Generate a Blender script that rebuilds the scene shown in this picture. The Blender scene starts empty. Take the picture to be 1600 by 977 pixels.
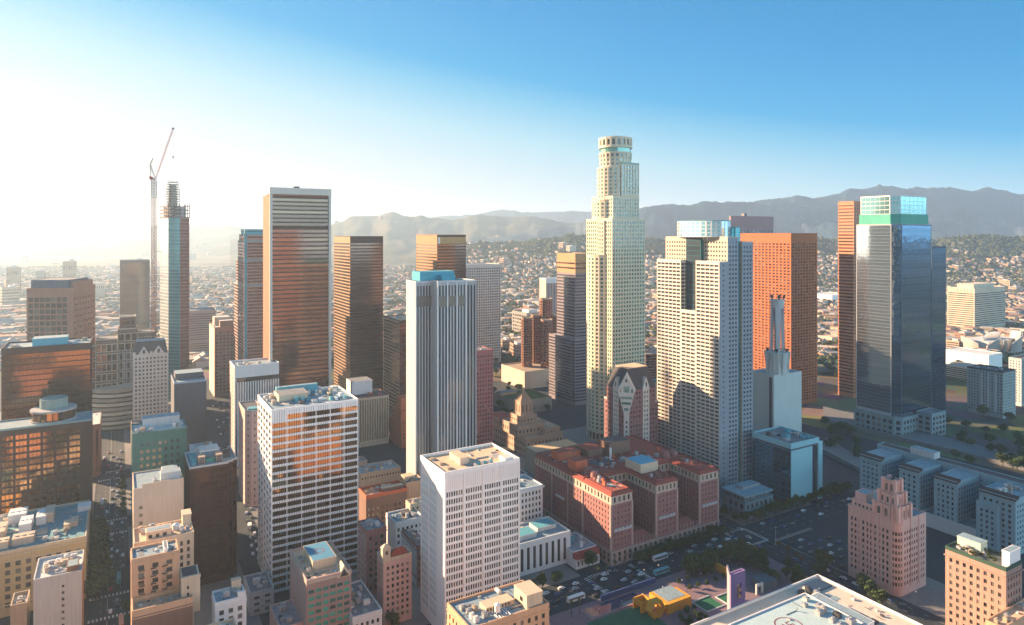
import bpy, bmesh, math, random
from mathutils import Vector, Matrix, noise as mnoise
rnd = random.Random(11)
scene = bpy.context.scene
COL = scene.collection
# ------------------------------------------------------------------ camera, world, sun, exposure
F, H, CX, HY = 1056.0, 210.0, 800.0, 368.0      # focal length in photo pixels, camera height, principal column, horizon row
cam = bpy.data.cameras.new('camera'); camo = bpy.data.objects.new('camera', cam); COL.objects.link(camo)
cam.sensor_fit = 'HORIZONTAL'; cam.sensor_width = 36.0; cam.lens = 36.0 * F / 1600.0
cam.shift_x = 0.0; cam.shift_y = -(488.5 - HY) / 1600.0
cam.clip_start = 1.0; cam.clip_end = 90000.0
camo.location = (0, 0, H); camo.rotation_euler = (math.radians(90), 0, 0)
scene.camera = camo

SKY_GAIN = 1.72
BACK_FILL = (2.9, 4.8, 5.9, 1)
SUN_EL, SUN_AZ = math.radians(17.0), math.radians(-67.0)     # azimuth clockwise from the viewing direction (+Y)
sd = Vector((math.sin(SUN_AZ) * math.cos(SUN_EL), math.cos(SUN_AZ) * math.cos(SUN_EL), math.sin(SUN_EL)))
sun = bpy.data.lights.new('sun', 'SUN'); suno = bpy.data.objects.new('sun', sun); COL.objects.link(suno)
sun.energy = 5.0; sun.angle = math.radians(0.6); sun.color = (1.0, 0.68, 0.42)
suno.rotation_euler = (-sd).to_track_quat('-Z', 'Y').to_euler()
suno.location = (-300, 200, 400)

world = bpy.data.worlds.new('World'); scene.world = world; world.use_nodes = True
nt = world.node_tree; nt.nodes.clear()
def N(t, **k):
    n = nt.nodes.new(t)
    for a, b in k.items(): setattr(n, a, b)
    return n
tc = N('ShaderNodeTexCoord'); mp = N('ShaderNodeMapping'); mp.inputs['Scale'].default_value = (1, 1, 1.9)
sky = N('ShaderNodeTexSky', sky_type='NISHITA'); sky.sun_disc = False
sky.sun_elevation = SUN_EL; sky.sun_rotation = SUN_AZ
sky.altitude = 200; sky.air_density = 1.0; sky.dust_density = 1.6; sky.ozone_density = 2.2
hs = N('ShaderNodeHueSaturation'); hs.inputs['Saturation'].default_value = 1.2; hs.inputs['Value'].default_value = 0.4
# the graded evening sky: white over the sun's side, a clear azure band climbing to the right
gen = N('ShaderNodeVectorMath', operation='NORMALIZE'); dt = N('ShaderNodeVectorMath', operation='DOT_PRODUCT'); dt.inputs[1].default_value = (.182, 0, 1.0)
sh = N('ShaderNodeMath', operation='ADD'); sh.inputs[1].default_value = .2
rp = N('ShaderNodeValToRGB'); el = rp.color_ramp.elements
SKYRAMP = ((.06, (.46, .44, .42)), (.22, (.56, .56, .56)), (.28, (.52, .64, .70)), (.34, (.36, .63, .76)), (.395, (.13, .49, .74)), (.43, (.0, .37, .72)), (.52, (.0, .30, .67)), (.64, (.0, .23, .50)), (1.0, (.0, .16, .38)))
el[0].position, el[0].color = SKYRAMP[0][0], (*SKYRAMP[0][1], 1); el[1].position, el[1].color = SKYRAMP[-1][0], (*SKYRAMP[-1][1], 1)
for q, c in SKYRAMP[1:-1]: k = el.new(q); k.color = (*c, 1)
sc_ = N('ShaderNodeVectorMath', operation='SCALE'); sc_.inputs['Scale'].default_value = SKY_GAIN
mxs = N('ShaderNodeMix', data_type='RGBA'); mxs.inputs['Factor'].default_value = .96
bg = N('ShaderNodeBackground'); bg.inputs['Strength'].default_value = 0.15
wo = N('ShaderNodeOutputWorld'); LK = nt.links.new
LK(tc.outputs['Generated'], mp.inputs['Vector']); LK(mp.outputs['Vector'], sky.inputs['Vector']); LK(sky.outputs['Color'], hs.inputs['Color'])
LK(tc.outputs['Generated'], gen.inputs[0]); LK(gen.outputs['Vector'], dt.inputs[0]); LK(dt.outputs['Value'], sh.inputs[0]); LK(sh.outputs[0], rp.inputs[0])
# a bright fill band added low opposite the sun, fading to the deep zenith
d2 = N('ShaderNodeVectorMath', operation='DOT_PRODUCT'); d2.inputs[1].default_value = (math.sin(SUN_AZ), math.cos(SUN_AZ), 0)
mr = N('ShaderNodeMapRange'); mr.inputs['From Min'].default_value = -.38; mr.inputs['From Max'].default_value = -.75
sx = N('ShaderNodeSeparateXYZ'); LK(gen.outputs['Vector'], sx.inputs[0])
mz = N('ShaderNodeMapRange'); mz.inputs['From Min'].default_value = .40; mz.inputs['From Max'].default_value = .12; LK(sx.outputs['Z'], mz.inputs['Value'])
LK(gen.outputs['Vector'], d2.inputs[0]); LK(d2.outputs['Value'], mr.inputs['Value'])
mb_ = N('ShaderNodeMath', operation='MULTIPLY'); LK(mr.outputs[0], mb_.inputs[0]); LK(mz.outputs[0], mb_.inputs[1])
ml = N('ShaderNodeMix', data_type='RGBA'); LK(mb_.outputs[0], ml.inputs['Factor']); LK(rp.outputs[0], ml.inputs[6]); ml.inputs[7].default_value = BACK_FILL
LK(ml.outputs[2], sc_.inputs[0]); LK(hs.outputs['Color'], mxs.inputs[6]); LK(sc_.outputs[0], mxs.inputs[7]); LK(mxs.outputs[2], bg.inputs['Color'])
LK(bg.outputs['Background'], wo.inputs['Surface'])

HAZE_DENSITY, HAZE_COLOR, HAZE_ANI = 0.80e-4, (.60, .80, 1.0, 1), .38
vs = scene.view_settings
vs.view_transform = 'Standard'; vs.look = 'None'; vs.exposure = 2.1; vs.gamma = 1.0; vs.use_curve_mapping = False
scene.cycles.use_denoising = True
scene.cycles.max_bounces = 6; scene.cycles.diffuse_bounces = 3; scene.cycles.glossy_bounces = 3
scene.cycles.transmission_bounces = 2; scene.cycles.volume_bounces = 3; scene.cycles.transparent_max_bounces = 4
scene.cycles.sample_clamp_indirect = 6.0

# ------------------------------------------------------------------ materials
MATS = {}
def mat(name, col, rough=0.85, metal=0.0, var=0.18, scale=0.12, spec=0.4, kind='wall', col2=None, bump=0.0, bscale=4.0):
    if name in MATS: return MATS[name]
    m = bpy.data.materials.new(name); m.use_nodes = True; t = m.node_tree
    p = t.nodes['Principled BSDF']; p.inputs['Roughness'].default_value = rough; p.inputs['Metallic'].default_value = metal
    p.inputs['Specular IOR Level'].default_value = spec
    L = t.links.new
    def nn(ty, **k):
        n = t.nodes.new(ty)
        for a, b in k.items(): setattr(n, a, b)
        return n
    co = nn('ShaderNodeTexCoord')
    if kind == 'wall':
        n1 = nn('ShaderNodeTexNoise'); n1.inputs['Scale'].default_value = scale; n1.inputs['Detail'].default_value = 6; n1.inputs['Roughness'].default_value = 0.65
        mpn = nn('ShaderNodeMapping'); mpn.inputs['Scale'].default_value = (1, 1, 0.35)
        L(co.outputs['Object'], mpn.inputs['Vector']); L(mpn.outputs['Vector'], n1.inputs['Vector'])
        mx = nn('ShaderNodeMix', data_type='RGBA'); L(n1.outputs['Fac'], mx.inputs['Factor'])
        c2 = col2 if col2 else tuple(c * (1 + var) for c in col)
        mx.inputs[6].default_value = (*[c * (1 - var * 1.3) for c in col], 1); mx.inputs[7].default_value = (*[min(1, c) for c in c2], 1)
        # weather streaks and patched areas at a second scale
        n3 = nn('ShaderNodeTexNoise'); n3.inputs['Scale'].default_value = 1.1; n3.inputs['Detail'].default_value = 4
        mp3 = nn('ShaderNodeMapping'); mp3.inputs['Scale'].default_value = (1, 1, .06); L(co.outputs['Object'], mp3.inputs['Vector']); L(mp3.outputs['Vector'], n3.inputs['Vector'])
        r3n = nn('ShaderNodeMapRange'); r3n.inputs['From Min'].default_value = .35; r3n.inputs['From Max'].default_value = .65; r3n.inputs['To Min'].default_value = 1 - var * .9; r3n.inputs['To Max'].default_value = 1.0
        L(n3.outputs['Fac'], r3n.inputs['Value'])
        ms = nn('ShaderNodeVectorMath', operation='SCALE'); L(mx.outputs[2], ms.inputs[0]); L(r3n.outputs[0], ms.inputs['Scale'])
        L(ms.outputs[0], p.inputs['Base Color'])
        if bump:
            n2 = nn('ShaderNodeTexNoise'); n2.inputs['Scale'].default_value = bscale; L(co.outputs['Object'], n2.inputs['Vector'])
            b = nn('ShaderNodeBump'); b.inputs['Strength'].default_value = bump; b.inputs['Distance'].default_value = 0.3
            L(n2.outputs['Fac'], b.inputs['Height']); L(b.outputs['Normal'], p.inputs['Normal'])
    elif kind == 'glass':       # random tint per pane, slightly wavy surface
        ge = nn('ShaderNodeNewGeometry'); oi = nn('ShaderNodeObjectInfo')
        ad = nn('ShaderNodeMath', operation='ADD'); L(ge.outputs['Random Per Island'], ad.inputs[0]); L(oi.outputs['Random'], ad.inputs[1])
        fr = nn('ShaderNodeMath', operation='FRACT'); L(ad.outputs[0], fr.inputs[0])
        rp = nn('ShaderNodeValToRGB'); rp.color_ramp.interpolation = 'LINEAR'
        c2 = col2 if col2 else tuple(min(1, c * 1.6 + 0.015) for c in col)
        e = rp.color_ramp.elements; e[0].position = 0.0; e[0].color = (*col, 1); e[1].position = 1.0; e[1].color = (*c2, 1)
        k = e.new(1 - var); k.color = (*[(a * .7 + b * .3) for a, b in zip(col, c2)], 1)
        L(fr.outputs[0], rp.inputs[0]); L(rp.outputs[0], p.inputs['Base Color'])
        n2 = nn('ShaderNodeTexNoise'); n2.inputs['Scale'].default_value = bscale; n2.inputs['Detail'].default_value = 3
        ap = nn('ShaderNodeVectorMath', operation='ADD')
        L(co.outputs['Object'], ap.inputs[0]) ; L(ge.outputs['Position'], ap.inputs[1])
        L(ge.outputs['Position'], n2.inputs['Vector'])
        b = nn('ShaderNodeBump'); b.inputs['Strength'].default_value = bump; b.inputs['Distance'].default_value = 0.2
        L(n2.outputs['Fac'], b.inputs['Height']); L(b.outputs['Normal'], p.inputs['Normal'])
    MATS[name] = m; return m

def wallm(name, c, var=.14, **k): return mat(name, c, var=var, **k)
def glassm(name, c, c2=None, metal=0.0, rough=.06, ior=2.0, var=.25, bump=.12, bscale=.35):
    m = mat(name, c, rough=rough, metal=metal, kind='glass', col2=c2, var=var, bump=bump, bscale=bscale, spec=.5)
    m.node_tree.nodes['Principled BSDF'].inputs['IOR'].default_value = ior
    return m
WHITE = wallm('white_concrete', (.86, .81, .77), var=.06)
WHITE2 = wallm('white_panel', (.70, .70, .69), var=.08)
CREAM = wallm('cream_stone', (.62, .50, .36))
PALE = wallm('pale_granite', (.50, .47, .42), var=.1)
PEACH = wallm('peach_stucco', (.62, .38, .23))
PINK = wallm('pink_terracotta', (.62, .39, .34))
BEIGE = wallm('beige_stucco', (.56, .45, .35))
TAN = wallm('tan_stone', (.40, .31, .23))
GREY = wallm('grey_concrete', (.36, .36, .36))
LGREY = wallm('light_grey_concrete', (.52, .53, .53))
DGREY = wallm('dark_grey_cladding', (.09, .09, .105))
BRICK = wallm('red_brick', (.27, .115, .085), var=.25, scale=.5)
DBRICK = wallm('rose_brick', (.31, .145, .135), var=.2, scale=.5)
BROWN = wallm('brown_granite', (.22, .125, .09))
DBROWN = wallm('dark_brown_cladding', (.075, .042, .033))
REDGRAN = wallm('red_granite', (.42, .155, .075), var=.1)
ROSEGRAN = wallm('rose_granite', (.34, .17, .115), var=.12)
TEALP = wallm('teal_paint', (.10, .36, .42))
GREENW = wallm('green_tile', (.055, .16, .145))
ROOFT = wallm('blue_grey_roof', (.27, .37, .42), var=.3, scale=.25)
ROOFW = wallm('white_roof', (.62, .60, .57), var=.18, scale=.25)
ROOFG = wallm('grey_roof', (.24, .25, .26), var=.35, scale=.3)
ROOFP = wallm('peach_roof', (.74, .50, .33), var=.18, scale=.2)
ROOFR = wallm('red_tile_roof', (.35, .075, .05), var=.3, scale=.5)
ROOFD = wallm('dark_slate_roof', (.085, .075, .08), var=.25)
ORANGE = wallm('orange_stucco', (.52, .13, .06))
METAL = mat('galvanised_metal', (.50, .51, .52), rough=.45, metal=.6, var=.25, scale=.8)
DMETAL = mat('dark_steel', (.10, .10, .105), rough=.5, metal=.4, var=.3, scale=.8)
REDST = mat('red_painted_steel', (.42, .06, .05), rough=.5, var=.2)
G_DARK = glassm('dark_window_glass', (.012, .015, .020), (.24, .21, .18), var=.24, ior=1.65)
G_BLACK = glassm('black_window_glass', (.008, .010, .014), (.20, .18, .15), var=.26, ior=1.55)
G_GREY = glassm('grey_window_glass', (.05, .056, .06), (.22, .21, .2), var=.35)
G_BRONZE = glassm('bronze_glass', (.16, .08, .045), (.27, .15, .085), metal=.75, rough=.07, var=.4)
G_DBRONZE = glassm('dark_bronze_glass', (.13, .055, .035), (.20, .095, .055), metal=.7, rough=.08, var=.4)
G_GOLD = glassm('gold_glass', (.26, .155, .08), (.36, .22, .12), metal=.8, rough=.06, var=.4)
G_TEAL = glassm('teal_glass', (.06, .27, .29), (.10, .38, .38), metal=.55, rough=.08, var=.4)
G_GREEN = glassm('green_glass', (.05, .36, .27), (.08, .45, .34), metal=.3, rough=.12, var=.4)
G_SILVER = glassm('sky_silver_glass', (.58, .61, .64), (.68, .71, .74), metal=.95, rough=.06, var=.5, bump=.12, bscale=.18)  # base raised to stand in for reflected bright sky
G_SLATE = glassm('slate_glass', (.07, .085, .11), (.11, .13, .16), metal=.5, rough=.06, var=.4)
G_BLIND = glassm('green_blind_window', (.06, .42, .30), (.03, .05, .05), rough=.15, var=.5)

# ------------------------------------------------------------------ mesh builder and object helpers
class MB:
    def __init__(s): s.v = []; s.f = []; s.sm = False
    def quad(s, *p):
        b = len(s.v); s.v += [tuple(q) for q in p]; s.f.append(tuple(range(b, b + len(p))))
    def hexa(s, lo, hi):            # two rings of points (bottom ccw, top ccw)
        n = len(lo); b = len(s.v); s.v += [tuple(p) for p in lo] + [tuple(p) for p in hi]
        s.f.append(tuple(range(b + n - 1, b - 1, -1))); s.f.append(tuple(range(b + n, b + 2 * n)))
        for i in range(n):
            j = (i + 1) % n; s.f.append((b + i, b + j, b + n + j, b + n + i))
    def box(s, x0, y0, z0, x1, y1, z1):
        r = [(x0, y0), (x1, y0), (x1, y1), (x0, y1)]
        s.hexa([(*p, z0) for p in r], [(*p, z1) for p in r])
    def prism(s, poly, z0, z1): s.hexa([(p[0], p[1], z0) for p in poly], [(p[0], p[1], z1) for p in poly])
    def frustum(s, p0, z0, p1, z1): s.hexa([(p[0], p[1], z0) for p in p0], [(p[0], p[1], z1) for p in p1])
    def cyl(s, x, y, z0, z1, r, r2=None, n=12):
        r2 = r if r2 is None else r2
        s.frustum(circ(x, y, r, n), z0, circ(x, y, r2, n), z1)
    def obox(s, p, d, u0, u1, i0, i1, z0, z1):      # oriented box on an edge: u along d, i inward (left of d)
        nx, ny = -d[1], d[0]
        r = [(p[0] + d[0] * u + nx * i, p[1] + d[1] * u + ny * i) for u, i in ((u0, i0), (u1, i0), (u1, i1), (u0, i1))]
        s.hexa([(*q, z0) for q in r], [(*q, z1) for q in r])
    def bar(s, a, b, r, n=4):
        a = Vector(a); b = Vector(b); d = (b - a)
        if d.length < 1e-6: return
        q = d.to_track_quat('Z', 'Y'); k = [q @ Vector((r * math.cos(2 * math.pi * (i + .5) / n), r * math.sin(2 * math.pi * (i + .5) / n), 0)) for i in range(n)]
        s.hexa([a + o for o in k], [b + o for o in k])
    def mesh(s, name, m, smooth=False):
        me = bpy.data.meshes.new(name); me.from_pydata(s.v, [], s.f)
        for x in (m if isinstance(m, (list, tuple)) else [m]): me.materials.append(x)
        if smooth:
            for p in me.polygons: p.use_smooth = True
        me.update(); return me
    def build(s, name, m, parent=None, smooth=False, loc=None):
        o = bpy.data.objects.new(name, s.mesh(name, m, smooth)); COL.objects.link(o)
        if parent: o.parent = parent
        if loc: o.location = loc
        return o
def circ(x, y, r, n=24, a0=0.0, ry=None):
    ry = r if ry is None else ry
    return [(x + r * math.cos(a0 + 2 * math.pi * i / n), y + ry * math.sin(a0 + 2 * math.pi * i / n)) for i in range(n)]
def rect(x0, y0, x1, y1): return [(x0, y0), (x1, y0), (x1, y1), (x0, y1)]
def inset(poly, t):
    n = len(poly); out = []
    for i in range(n):
        a, b, c = Vector(poly[i - 1]), Vector(poly[i]), Vector(poly[(i + 1) % n])
        d1, d2 = (b - a).normalized(), (c - b).normalized()
        n1, n2 = Vector((-d1.y, d1.x)), Vector((-d2.y, d2.x))
        k = 1 + n1.dot(n2)
        o = (n1 + n2) * (t / k) if k > .15 else n1 * t
        out.append((b.x + o.x, b.y + o.y))
    return out
def tag(o, label=None, cat=None, group=None, kind=None):
    if label: o['label'] = label
    if cat: o['category'] = cat
    if group: o['group'] = group
    if kind: o['kind'] = kind
    return o
def empty(name, loc=(0, 0, 0), rz=0.0):
    o = bpy.data.objects.new(name, None); COL.objects.link(o); o.empty_display_size = .5
    o.location = loc; o.rotation_euler = (0, 0, rz); return o
def gp(x, y, z=0.0):                    # the ground point that a photo pixel shows
    D = F * (H - z) / (y - HY); return Vector(((x - CX) / F * D, D, z))

PHI = math.radians(30.34)               # the street grid's turn against the view
GA = Vector((math.cos(PHI), math.sin(PHI))); GB = Vector((-math.sin(PHI), math.cos(PHI)))
def gw(a, b): return (a * GA.x + b * GB.x, a * GA.y + b * GB.y)
FOOT = []
PANES = {}
def pane_mesh(m):
    if m.name not in PANES:
        b = MB(); b.box(0, 0, 0, 1, 1, 1); PANES[m.name] = b.mesh('window', m)
    return PANES[m.name]
class St:                               # a facade style
    def __init__(s, cw, fh, fu, fz, wm, gm, mu=.6, mb=.5, mt=.6, t=.45, mull=0, name='window', mm=None, nz=None, nu=None, skip=None):
        s.__dict__.update(locals()); del s.__dict__['s']
    def but(s, **k):
        c = St.__new__(St); c.__dict__.update(s.__dict__); c.__dict__.update(k); return c
class Bld:
    def __init__(s, name, label, cat, xn=None, yt=None, D=None, xl=None, xr=None, phi=PHI, w=None, d=None, h=None, P=None, group=None, east=False):
        s.A = Vector((math.cos(phi), math.sin(phi))); s.B = Vector((-math.sin(phi), math.cos(phi))); s.phi = phi
        if P is None:
            t = (xn - CX) / F; P = Vector((t * D, D))
        P = Vector(P)
        s.h = h if h is not None else H - D * (yt - HY) / F
        def along(px, V):
            t = (px - CX) / F; return (t * P.y - P.x) / (V.x - t * V.y)
        s.w, s.d = w, d
        if east:
            if s.w is None: s.w = -along(xl, s.A)
            if s.d is None: s.d = along(xr, s.B)
            P = P - s.A * s.w
        else:
            if s.w is None and xr is not None: s.w = along(xr, s.A)
            if s.d is None and xl is not None: s.d = along(xl, s.B)
        s.P = P
        s.root = empty(name, (P.x, P.y, 0), phi); tag(s.root, label, cat, group)
        s.name = name; s.parts = {}; s.wins = []; s.east = east; s.label = label
        if s.w and s.d: FOOT.append((name + ':' + label[:30], [tuple(P + s.A * a + s.B * b) for a, b in ((0, 0), (s.w, 0), (s.w, s.d), (0, s.d))], s.h))
    def mb(s, part, m):
        k = (part, m.name)
        if k not in s.parts: s.parts[k] = (part, m, MB())
        return s.parts[k][2]
    def one(s, part, m, mb, smooth=False, parent=None): return mb.build(part, m, parent or s.root, smooth)
    def seen(s, d):                     # does an edge of direction d face the camera
        nx, ny = d[1], -d[0]
        W = s.A * nx + s.B * ny
        return W.dot(-s.P.normalized()) > .05
    def facade(s, p, q, z0, z1, st, wm=None):
        p = Vector(p); q = Vector(q); L = (q - p).length
        if L < .05 or st is False: return
        d = (q - p) / L; e = .03
        if st is None or isinstance(st, bpy.types.Material):
            s.mb('wall', st or wm).obox(p, d, e, L - e, 0, .45, z0, z1); return
        W = s.mb('wall', st.wm)
        nu = st.nu or max(1, round((L - 2 * st.mu) / st.cw)); nz = st.nz or max(1, round((z1 - z0 - st.mb - st.mt) / st.fh))
        cu = (L - 2 * st.mu) / nu; cz = (z1 - z0 - st.mb - st.mt) / nz
        gu = cu * (1 - st.fu) / 2; gz = cz * (1 - st.fz) / 2
        us = [(st.mu + i * cu + gu, st.mu + (i + 1) * cu - gu) for i in range(nu)]
        zs = [(z0 + st.mb + j * cz + gz, z0 + st.mb + (j + 1) * cz - gz) for j in range(nz)]
        prev = e
        for a, b in us + [(L - e, None)]:
            if a - prev > .02: W.obox(p, d, prev, a, 0, st.t, z0, z1)
            prev = b
        prev = z0
        for a, b in zs + [(z1 - .02, None)]:
            if a - prev > .02: W.obox(p, d, e + .01, L - e - .01, .04, st.t, prev, a)
            prev = b
        if st.mull:
            for a, b in us:
                for k in range(1, st.mull):
                    u = a + (b - a) * k / st.mull
                    (s.mb('mullions', st.mm or st.wm)).obox(p, d, u - .09, u + .09, .02, st.t, z0 + .05, z1 - .05)
        vis = s.seen(d); rz = math.atan2(d.y, d.x); nx, ny = -d.y, d.x; i = st.t - .16
        for zi, (za, zb) in enumerate(zs):
            for ui, (a, b) in enumerate(us):
                if st.skip and st.skip(ui, zi, nu, nz):
                    W.obox(p, d, a - .05, b + .05, .06, st.t, za - .05, zb + .05); continue
                s.wins.append((vis, (b - a) * (zb - za), za, (p.x + d.x * a + nx * i, p.y + d.y * a + ny * i, za), rz, b - a, zb - za, st.gm, st.name))
    def block(s, poly, z0, z1, sts, wm, core=None, roof=ROOFG, par=1.0, parm=None, t=.45, parout=.06):
        """a storeyed block on a polygon (ccw); sts = one style or one per edge"""
        n = len(poly)
        if not isinstance(sts, (list, tuple)): sts = [sts] * n
        t = max([t] + [q.t for q in sts if isinstance(q, St)])
        s.mb('wall', core or wm).prism(inset(poly, t), z0, z1 - .05)
        for i in range(n): s.facade(poly[i], poly[(i + 1) % n], z0, z1, sts[i], wm)
        if roof:
            k = MB(); k.prism(inset(poly, .3), z1 - .04, z1 + .15); s.one('roof', roof, k)
        if par:
            pm = parm or wm; k = MB()
            for i in range(n):
                p = Vector(poly[i]); q = Vector(poly[(i + 1) % n]); L = (q - p).length; d = (q - p) / L
                k.obox(p, d, -parout + .0, L + parout - .5, -parout, .5, z1 - .25, z1 + par)
            s.one('parapet', pm, k)
    def rblock(s, x0, y0, x1, y1, z0, z1, R, Lf=None, E=None, K=None, wm=None, **k):
        s.block(rect(x0, y0, x1, y1), z0, z1, [R, E if E is not None else R, K if K is not None else R, Lf if Lf is not None else R], wm or (R.wm if isinstance(R, St) else R), **k)
    def unit(s, x, y, z, w, d, h, m=None, fans=1, name='rooftop_unit'):
        b = MB(); m = m or METAL
        b.box(x, y, z, x + w, y + d, z + h * .86); b.box(x - .12, y - .12, z + h * .86, x + w + .12, y + d + .12, z + h)
        for k in range(fans):
            cx = x + w * (k + .5) / fans; b.cyl(cx, y + d / 2, z + h, z + h + .35, min(w / fans, d) * .36, n=10)
        return s.one(name, m, b)
    def units(s, x0, y0, x1, y1, z, n, seed=1, big=4.0, mats=None):
        r = random.Random(seed); pl = []
        for _ in range(n * 6):
            if len(pl) >= n: break
            w, d, h = r.uniform(1.5, big), r.uniform(1.5, big), r.uniform(1.0, 2.6)
            x, y = r.uniform(x0 + 1, max(x0 + 1.1, x1 - 1 - w)), r.uniform(y0 + 1, max(y0 + 1.1, y1 - 1 - d))
            if any(x < a + c + .4 and x + w + .4 > a and y < b + e + .4 and y + d + .4 > b for a, b, c, e in pl): continue
            pl.append((x, y, w, d)); s.unit(x, y, z, w, d, h, r.choice(mats or [METAL, METAL, ROOFW, GREY, TAN]), r.choice((1, 1, 2)))
    def penthouse(s, x0, y0, x1, y1, z0, z1, m, roof=ROOFG, name='penthouse'):
        b = MB(); b.box(x0, y0, z0, x1, y1, z1); b.box(x0 - .15, y0 - .15, z1 - .1, x1 + .15, y1 + .15, z1 + .45)
        o = s.one(name, m, b)
        c = MB(); c.box(x0 + .3, y0 + .3, z1 + .44, x1 - .3, y1 - .3, z1 + .52); c.build('roof', roof, o); return o
    def belts(s, poly, zs, m, out=.28, th=.5):
        for z in zs:
            k = MB()
            for i in range(len(poly)):
                p = Vector(poly[i]); q = Vector(poly[(i + 1) % len(poly)]); L = (q - p).length
                if L > .2: k.obox(p, (q - p) / L, -out * .9, L - .02, -out, -.004, z, z + th)
            s.one('cornice', m, k)
    def clutter(s, x0, y0, x1, y1, z, n, seed=1):
        r = random.Random(seed)
        for i in range(n):
            x, y = r.uniform(x0, x1), r.uniform(y0, y1); k = r.randrange(5); b = MB()
            if k == 0: b.cyl(x, y, z, z + r.uniform(.5, 1.4), .22, n=7); b.cyl(x, y, z + .9, z + 1.1, .4, n=7); s.one('roof_vent', METAL, b)
            elif k == 1: b.box(x, y, z, x + r.uniform(.8, 1.6), y + r.uniform(.8, 1.6), z + r.uniform(.4, .9)); s.one('roof_hatch', r.choice([GREY, ROOFW, DMETAL]), b)
            elif k == 4:
                w, d = r.uniform(2, 7), r.uniform(2, 7); zq = z + .008 + .004 * (i % 9); b.quad((x, y, zq), (min(x1, x + w), y, zq), (min(x1, x + w), min(y1, y + d), zq), (x, min(y1, y + d), zq)); s.one('roof_patch', r.choice([ROOFG, ROOFT, BEIGE, GREY]), b)
            elif k == 2:
                L = r.uniform(2, 9); b.box(x, y, z + .1, min(x1, x + L), y + .16, z + .28); s.one('roof_pipe', r.choice([DMETAL, METAL]), b)
            else:
                L = r.uniform(2, 9); b.box(x, y, z + .1, x + .16, min(y1, y + L), z + .28); s.one('roof_pipe', r.choice([DMETAL, METAL]), b)
    def dish(s, x, y, z, r=1.2, m=None):
        b = MB(); b.cyl(x, y, z, z + 1.2, .12, n=6); b.frustum(circ(x, y, .15, 10), z + 1.1, circ(x, y, r, 10), z + 1.7); s.one('satellite_dish', m or WHITE, b)
    def mast(s, x, y, z, h, m=None):
        b = MB(); b.bar((x, y, z), (x, y, z + h), .12); b.bar((x - .8, y, z + h * .7), (x + .8, y, z + h * .7), .06); s.one('antenna', m or DMETAL, b)
    def ducts(s, x0, y0, x1, y1, z, n, seed=2):
        r = random.Random(seed)
        for _ in range(n):
            x, y = r.uniform(x0, x1), r.uniform(y0, y1); L = r.uniform(3, 8)
            b = MB()
            if r.random() < .5: b.box(x, y, z, min(x + L, x1), y + .6, z + .55)
            else: b.box(x, y, z, x + .6, min(y + L, y1), z + .55)
            s.one('duct', METAL, b)
    def done(s, cap=100):
        for part, m, b in s.parts.values(): b.build(part, m, s.root)
        s.wins.sort(key=lambda w: (-w[0], -round(w[1], 1), -w[2]))
        rest = {}
        for k, (vis, ar, z, loc, rz, du, dz, m, nm) in enumerate(s.wins):
            if vis and k < cap:
                o = bpy.data.objects.new(nm, pane_mesh(m)); COL.objects.link(o); o.parent = s.root
                o.location = loc; o.rotation_euler = (0, 0, rz); o.scale = (du, .12, dz)
            else:
                b = rest.setdefault((nm, m.name), (nm, m, MB()))[2]
                c, q = math.cos(rz), math.sin(rz)
                b.obox((loc[0], loc[1]), (c, q), 0, du, 0, .12, loc[2], loc[2] + dz)
        for nm, m, b in rest.values():
            o = b.build(nm, m, s.root); o['kind'] = 'stuff'
        return s
# ================================================================== the setting
def structure(o): o['kind'] = 'structure'; return o
ASPH = wallm('asphalt', (.032, .044, .056), var=.3, scale=.08)
PAVE = wallm('pavement_concrete', (.21, .20, .19), var=.2, scale=.15)
PAINT = wallm('road_paint', (.62, .62, .58), var=.2, scale=1.5)
# one sheet of ground out to the horizon: dry earth with streets' worth of grey
def ground_mat():
    m = bpy.data.materials.new('city_ground'); m.use_nodes = True; t = m.node_tree; p = t.nodes['Principled BSDF']; p.inputs['Roughness'].default_value = .95; p.inputs['Specular IOR Level'].default_value = .1
    co = t.nodes.new('ShaderNodeTexCoord')
    n1 = t.nodes.new('ShaderNodeTexNoise'); n1.inputs['Scale'].default_value = .0035; n1.inputs['Detail'].default_value = 8
    n2 = t.nodes.new('ShaderNodeTexVoronoi'); n2.inputs['Scale'].default_value = .022
    t.links.new(co.outputs['Object'], n1.inputs['Vector']); t.links.new(co.outputs['Object'], n2.inputs['Vector'])
    r1 = t.nodes.new('ShaderNodeValToRGB'); e = r1.color_ramp.elements; e[0].position = .38; e[0].color = (.085, .09, .05, 1); e[1].position = .6; e[1].color = (.23, .195, .15, 1)
    t.links.new(n1.outputs['Fac'], r1.inputs[0])
    mx = t.nodes.new('ShaderNodeMix'); mx.data_type = 'RGBA'; mx.blend_type = 'MULTIPLY'; mx.inputs['Factor'].default_value = .55
    t.links.new(r1.outputs[0], mx.inputs[6]); t.links.new(n2.outputs['Color'], mx.inputs[7]); t.links.new(mx.outputs[2], p.inputs['Base Color']); return m
m = MB(); S = 40000
m.quad((-S, -3000, 0), (S, -3000, 0), (S, 60000, 0), (-S, 60000, 0)); structure(m.build('ground', ground_mat()))
def sheet(name, pts, z, mt):
    m = MB(); m.quad(*[(p[0], p[1], z) for p in pts]); return structure(m.build(name, mt))
def strip(a0, b0, a1, b1): return [gw(a0, b0), gw(a1, b0), gw(a1, b1), gw(a0, b1)]
m = MB()                                  # asphalt of downtown: one sheet under the blocks
m.quad(*[(*gw(*q), .02) for q in ((-900, -1200), (900, -1200), (620, 760), (-150, 1250))]); structure(m.build('road_surface', ASPH))
BL = []                                   # raised pavement blocks with kerbs
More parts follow.
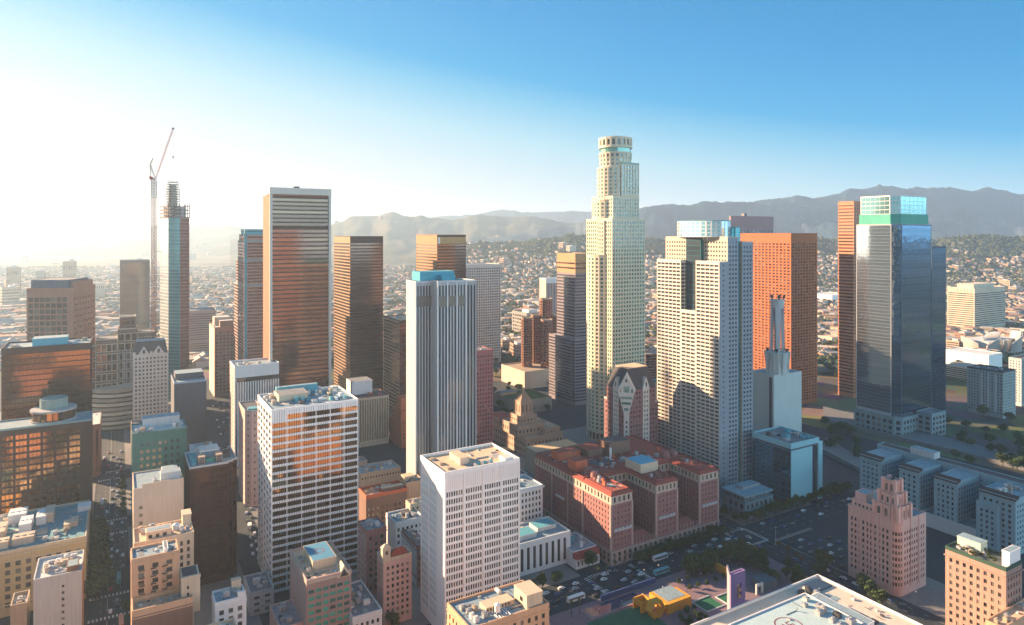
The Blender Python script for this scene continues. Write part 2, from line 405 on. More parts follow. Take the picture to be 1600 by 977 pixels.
def slab(a0, b0, a1, b1, mt=PAVE, h=.15, name='pavement'):
    q = strip(a0, b0, a1, b1); m = MB(); m.hexa([(*p, .0) for p in q], [(*p, h) for p in q]); return structure(m.build(name, mt))
for blk in ((-150, 150, -15, 428), (-150, 462, -15, 548), (-150, 582, -15, 672), (-150, 700, -15, 1000),
            (7, 150, 68, 560), (7, 582, 80, 672), (7, 700, 80, 1000), (88, 338, 247, 428), (88, 458, 247, 560), (88, 150, 190, 312),
            (270, 337.2, 368, 430), (270, 458, 368, 560), (202, 150, 367, 311), (391, 337.2, 470, 430), (391, 150, 430, 311), (391, 458, 470, 600)):
    slab(*blk)
mk = MB()
def dash(a0, b0, a1, b1): q = strip(a0, b0, a1, b1); mk.quad(*[(*p, .026) for p in q])
for b0 in (431, 457, 551, 577, 675, 697):          # zebra crossings over the avenue
    for i in range(11): dash(-13.5 + i * 1.9, b0, -12.6 + i * 1.9, b0 + 3.2)
for b0 in range(340, 900, 9):
    if not any(x - 6 < b0 < x + 8 for x in (431, 457, 551, 577, 675, 697)):
        for a in (-7.8, -1.2, 2.0): dash(a, b0, a + .16, b0 + 3)
        dash(-4.6, b0, -4.4, b0 + 9)
for a in range(96, 246, 9): [dash(a, b, a + 3, b + .16) for b in (317.5, 323.8, 330)]
for a in range(272, 366, 9): [dash(a, b, a + 3, b + .16) for b in (317.5, 323.8, 330)]
for a in range(394, 520, 9): [dash(a, b, a + 3, b + .16) for b in (317.5, 323.8, 330)]
for a0 in (246.5, 281, 368.8, 386):                  # crossings by the square
    for i in range(11): dash(a0, 313.5 + i * 2, a0 + 3.0, 314.4 + i * 2)
for b0 in (312.0, 333.2):
    for i in range(9): dash(370.5 + i * 2, b0, 371.4 + i * 2, b0 + 2.6); (b0 > 320 and dash(250.5 + i * 2, b0, 251.4 + i * 2, b0 + 2.6))
for b0 in range(160, 308, 9): [dash(a, b0, a + .16, b0 + 3) for a in (375.5, 381, 386)]
for b0 in range(340, 700, 9): [dash(a, b0, a + .16, b0 + 3) for a in (375.5, 381, 386)]
structure(mk.build('road_markings', PAINT))
# the freer tarmac at the right: car park and the sloping flyovers beyond it
slab(392, 252, 440, 308, ASPH, .17, 'car_park')
for p in ([(1286, 640), (1600, 720), (1600, 736), (1286, 660)], [(1290, 690), (1345, 722), (1345, 740), (1284, 708)]):
    q = [gp(*k) for k in p][::-1]; m = MB(); m.hexa([(v.x, v.y, .02) for v in q], [(v.x, v.y, 4.0) for v in q]); structure(m.build('road_ramp', wallm('ramp_concrete', (.17, .17, .175))))
for pts in ([(320, 612), (352, 612), (410, 880), (372, 880)],): sheet('road_side_street', [gp(*k) for k in pts][::-1], .2, ASPH)

# ------------------------------------------------------------------ hills and mountains
def terrain_mat(name, c1, c2, c3, sc=.0012):
    m = bpy.data.materials.new(name); m.use_nodes = True; t = m.node_tree; p = t.nodes['Principled BSDF']; p.inputs['Roughness'].default_value = 1; p.inputs['Specular IOR Level'].default_value = 0
    co = t.nodes.new('ShaderNodeTexCoord'); n = t.nodes.new('ShaderNodeTexNoise'); n.inputs['Scale'].default_value = sc; n.inputs['Detail'].default_value = 10; n.inputs['Roughness'].default_value = .7
    t.links.new(co.outputs['Object'], n.inputs['Vector']); r = t.nodes.new('ShaderNodeValToRGB'); e = r.color_ramp.elements
    e[0].position = .4; e[0].color = (*c1, 1); e[1].position = .62; e[1].color = (*c3, 1); k = e.new(.5); k.color = (*c2, 1)
    t.links.new(n.outputs['Fac'], r.inputs[0]); t.links.new(r.outputs[0], p.inputs['Base Color']); return m
HILL = terrain_mat('dry_chaparral', (.06, .068, .04), (.105, .095, .06), (.18, .15, .11))
MOUNT = terrain_mat('haze_blue_scrub', (.014, .045, .07), (.03, .06, .085), (.12, .13, .13), .001)  # blue of the distant haze is put into the scrub colours
WOOD = terrain_mat('wooded_hill', (.02, .035, .02), (.04, .055, .03), (.13, .085, .06), .004)
def ridge(name, prof, D0, D1, mt, seed, gully=.35, rough=.05, nx=420, nd=44, x0=-120, x1=1720):
    xs = [x0 + (x1 - x0) * i / nx for i in range(nx + 1)]; v = []; f = []
    def py(x):
        if x <= prof[0][0]: return prof[0][1]
        for (a, ya), (b, yb) in zip(prof, prof[1:]):
            if x <= b: k = (x - a) / (b - a); k = k * k * (3 - 2 * k); return ya + (yb - ya) * k
        return prof[-1][1]
    for i, x in enumerate(xs):
        t = (x - CX) / F
        zr = H + D1 * (HY - py(x)) / F
        zr += zr * rough * (mnoise.fractal(Vector((x * .03, seed, 0)), .8, 2.2, 6))
        for j in range(nd + 1):
            s = j / nd * 1.35
            D = D0 + (D1 - D0) * s
            if s <= 1: base = s ** 1.25
            else: base = 1 - (s - 1) * 1.2
            X = t * D
            g = mnoise.ridged_multi_fractal(Vector((X * .0034 + seed + .6 * mnoise.noise(Vector((X * .002, D * .002, seed))), D * .0018, seed)), .9, 2.1, 6, 1, 2) if gully else 0
            n = mnoise.fractal(Vector((X * .003, D * .003, seed)), 1, 2, 5)
            amp = math.sin(min(1, s) * math.pi) ** .8
            z = max(-6, zr) * base
            z = z * (1 - gully * amp * .34 * (g)) + max(0, zr) * .05 * n * amp
            v.append((X, D, max(z, -8) - 4 * (j == 0)))
    for i in range(nx):
        for j in range(nd):
            a = i * (nd + 1) + j; f.append((a, a + nd + 1, a + nd + 2, a + 1))
    me = bpy.data.meshes.new(name); me.from_pydata(v, [], f); me.materials.append(mt); me.update()
    for p in me.polygons: p.use_smooth = True
    o = bpy.data.objects.new(name, me); COL.objects.link(o); return structure(o)
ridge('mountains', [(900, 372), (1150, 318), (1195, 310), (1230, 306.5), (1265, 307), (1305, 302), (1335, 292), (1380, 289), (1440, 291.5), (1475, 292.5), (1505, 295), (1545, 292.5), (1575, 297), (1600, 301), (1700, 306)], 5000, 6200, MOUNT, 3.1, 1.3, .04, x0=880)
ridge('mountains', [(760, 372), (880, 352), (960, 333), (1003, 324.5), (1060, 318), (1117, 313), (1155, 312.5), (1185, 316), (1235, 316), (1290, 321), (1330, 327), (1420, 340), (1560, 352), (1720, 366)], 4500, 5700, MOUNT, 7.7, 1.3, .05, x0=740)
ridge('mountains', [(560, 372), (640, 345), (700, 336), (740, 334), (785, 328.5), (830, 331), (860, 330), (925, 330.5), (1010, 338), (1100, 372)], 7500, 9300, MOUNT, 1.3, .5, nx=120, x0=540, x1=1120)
ridge('hills', [(380, 374), (500, 358), (533, 347), (552, 337.5), (580, 336), (605, 333), (655, 336), (672, 340), (712, 341), (750, 333.5), (795, 337), (840, 339), (885, 347.5), (915, 349.5), (980, 356), (1080, 374)], 4800, 6600, HILL, 5.2, .5, nx=200, x0=360, x1=1100)
ridge('hills', [(-120, 354), (60, 351.5), (200, 353), (290, 350.5), (345, 353), (430, 359), (520, 374)], 6800, 9000, HILL, 9.4, .4, nx=120, x0=-140, x1=540)
ridge('hills', [(700, 382), (800, 377), (850, 372), (890, 367), (930, 366), (990, 371), (1080, 376), (1200, 380), (1260, 372), (1330, 374), (1420, 378)], 2500, 3500, WOOD, 2.2, .3, nx=160, x0=680, x1=1440)
ridge('hills', [(1400, 384), (1462, 374), (1490, 369), (1540, 368), (1590, 370), (1640, 368), (1720, 372)], 2400, 3200, WOOD, 6.6, .3, nx=90, x0=1390)

# ------------------------------------------------------------------ city beyond: houses and trees
def clear(x, y, r=26):
    for _, q, h in FOOT:
        cx = sum(p[0] for p in q) / 4; cy = sum(p[1] for p in q) / 4; R = max(math.hypot(p[0] - cx, p[1] - cy) for p in q)
        if math.hypot(x - cx, y - cy) < R * .95 + r: return False
    return True
def hill_z(x, y):
    """height of the two near wooded hills under a point (0 on the flat)"""
    z = 0
    for o in HILLS:
        pass
    return z
# ================================================================== the near and middle blocks
def simple(name, label, xn, yt, D, xl=None, xr=None, R=None, L=None, E=None, K=None, roof=ROOFG, par=1.0, units=0, seed=1, cap=100, cat='building', big=4.0, parm=None, core=None, fin=True, **k):
    b = Bld(name, label, cat, xn, yt, D, xl, xr, **k)
    b.rblock(0, 0, b.w, b.d, 0, b.h, R, L, E, K, roof=roof, par=par, parm=parm, core=core)
    if units: b.units(1, 1, b.w - 1, b.d - 1, b.h + .15, units, seed, big); b.clutter(1.5, 1.5, b.w - 1.5, b.d - 1.5, b.h + .16, 10, seed + 3)
    if D < 480 and b.h < 60 and isinstance(R, St): b.belts(rect(0, 0, b.w, b.d), [b.h - 1.6, 5.0], parm or R.wm)
    return b.done(cap) if fin else b
G_PANEL = glassm('pale_louvre_panel', (.60, .62, .61), (.68, .70, .69), rough=.5, bump=.02)

# -- white slab tower in the foreground
st = St(1.4, 4.0, .66, .66, WHITE, G_BLACK, mu=.8, mb=6, mt=8.5)
b = Bld('office_tower', 'gleaming white tower with grouped narrow windows and peach flat roof in the foreground', 'office tower', 694.5, 743.3, 350, 657, 812)
bl = St(9, 4.0, .9, .88, WHITE, G_PANEL, mu=1.0, mb=7, mt=11, name='louvre_panel')
W = b.w; Dp = b.d; Hh = b.h
b.block(rect(0, 0, W, Dp), 0, Hh, [st, st, bl, False], WHITE, roof=ROOFP, par=1.6)
for i in range(5):
    b.mb('pier', WHITE).box(W * i / 4 - .45 + (.5 if i == 0 else -.5 if i == 4 else 0), -.35, 0, W * i / 4 + .45 + (.5 if i == 0 else -.5 if i == 4 else 0), -.002, Hh - .4)
for i in range(1, 40): b.mb('fins', WHITE).box(W * i / 40 - .12, -.22, Hh - 8.0, W * i / 40 + .12, .0, Hh - .5)
# west face: two columns of pale louvre panels and a blank strip by the near corner
b.facade((0, Dp), (0, Dp * .30), 0, Hh, St(Dp * .35, 4.0, .94, .9, WHITE, G_PANEL, mu=.3, mb=6, mt=7.5, name='louvre_panel', nu=2))
b.facade((0, Dp * .30), (0, 0), 0, Hh, None, WHITE)
r0 = Hh + .16
b.penthouse(W * .30, Dp * .30, W * .42, Dp * .72, r0, r0 + 3.2, BEIGE, ROOFP)
b.penthouse(W * .80, Dp * .04, W * .93, Dp * .22, r0, r0 + 1.8, WHITE, ROOFW)
for x, y in ((.06, .75), (.09, .45), (.10, .18)):
    m = MB(); m.box(W * x, Dp * y, r0, W * x + 3.5, Dp * y + 3.2, r0 + .5); m.cyl(W * x + 1.7, Dp * y + 1.6, r0 + .5, r0 + 1.0, 1.3); b.one('cooling_fan', TAN, m)
for k in range(6): b.unit(W * (.42 + .045 * k), Dp * (.10 + .03 * (k % 2)), r0, 1.6, 1.8, 1.5, TEALP if k % 2 else METAL)
b.ducts(W * .45, Dp * .3, W * .9, Dp * .9, r0, 5, 3); b.clutter(3, 3, W - 3, Dp - 3, r0, 22, 3)
m = MB()
for i in range(12): m.box(W * .5, Dp * .5, r0, W * .5 + .01, Dp * .5 + .01, r0 + .02)
b.done()

# -- white gridded tower with golden glass
rb = St(8.5, 4.35, .95, .66, WHITE, G_GOLD, mu=.4, mb=1.0, mt=2.4, mull=6, mm=DBROWN, t=.55)
lf = St(8.0, 4.35, .80, .70, WHITE, G_BLACK, mu=.4, mb=1.0, mt=2.4, t=.7)
b = Bld('office_tower', 'white gridded tower with long golden ribbon windows and crowded mechanical roof', 'office tower', 423.8, 643, 396, 402.7, 559.9)
b.block(rect(0, 0, b.w, b.d), 0, b.h, [rb.but(nu=6, skip=lambda u, z, a, c: u == 0 and z == c - 1), rb.but(nu=4), rb.but(nu=6), lf.but(nu=5)], WHITE, roof=ROOFT, par=1.0)
z = b.h + .16
W, Dp = b.w, b.d
b.penthouse(W * .16, Dp * .45, W * .50, Dp * .80, z, z + 3.6, CREAM, ROOFG)
b.penthouse(W * .20, Dp * .86, W * .70, Dp * .95, z, z + 4.6, TEALP, ROOFT)
b.units(W * .18, Dp * .82, W * .8, Dp * .98, z, 5, 4, 3)
b.units(W * .30, Dp * .12, W * .95, Dp * .46, z, 13, 5, 3.4, [METAL, TEALP, DMETAL, TEALP, WHITE2])
b.units(W * .02, Dp * .3, W * .2, Dp * .9, z, 6, 6, 3)
b.units(W * .5, Dp * .5, W * .92, Dp * .84, z, 9, 8, 3, [CREAM, METAL, WHITE2])
for x, y in ((.9, .93), (.94, .9), (.88, .88), (.12, .86), (.86, .3)): b.dish(W * x, Dp * y, z, 1.3)
for x, y, h in ((.14, .9, 7), (.24, .8, 9), (.55, .75, 6), (.92, .7, 7), (.8, .9, 5)): b.mast(W * x, Dp * y, z, h)
b.ducts(W * .2, Dp * .1, W * .9, Dp * .9, z, 10, 9); b.clutter(3, 3, W - 3, Dp - 3, z, 40, 5)
b.done()

# -- peach hotel at the bottom edge
pe = St(3.6, 3.6, .42, .58, PEACH, G_DARK, mu=1.2, mb=2, mt=2.2)
b = Bld('hotel', 'peach masonry block below the white tower with teal roof deck and white water tank', 'building', 735, 986, 282, 698.5, 858)
W, Dp, Hh = b.w, b.d, b.h
b.block(rect(0, 0, W, Dp), 0, Hh, [pe.but(skip=lambda u, z, a, c: u < a * .25), pe, pe, pe], PEACH, roof=ROOFT, par=1.1)
z = Hh + .16
m = MB(); m.box(W * .72, Dp * .05, z, W * .93, Dp * .52, z + 6); m.box(W * .72 - .2, Dp * .05 - .2, z + 5.9, W * .93 + .2, Dp * .52 + .2, z + 6.4); b.one('stair_tower', CREAM, m)
m = MB(); m.box(W * .72 - .07, Dp * .2, z + 2, W * .72 - .01, Dp * .3, z + 4); b.one('window', G_DARK, m)
m = MB(); m.box(W * .30, Dp * .35, z, W * .66, Dp * .62, z + 2.2); b.one('penthouse', CREAM, m)
for i in range(8):
    m = MB(); m.box(W * .31 + i * 1.5, Dp * .35 - .08, z + .6, W * .31 + i * 1.5 + .8, Dp * .35 - .01, z + 1.7); b.one('window', G_DARK, m)
m = MB(); m.cyl(W * .40, Dp * .22, z + 1.2, z + 4.2, 1.25, n=16); m.cyl(W * .40, Dp * .22, z + 4.2, z + 4.8, 1.3, .3, n=16)
for i in range(4): m.box(W * .40 + (-1, -1, .8, .8)[i], Dp * .22 + (-1, .8, -1, .8)[i], z, W * .40 + (-.8, -.8, 1, 1)[i], Dp * .22 + (-.8, 1, -.8, 1)[i], z + 1.3)
b.one('water_tank', WHITE, m)
for i in range(6):
    m = MB(); m.box(W * .36 + i * 1.2, Dp * .02, z, W * .36 + i * 1.2 + .25, Dp * .32, z + .5); b.one('pergola_beam', WHITE, m)
m = MB(); m.cyl(0, 0, -1.0, 1.0, 1.0, n=12); o = m.build('roof_tank', LGREY, b.root); o.rotation_euler = (math.pi / 2, 0, PHI * 0); o.location = (W * .62, Dp * .86, z + 1.1); o.scale = (1, 1, 1.8)
b.units(W * .05, Dp * .1, W * .34, Dp * .9, z, 7, 12, 2.6); b.ducts(W * .1, Dp * .1, W * .9, Dp * .3, z, 5, 2); b.clutter(1, 1, W - 2, Dp - 2, z, 34, 6); b.belts(rect(0, 0, W, Dp), [Hh - 2.2, Hh - 9], PEACH)
b.done()

# -- the row to the right of the avenue, near to far
hp = St(4.2, 3.5, .42, .62, PEACH, G_DARK, mu=1.0, mb=3, mt=2)
b = Bld('hotel', 'sunlit peach hotel with L shaped sunken roof terrace beside the avenue', 'hotel', 206, 965, 292, None, 301, d=12.2)
W, Dp, Hh = b.w, b.d, b.h
b.block(rect(0, 0, W, Dp), 0, Hh, [BROWN, hp, hp, hp], PEACH, roof=ROOFP, par=2.6)
b.units(W * .3, 2, W * .9, Dp - 3, Hh + .15, 2, 3, 2); b.clutter(2, 2, W - 3, Dp - 2, Hh + .16, 16, 8); b.belts(rect(0, 0, W, Dp), [Hh - 1.2], PEACH)
z2 = H - 304 * (876 - HY) / F
y1 = Dp + .3
b.rblock(0, y1, W * .80, y1 + 13, 0, z2, hp.but(cw=5.4), hp, hp, wm=PEACH, roof=ROOFT, par=1.0)
for x in (.22, .46, .70):
    m = MB()
    for k in range(5):
        zk = z2 - 5 - k * 3.5; X = W * .8 * x; m.box(X - 1.1, y1 - 1.0, zk, X + 1.1, y1 - .02, zk + .12); m.box(X - 1.1, y1 - 1.0, zk + .9, X + 1.1, y1 - .94, zk + 1.0); m.bar((X - 1 + 2 * (k % 2), y1 - .5, zk), (X + 1 - 2 * (k % 2), y1 - .5, zk - 3.4), .08)
    b.one('fire_escape', DMETAL, m)
b.penthouse(W * .55, y1 + 2, W * .62, y1 + 11, z2 + .16, z2 + 1.6, WHITE); b.clutter(2, y1 + 2, W * .78, y1 + 12, z2 + .16, 16, 9); b.belts(rect(0, y1, W * .8, y1 + 13), [z2 - 1.0], PEACH)
m = MB(); m.box(W * .82, Dp * .25, Hh - 6, W + 3.4, Dp + 4, Hh + 9.5); m.box(W * .82 - .2, Dp * .25 - .2, Hh + 9.4, W + 3.6, Dp * .25 + 1.0, Hh + 10.6); b.one('stair_tower', CREAM, m)
m = MB(); m.box(W * .82 + .8, Dp * .25 + 1.2, Hh + 9.52, W + 2.6, Dp + 3, Hh + 9.8); b.one('roof', ROOFD, m)
for zz in (2, 5):
    m = MB(); m.box(W * .82 + 2.2, Dp * .25 - .1, Hh + zz, W * .82 + 3.1, Dp * .25 - .01, Hh + zz + 1.4); b.one('window', G_DARK, m)
b.done()

b = Bld('apartment_house', 'ornate cream block with crowded roof garden and pavilion behind the peach hotel', 'building', 209, 853, 325, None, 303, d=19)
W, Dp, Hh = b.w, b.d, b.h
b.rblock(0, 0, W, Dp, 0, Hh, hp.but(wm=CREAM, cw=3.2), hp.but(wm=CREAM), wm=CREAM, roof=ROOFP, par=1.2)
z = Hh + .16
m = MB(); m.box(W * .20, Dp * .12, z, W * .62, Dp * .42, z + 3.2); m.box(W * .19, Dp * .10, z + 3.2, W * .63, Dp * .44, z + 4.2); b.one('pavilion', CREAM, m)
m = MB(); m.box(W * .22, Dp * .16, z + 4.2, W * .6, Dp * .38, z + 4.3); b.one('roof', ROOFT, m)
for i in range(3):
    m = MB(); m.box(W * (.24 + .12 * i), Dp * .12 - .08, z + .9, W * (.30 + .12 * i), Dp * .12 - .01, z + 2.6); b.one('window', G_DARK, m)
m = MB(); m.box(W * .84, Dp * .62, z, W * .99, Dp * .98, z + 5.4); m.box(W * .83, Dp * .6, z + 5.3, W, Dp, z + 5.9); b.one('stair_tower', CREAM, m)
m = MB(); m.cyl(W * .72, Dp * .5, z, z + 2.6, 1.8, 1.8, 14); m.cyl(W * .72, Dp * .5, z + 2.6, z + 3.5, 1.8, .2, 14); b.one('water_tank', WHITE, m)
b.units(W * .05, Dp * .5, W * .66, Dp * .95, z, 8, 21, 2.6, [TEALP, TAN, CREAM, PEACH, METAL]); b.units(W * .7, Dp * .05, W * .98, Dp * .42, z, 4, 22, 2)
b.done()

sd_ = St(6, 4.2, .3, .42, BEIGE, G_DARK, mu=.6, mb=6, mt=8)
b = Bld('office_block', 'beige block with a blank party wall and blue grey flat roof along the avenue', 'building', 208.5, 760, 372, None, 287, d=30)
W, Dp, Hh = b.w, b.d, b.h
b.block(rect(0, 0, W, Dp), 0, Hh - 2.4, [sd_.but(skip=lambda u, z, a, c: u > 0), None, None, sd_], BEIGE, roof=ROOFT, par=.8, core=BEIGE)
m = MB(); m.box(W * .17, .05, Hh - 2.4, W - .05, .5, Hh + .2); b.one('parapet_wall', BEIGE, m)
m = MB(); m.box(W * .86, .1, Hh - 2.2, W - .3, 3, Hh - .3); b.one('vent_box', LGREY, m)
b.penthouse(W * .55, Dp * .2, W * .95, Dp * .42, Hh - 2.2, Hh + 2.2, LGREY, ROOFT); b.penthouse(W * .6, Dp * .62, W * .92, Dp * .85, Hh - 2.2, Hh + .3, LGREY, ROOFT)
b.units(W * .28, Dp * .14, W * .54, Dp * .5, Hh - 2.2, 4, 31, 2.6); b.done()

gt = St(3.4, 4.4, .5, .48, GREENW, G_SLATE, mu=3.5, mb=3, mt=4.5)
b = Bld('office_block', 'dark green tiled block with a pale set back upper storey', 'building', 206.5, 681, 418, None, 292, d=26)
W, Dp, Hh = b.w, b.d, b.h
b.rblock(0, 0, W, Dp, 0, Hh, gt, gt, wm=GREENW, roof=ROOFW, par=1.0, parm=GREENW)
b.penthouse(W * .2, Dp * .62, W * .9, Dp * .96, Hh + .16, Hh + 5, LGREY, ROOFT)
b.units(W * .02, Dp * .05, W * .45, Dp * .4, Hh + .16, 7, 41, 3); b.units(W * .7, Dp * .1, W * .97, Dp * .5, Hh + .16, 4, 42, 3); b.done()

BX = simple('office_block', 'windowless dark grey block with blue rooftop ledge behind the green tiled block', 272, 600.5, 560, None, 322.5, d=38, R=DGREY, L=DGREY, roof=ROOFT, par=1.2, units=0, parm=wallm('blue_grey_trim', (.26, .32, .40)), fin=False)
BX.penthouse(2, 16, 24, 34, 87.3, 91.5, DGREY, ROOFT); BX.done()
b = Bld('parking_garage', 'stepped pale parking deck between green block and dark glass tower', 'building', 293, 690, 452, None, 345, h=62, d=26)
for k, (z0, z1) in enumerate(((0, 52), (52, 57), (57, 62))):
    b.rblock(k * 1.5, k * 2.5, b.w - k * 1.5, b.d, z0 + .01 * k, z1, St(9, 5, .9, .45, LGREY, G_SLATE, mb=.3, mt=.3), None, wm=LGREY, roof=ROOFW, par=.7)
b.units(4, 8, b.w - 4, b.d - 2, 62.2, 4, 5, 5); b.done(60)

# -- dark glass tower with the roof-top plant
cs = St(2.2, 3.9, .95, .92, DBROWN, G_DBRONZE, mu=.5, mb=4, mt=1.5, t=.3, name='glass_bay')
b = Bld('office_tower', 'faceted dark bronze glass tower with helipad frame and green lit roof plant', 'office tower', 296, 733, 402, 288.5, 372)
W, Dp, Hh = b.w, b.d, b.h
poly = [(0, 0), (W * .8, 0), (W * .8, 2.2), (W * .9, 2.2), (W * .9, 4.5), (W, 4.5), (W, Dp), (0, Dp)]
bay = cs.but(cw=5.2)
b.block(poly, 0, Hh, bay, DBROWN, roof=ROOFT, par=.8, parm=LGREY)
m = MB(); m.box(W * .25, Dp * .34, Hh + 5.6, W * .66, Dp * .72, Hh + 6.2)
for x in (.27, .64):
    for y in (.36, .70): m.box(W * x - .3, Dp * y - .3, Hh, W * x + .3, Dp * y + .3, Hh + 5.7)
b.one('helipad', ROOFW, m)
m = MB()
for k in range(24):
    a0, a1 = k * math.pi / 12, (k + 1) * math.pi / 12; cx, cy, z = W * .455, Dp * .53, Hh + 6.22
    m.quad(*[(cx + r * math.cos(a), cy + r * .8 * math.sin(a), z) for r, a in ((2.6, a0), (3.0, a0), (3.0, a1), (2.6, a1))])
b.one('helipad_ring', GREY, m)
for x in (.20, .56):
    m = MB(); m.box(W * x, Dp * .12, Hh, W * x + 3.4, Dp * .32, Hh + 4.6); m.box(W * x - .2, Dp * .11, Hh + 4.5, W * x + 3.6, Dp * .33, Hh + 5); b.one('plant_tower', TAN, m)
    for k in range(3):
        q = MB(); q.box(W * x + .3, Dp * .12 - .08, Hh + .6 + k * 1.3, W * x + 3.1, Dp * .12 - .01, Hh + 1.5 + k * 1.3); b.one('louvre', DGREY, q)
m = MB(); m.box(W * .36, Dp * .2, Hh, W * .54, Dp * .26, Hh + 2.6); b.one('green_screen', G_GREEN, m)
b.units(W * .7, Dp * .3, W * .97, Dp * .9, Hh + .16, 6, 51, 5, [DGREY, GREY, DMETAL]); b.units(W * .03, Dp * .1, W * .18, Dp * .8, Hh + .16, 4, 52, 3, [TEALP, TEALP, METAL]); b.done()

wb = St(3.4, 3.6, .5, .6, WHITE2, G_DARK, mu=.8, mb=2, mt=2.4)
b = simple('loft_building', 'small white corner loft with sunlit rooftop stair hut at lower left', 336, 946, 303, 331, 385, R=wb, L=wb, roof=ROOFT, units=5, seed=61, fin=False)
b.penthouse(b.w * .62, b.d * .72, b.w * .92, b.d * .96, b.h + .16, b.h + 4.5, CREAM, ROOFP); b.penthouse(b.w * .72, b.d * .02, b.w * .97, b.d * .14, b.h + .16, b.h + 2.6, WHITE2, ROOFW); b.done()
simple('loft_building', 'cream parapet roof cut by the bottom edge below the small white loft', 322, 1000, 281, None, 371, d=9, R=CREAM, L=CREAM, roof=ROOFP, par=1.4, units=1, seed=3)
simple('low_building', 'low grey flat roofed building beside the base of the gridded tower', 391, 930, 372, None, 428, d=22, R=St(5, 4, .5, .5, LGREY, G_DARK), L=LGREY, roof=ROOFG, units=6, seed=62)
simple('low_building', 'low pinkish roofed building at the bottom left of the slab with green blinds', 436, 985, 330, 421, 474, R=PINK, L=PINK, roof=wallm('mauve_roof', (.36, .31, .32), scale=.3), units=4, seed=63)

# -- slab with green blinds
gb = St(3.5, 3.5, .80, .52, wallm('rose_concrete', (.36, .24, .21)), G_BLIND, mu=.6, mb=2, mt=3.4)
b = Bld('office_block', 'rose concrete slab with green lit blinds and blue rooftop helipad', 'office building', 479, 911, 331, 453, 549)
W, Dp, Hh = b.w, b.d, b.h
b.block(rect(0, 0, W, Dp), 0, Hh, [gb, gb, gb, None], wallm('pink_render', (.52, .36, .32), var=.08), roof=ROOFP, par=1.2, core=PINK)
z = Hh + .16
b.penthouse(W * .25, Dp * .28, W * .78, Dp * .82, z, z + 4.2, CREAM, wallm('blue_deck', (.08, .28, .42)), 'helipad_penthouse')
m = MB(); cx, cy = W * .52, Dp * .56
for k in range(20):
    a0, a1 = k * math.pi / 10, (k + 1) * math.pi / 10
    m.quad(*[(cx + r * math.cos(a), cy + r * math.sin(a), z + 4.75) for r, a in ((2.2, a0), (2.6, a0), (2.6, a1), (2.2, a1))])
b.one('helipad_ring', REDST, m)
m = MB(); x0, x1 = W * .68, W * .99; xm = (x0 + x1) / 2
m.hexa([(x0, -.3, Hh - 1.5), (x1, -.3, Hh - 1.5), (xm, -.3, Hh + 4.2)], [(x0, 6, Hh - 1.5), (x1, 6, Hh - 1.5), (xm, 6, Hh + 4.2)])
b.one('gable', CREAM, m)
m = MB(); m.hexa([(x0 + 1.2, -.42, Hh - 1.2), (x1 - 1.2, -.42, Hh - 1.2), (xm, -.42, Hh + 2.4)], [(x0 + 1.2, -.31, Hh - 1.2), (x1 - 1.2, -.31, Hh - 1.2), (xm, -.31, Hh + 2.4)]); b.one('window', G_DARK, m)
b.units(W * .06, Dp * .1, W * .22, Dp * .9, z, 4, 71, 1.8); b.clutter(1, 1, W - 2, Dp * .28, z, 18, 4); b.belts(rect(0, 0, W, Dp), [Hh - .8], CREAM); b.done()

sl = St(3.0, 3.4, .5, .55, PINK, G_DARK, mu=1.2, mb=3, mt=2.6)
b = Bld('apartment_tower', 'slender pink apartment tower with brown hipped roof and corner turret', 'building', 599, 878, 362, 589, 643.5)
W, Dp, Hh = b.w, b.d, b.h
b.rblock(0, 0, W, Dp, 0, Hh, sl, sl.but(skip=lambda u, z, a, c: u > a * .4), wm=PINK, roof=ROOFT, par=1.2, parm=CREAM)
m = MB(); r0_ = rect(W * .25, .6, W * .95, Dp * .5); r1_ = rect(W * .45, Dp * .2, W * .75, Dp * .3); m.frustum(r0_, Hh + .2, r1_, Hh + 4.5); b.one('hip_roof', ROOFR, m)
m = MB(); m.box(-.2, .4, Hh - 1, W * .26, Dp * .34, Hh + 6.5); m.frustum(rect(-.5, .1, W * .28, Dp * .37), Hh + 6.5, rect(W * .08, Dp * .12, W * .14, Dp * .2), Hh + 8.5); b.one('turret', CREAM, m)
m = MB(); m.box(W * .08, .3, Hh + 3, W * .17, .42, Hh + 5); b.one('window', G_DARK, m)
for i in range(5): m = MB(); m.cyl(W * (.3 + .14 * i), .2, Hh - 1.2, Hh + .9, .45, n=8); b.one('balustrade_urn', CREAM, m)
m = MB(); m.box(-.25, -.3, 6, W + .25, -.02, 6.6); b.one('cornice', CREAM, m)
b.done()
simple('apartment_tower', 'mauve brick apartment block with paired windows squeezed behind the green blind slab', 572, 832, 392, 559, 604, R=sl.but(wm=DBRICK), L=sl.but(wm=PINK), roof=ROOFT, units=5, seed=81)
simple('low_building', 'low grey roofed wing with a white window front between pink tower and slab', 551, 968, 337, None, 597, d=34, R=wb.but(cw=2.6), L=None or WHITE2, roof=ROOFG, units=7, seed=82)

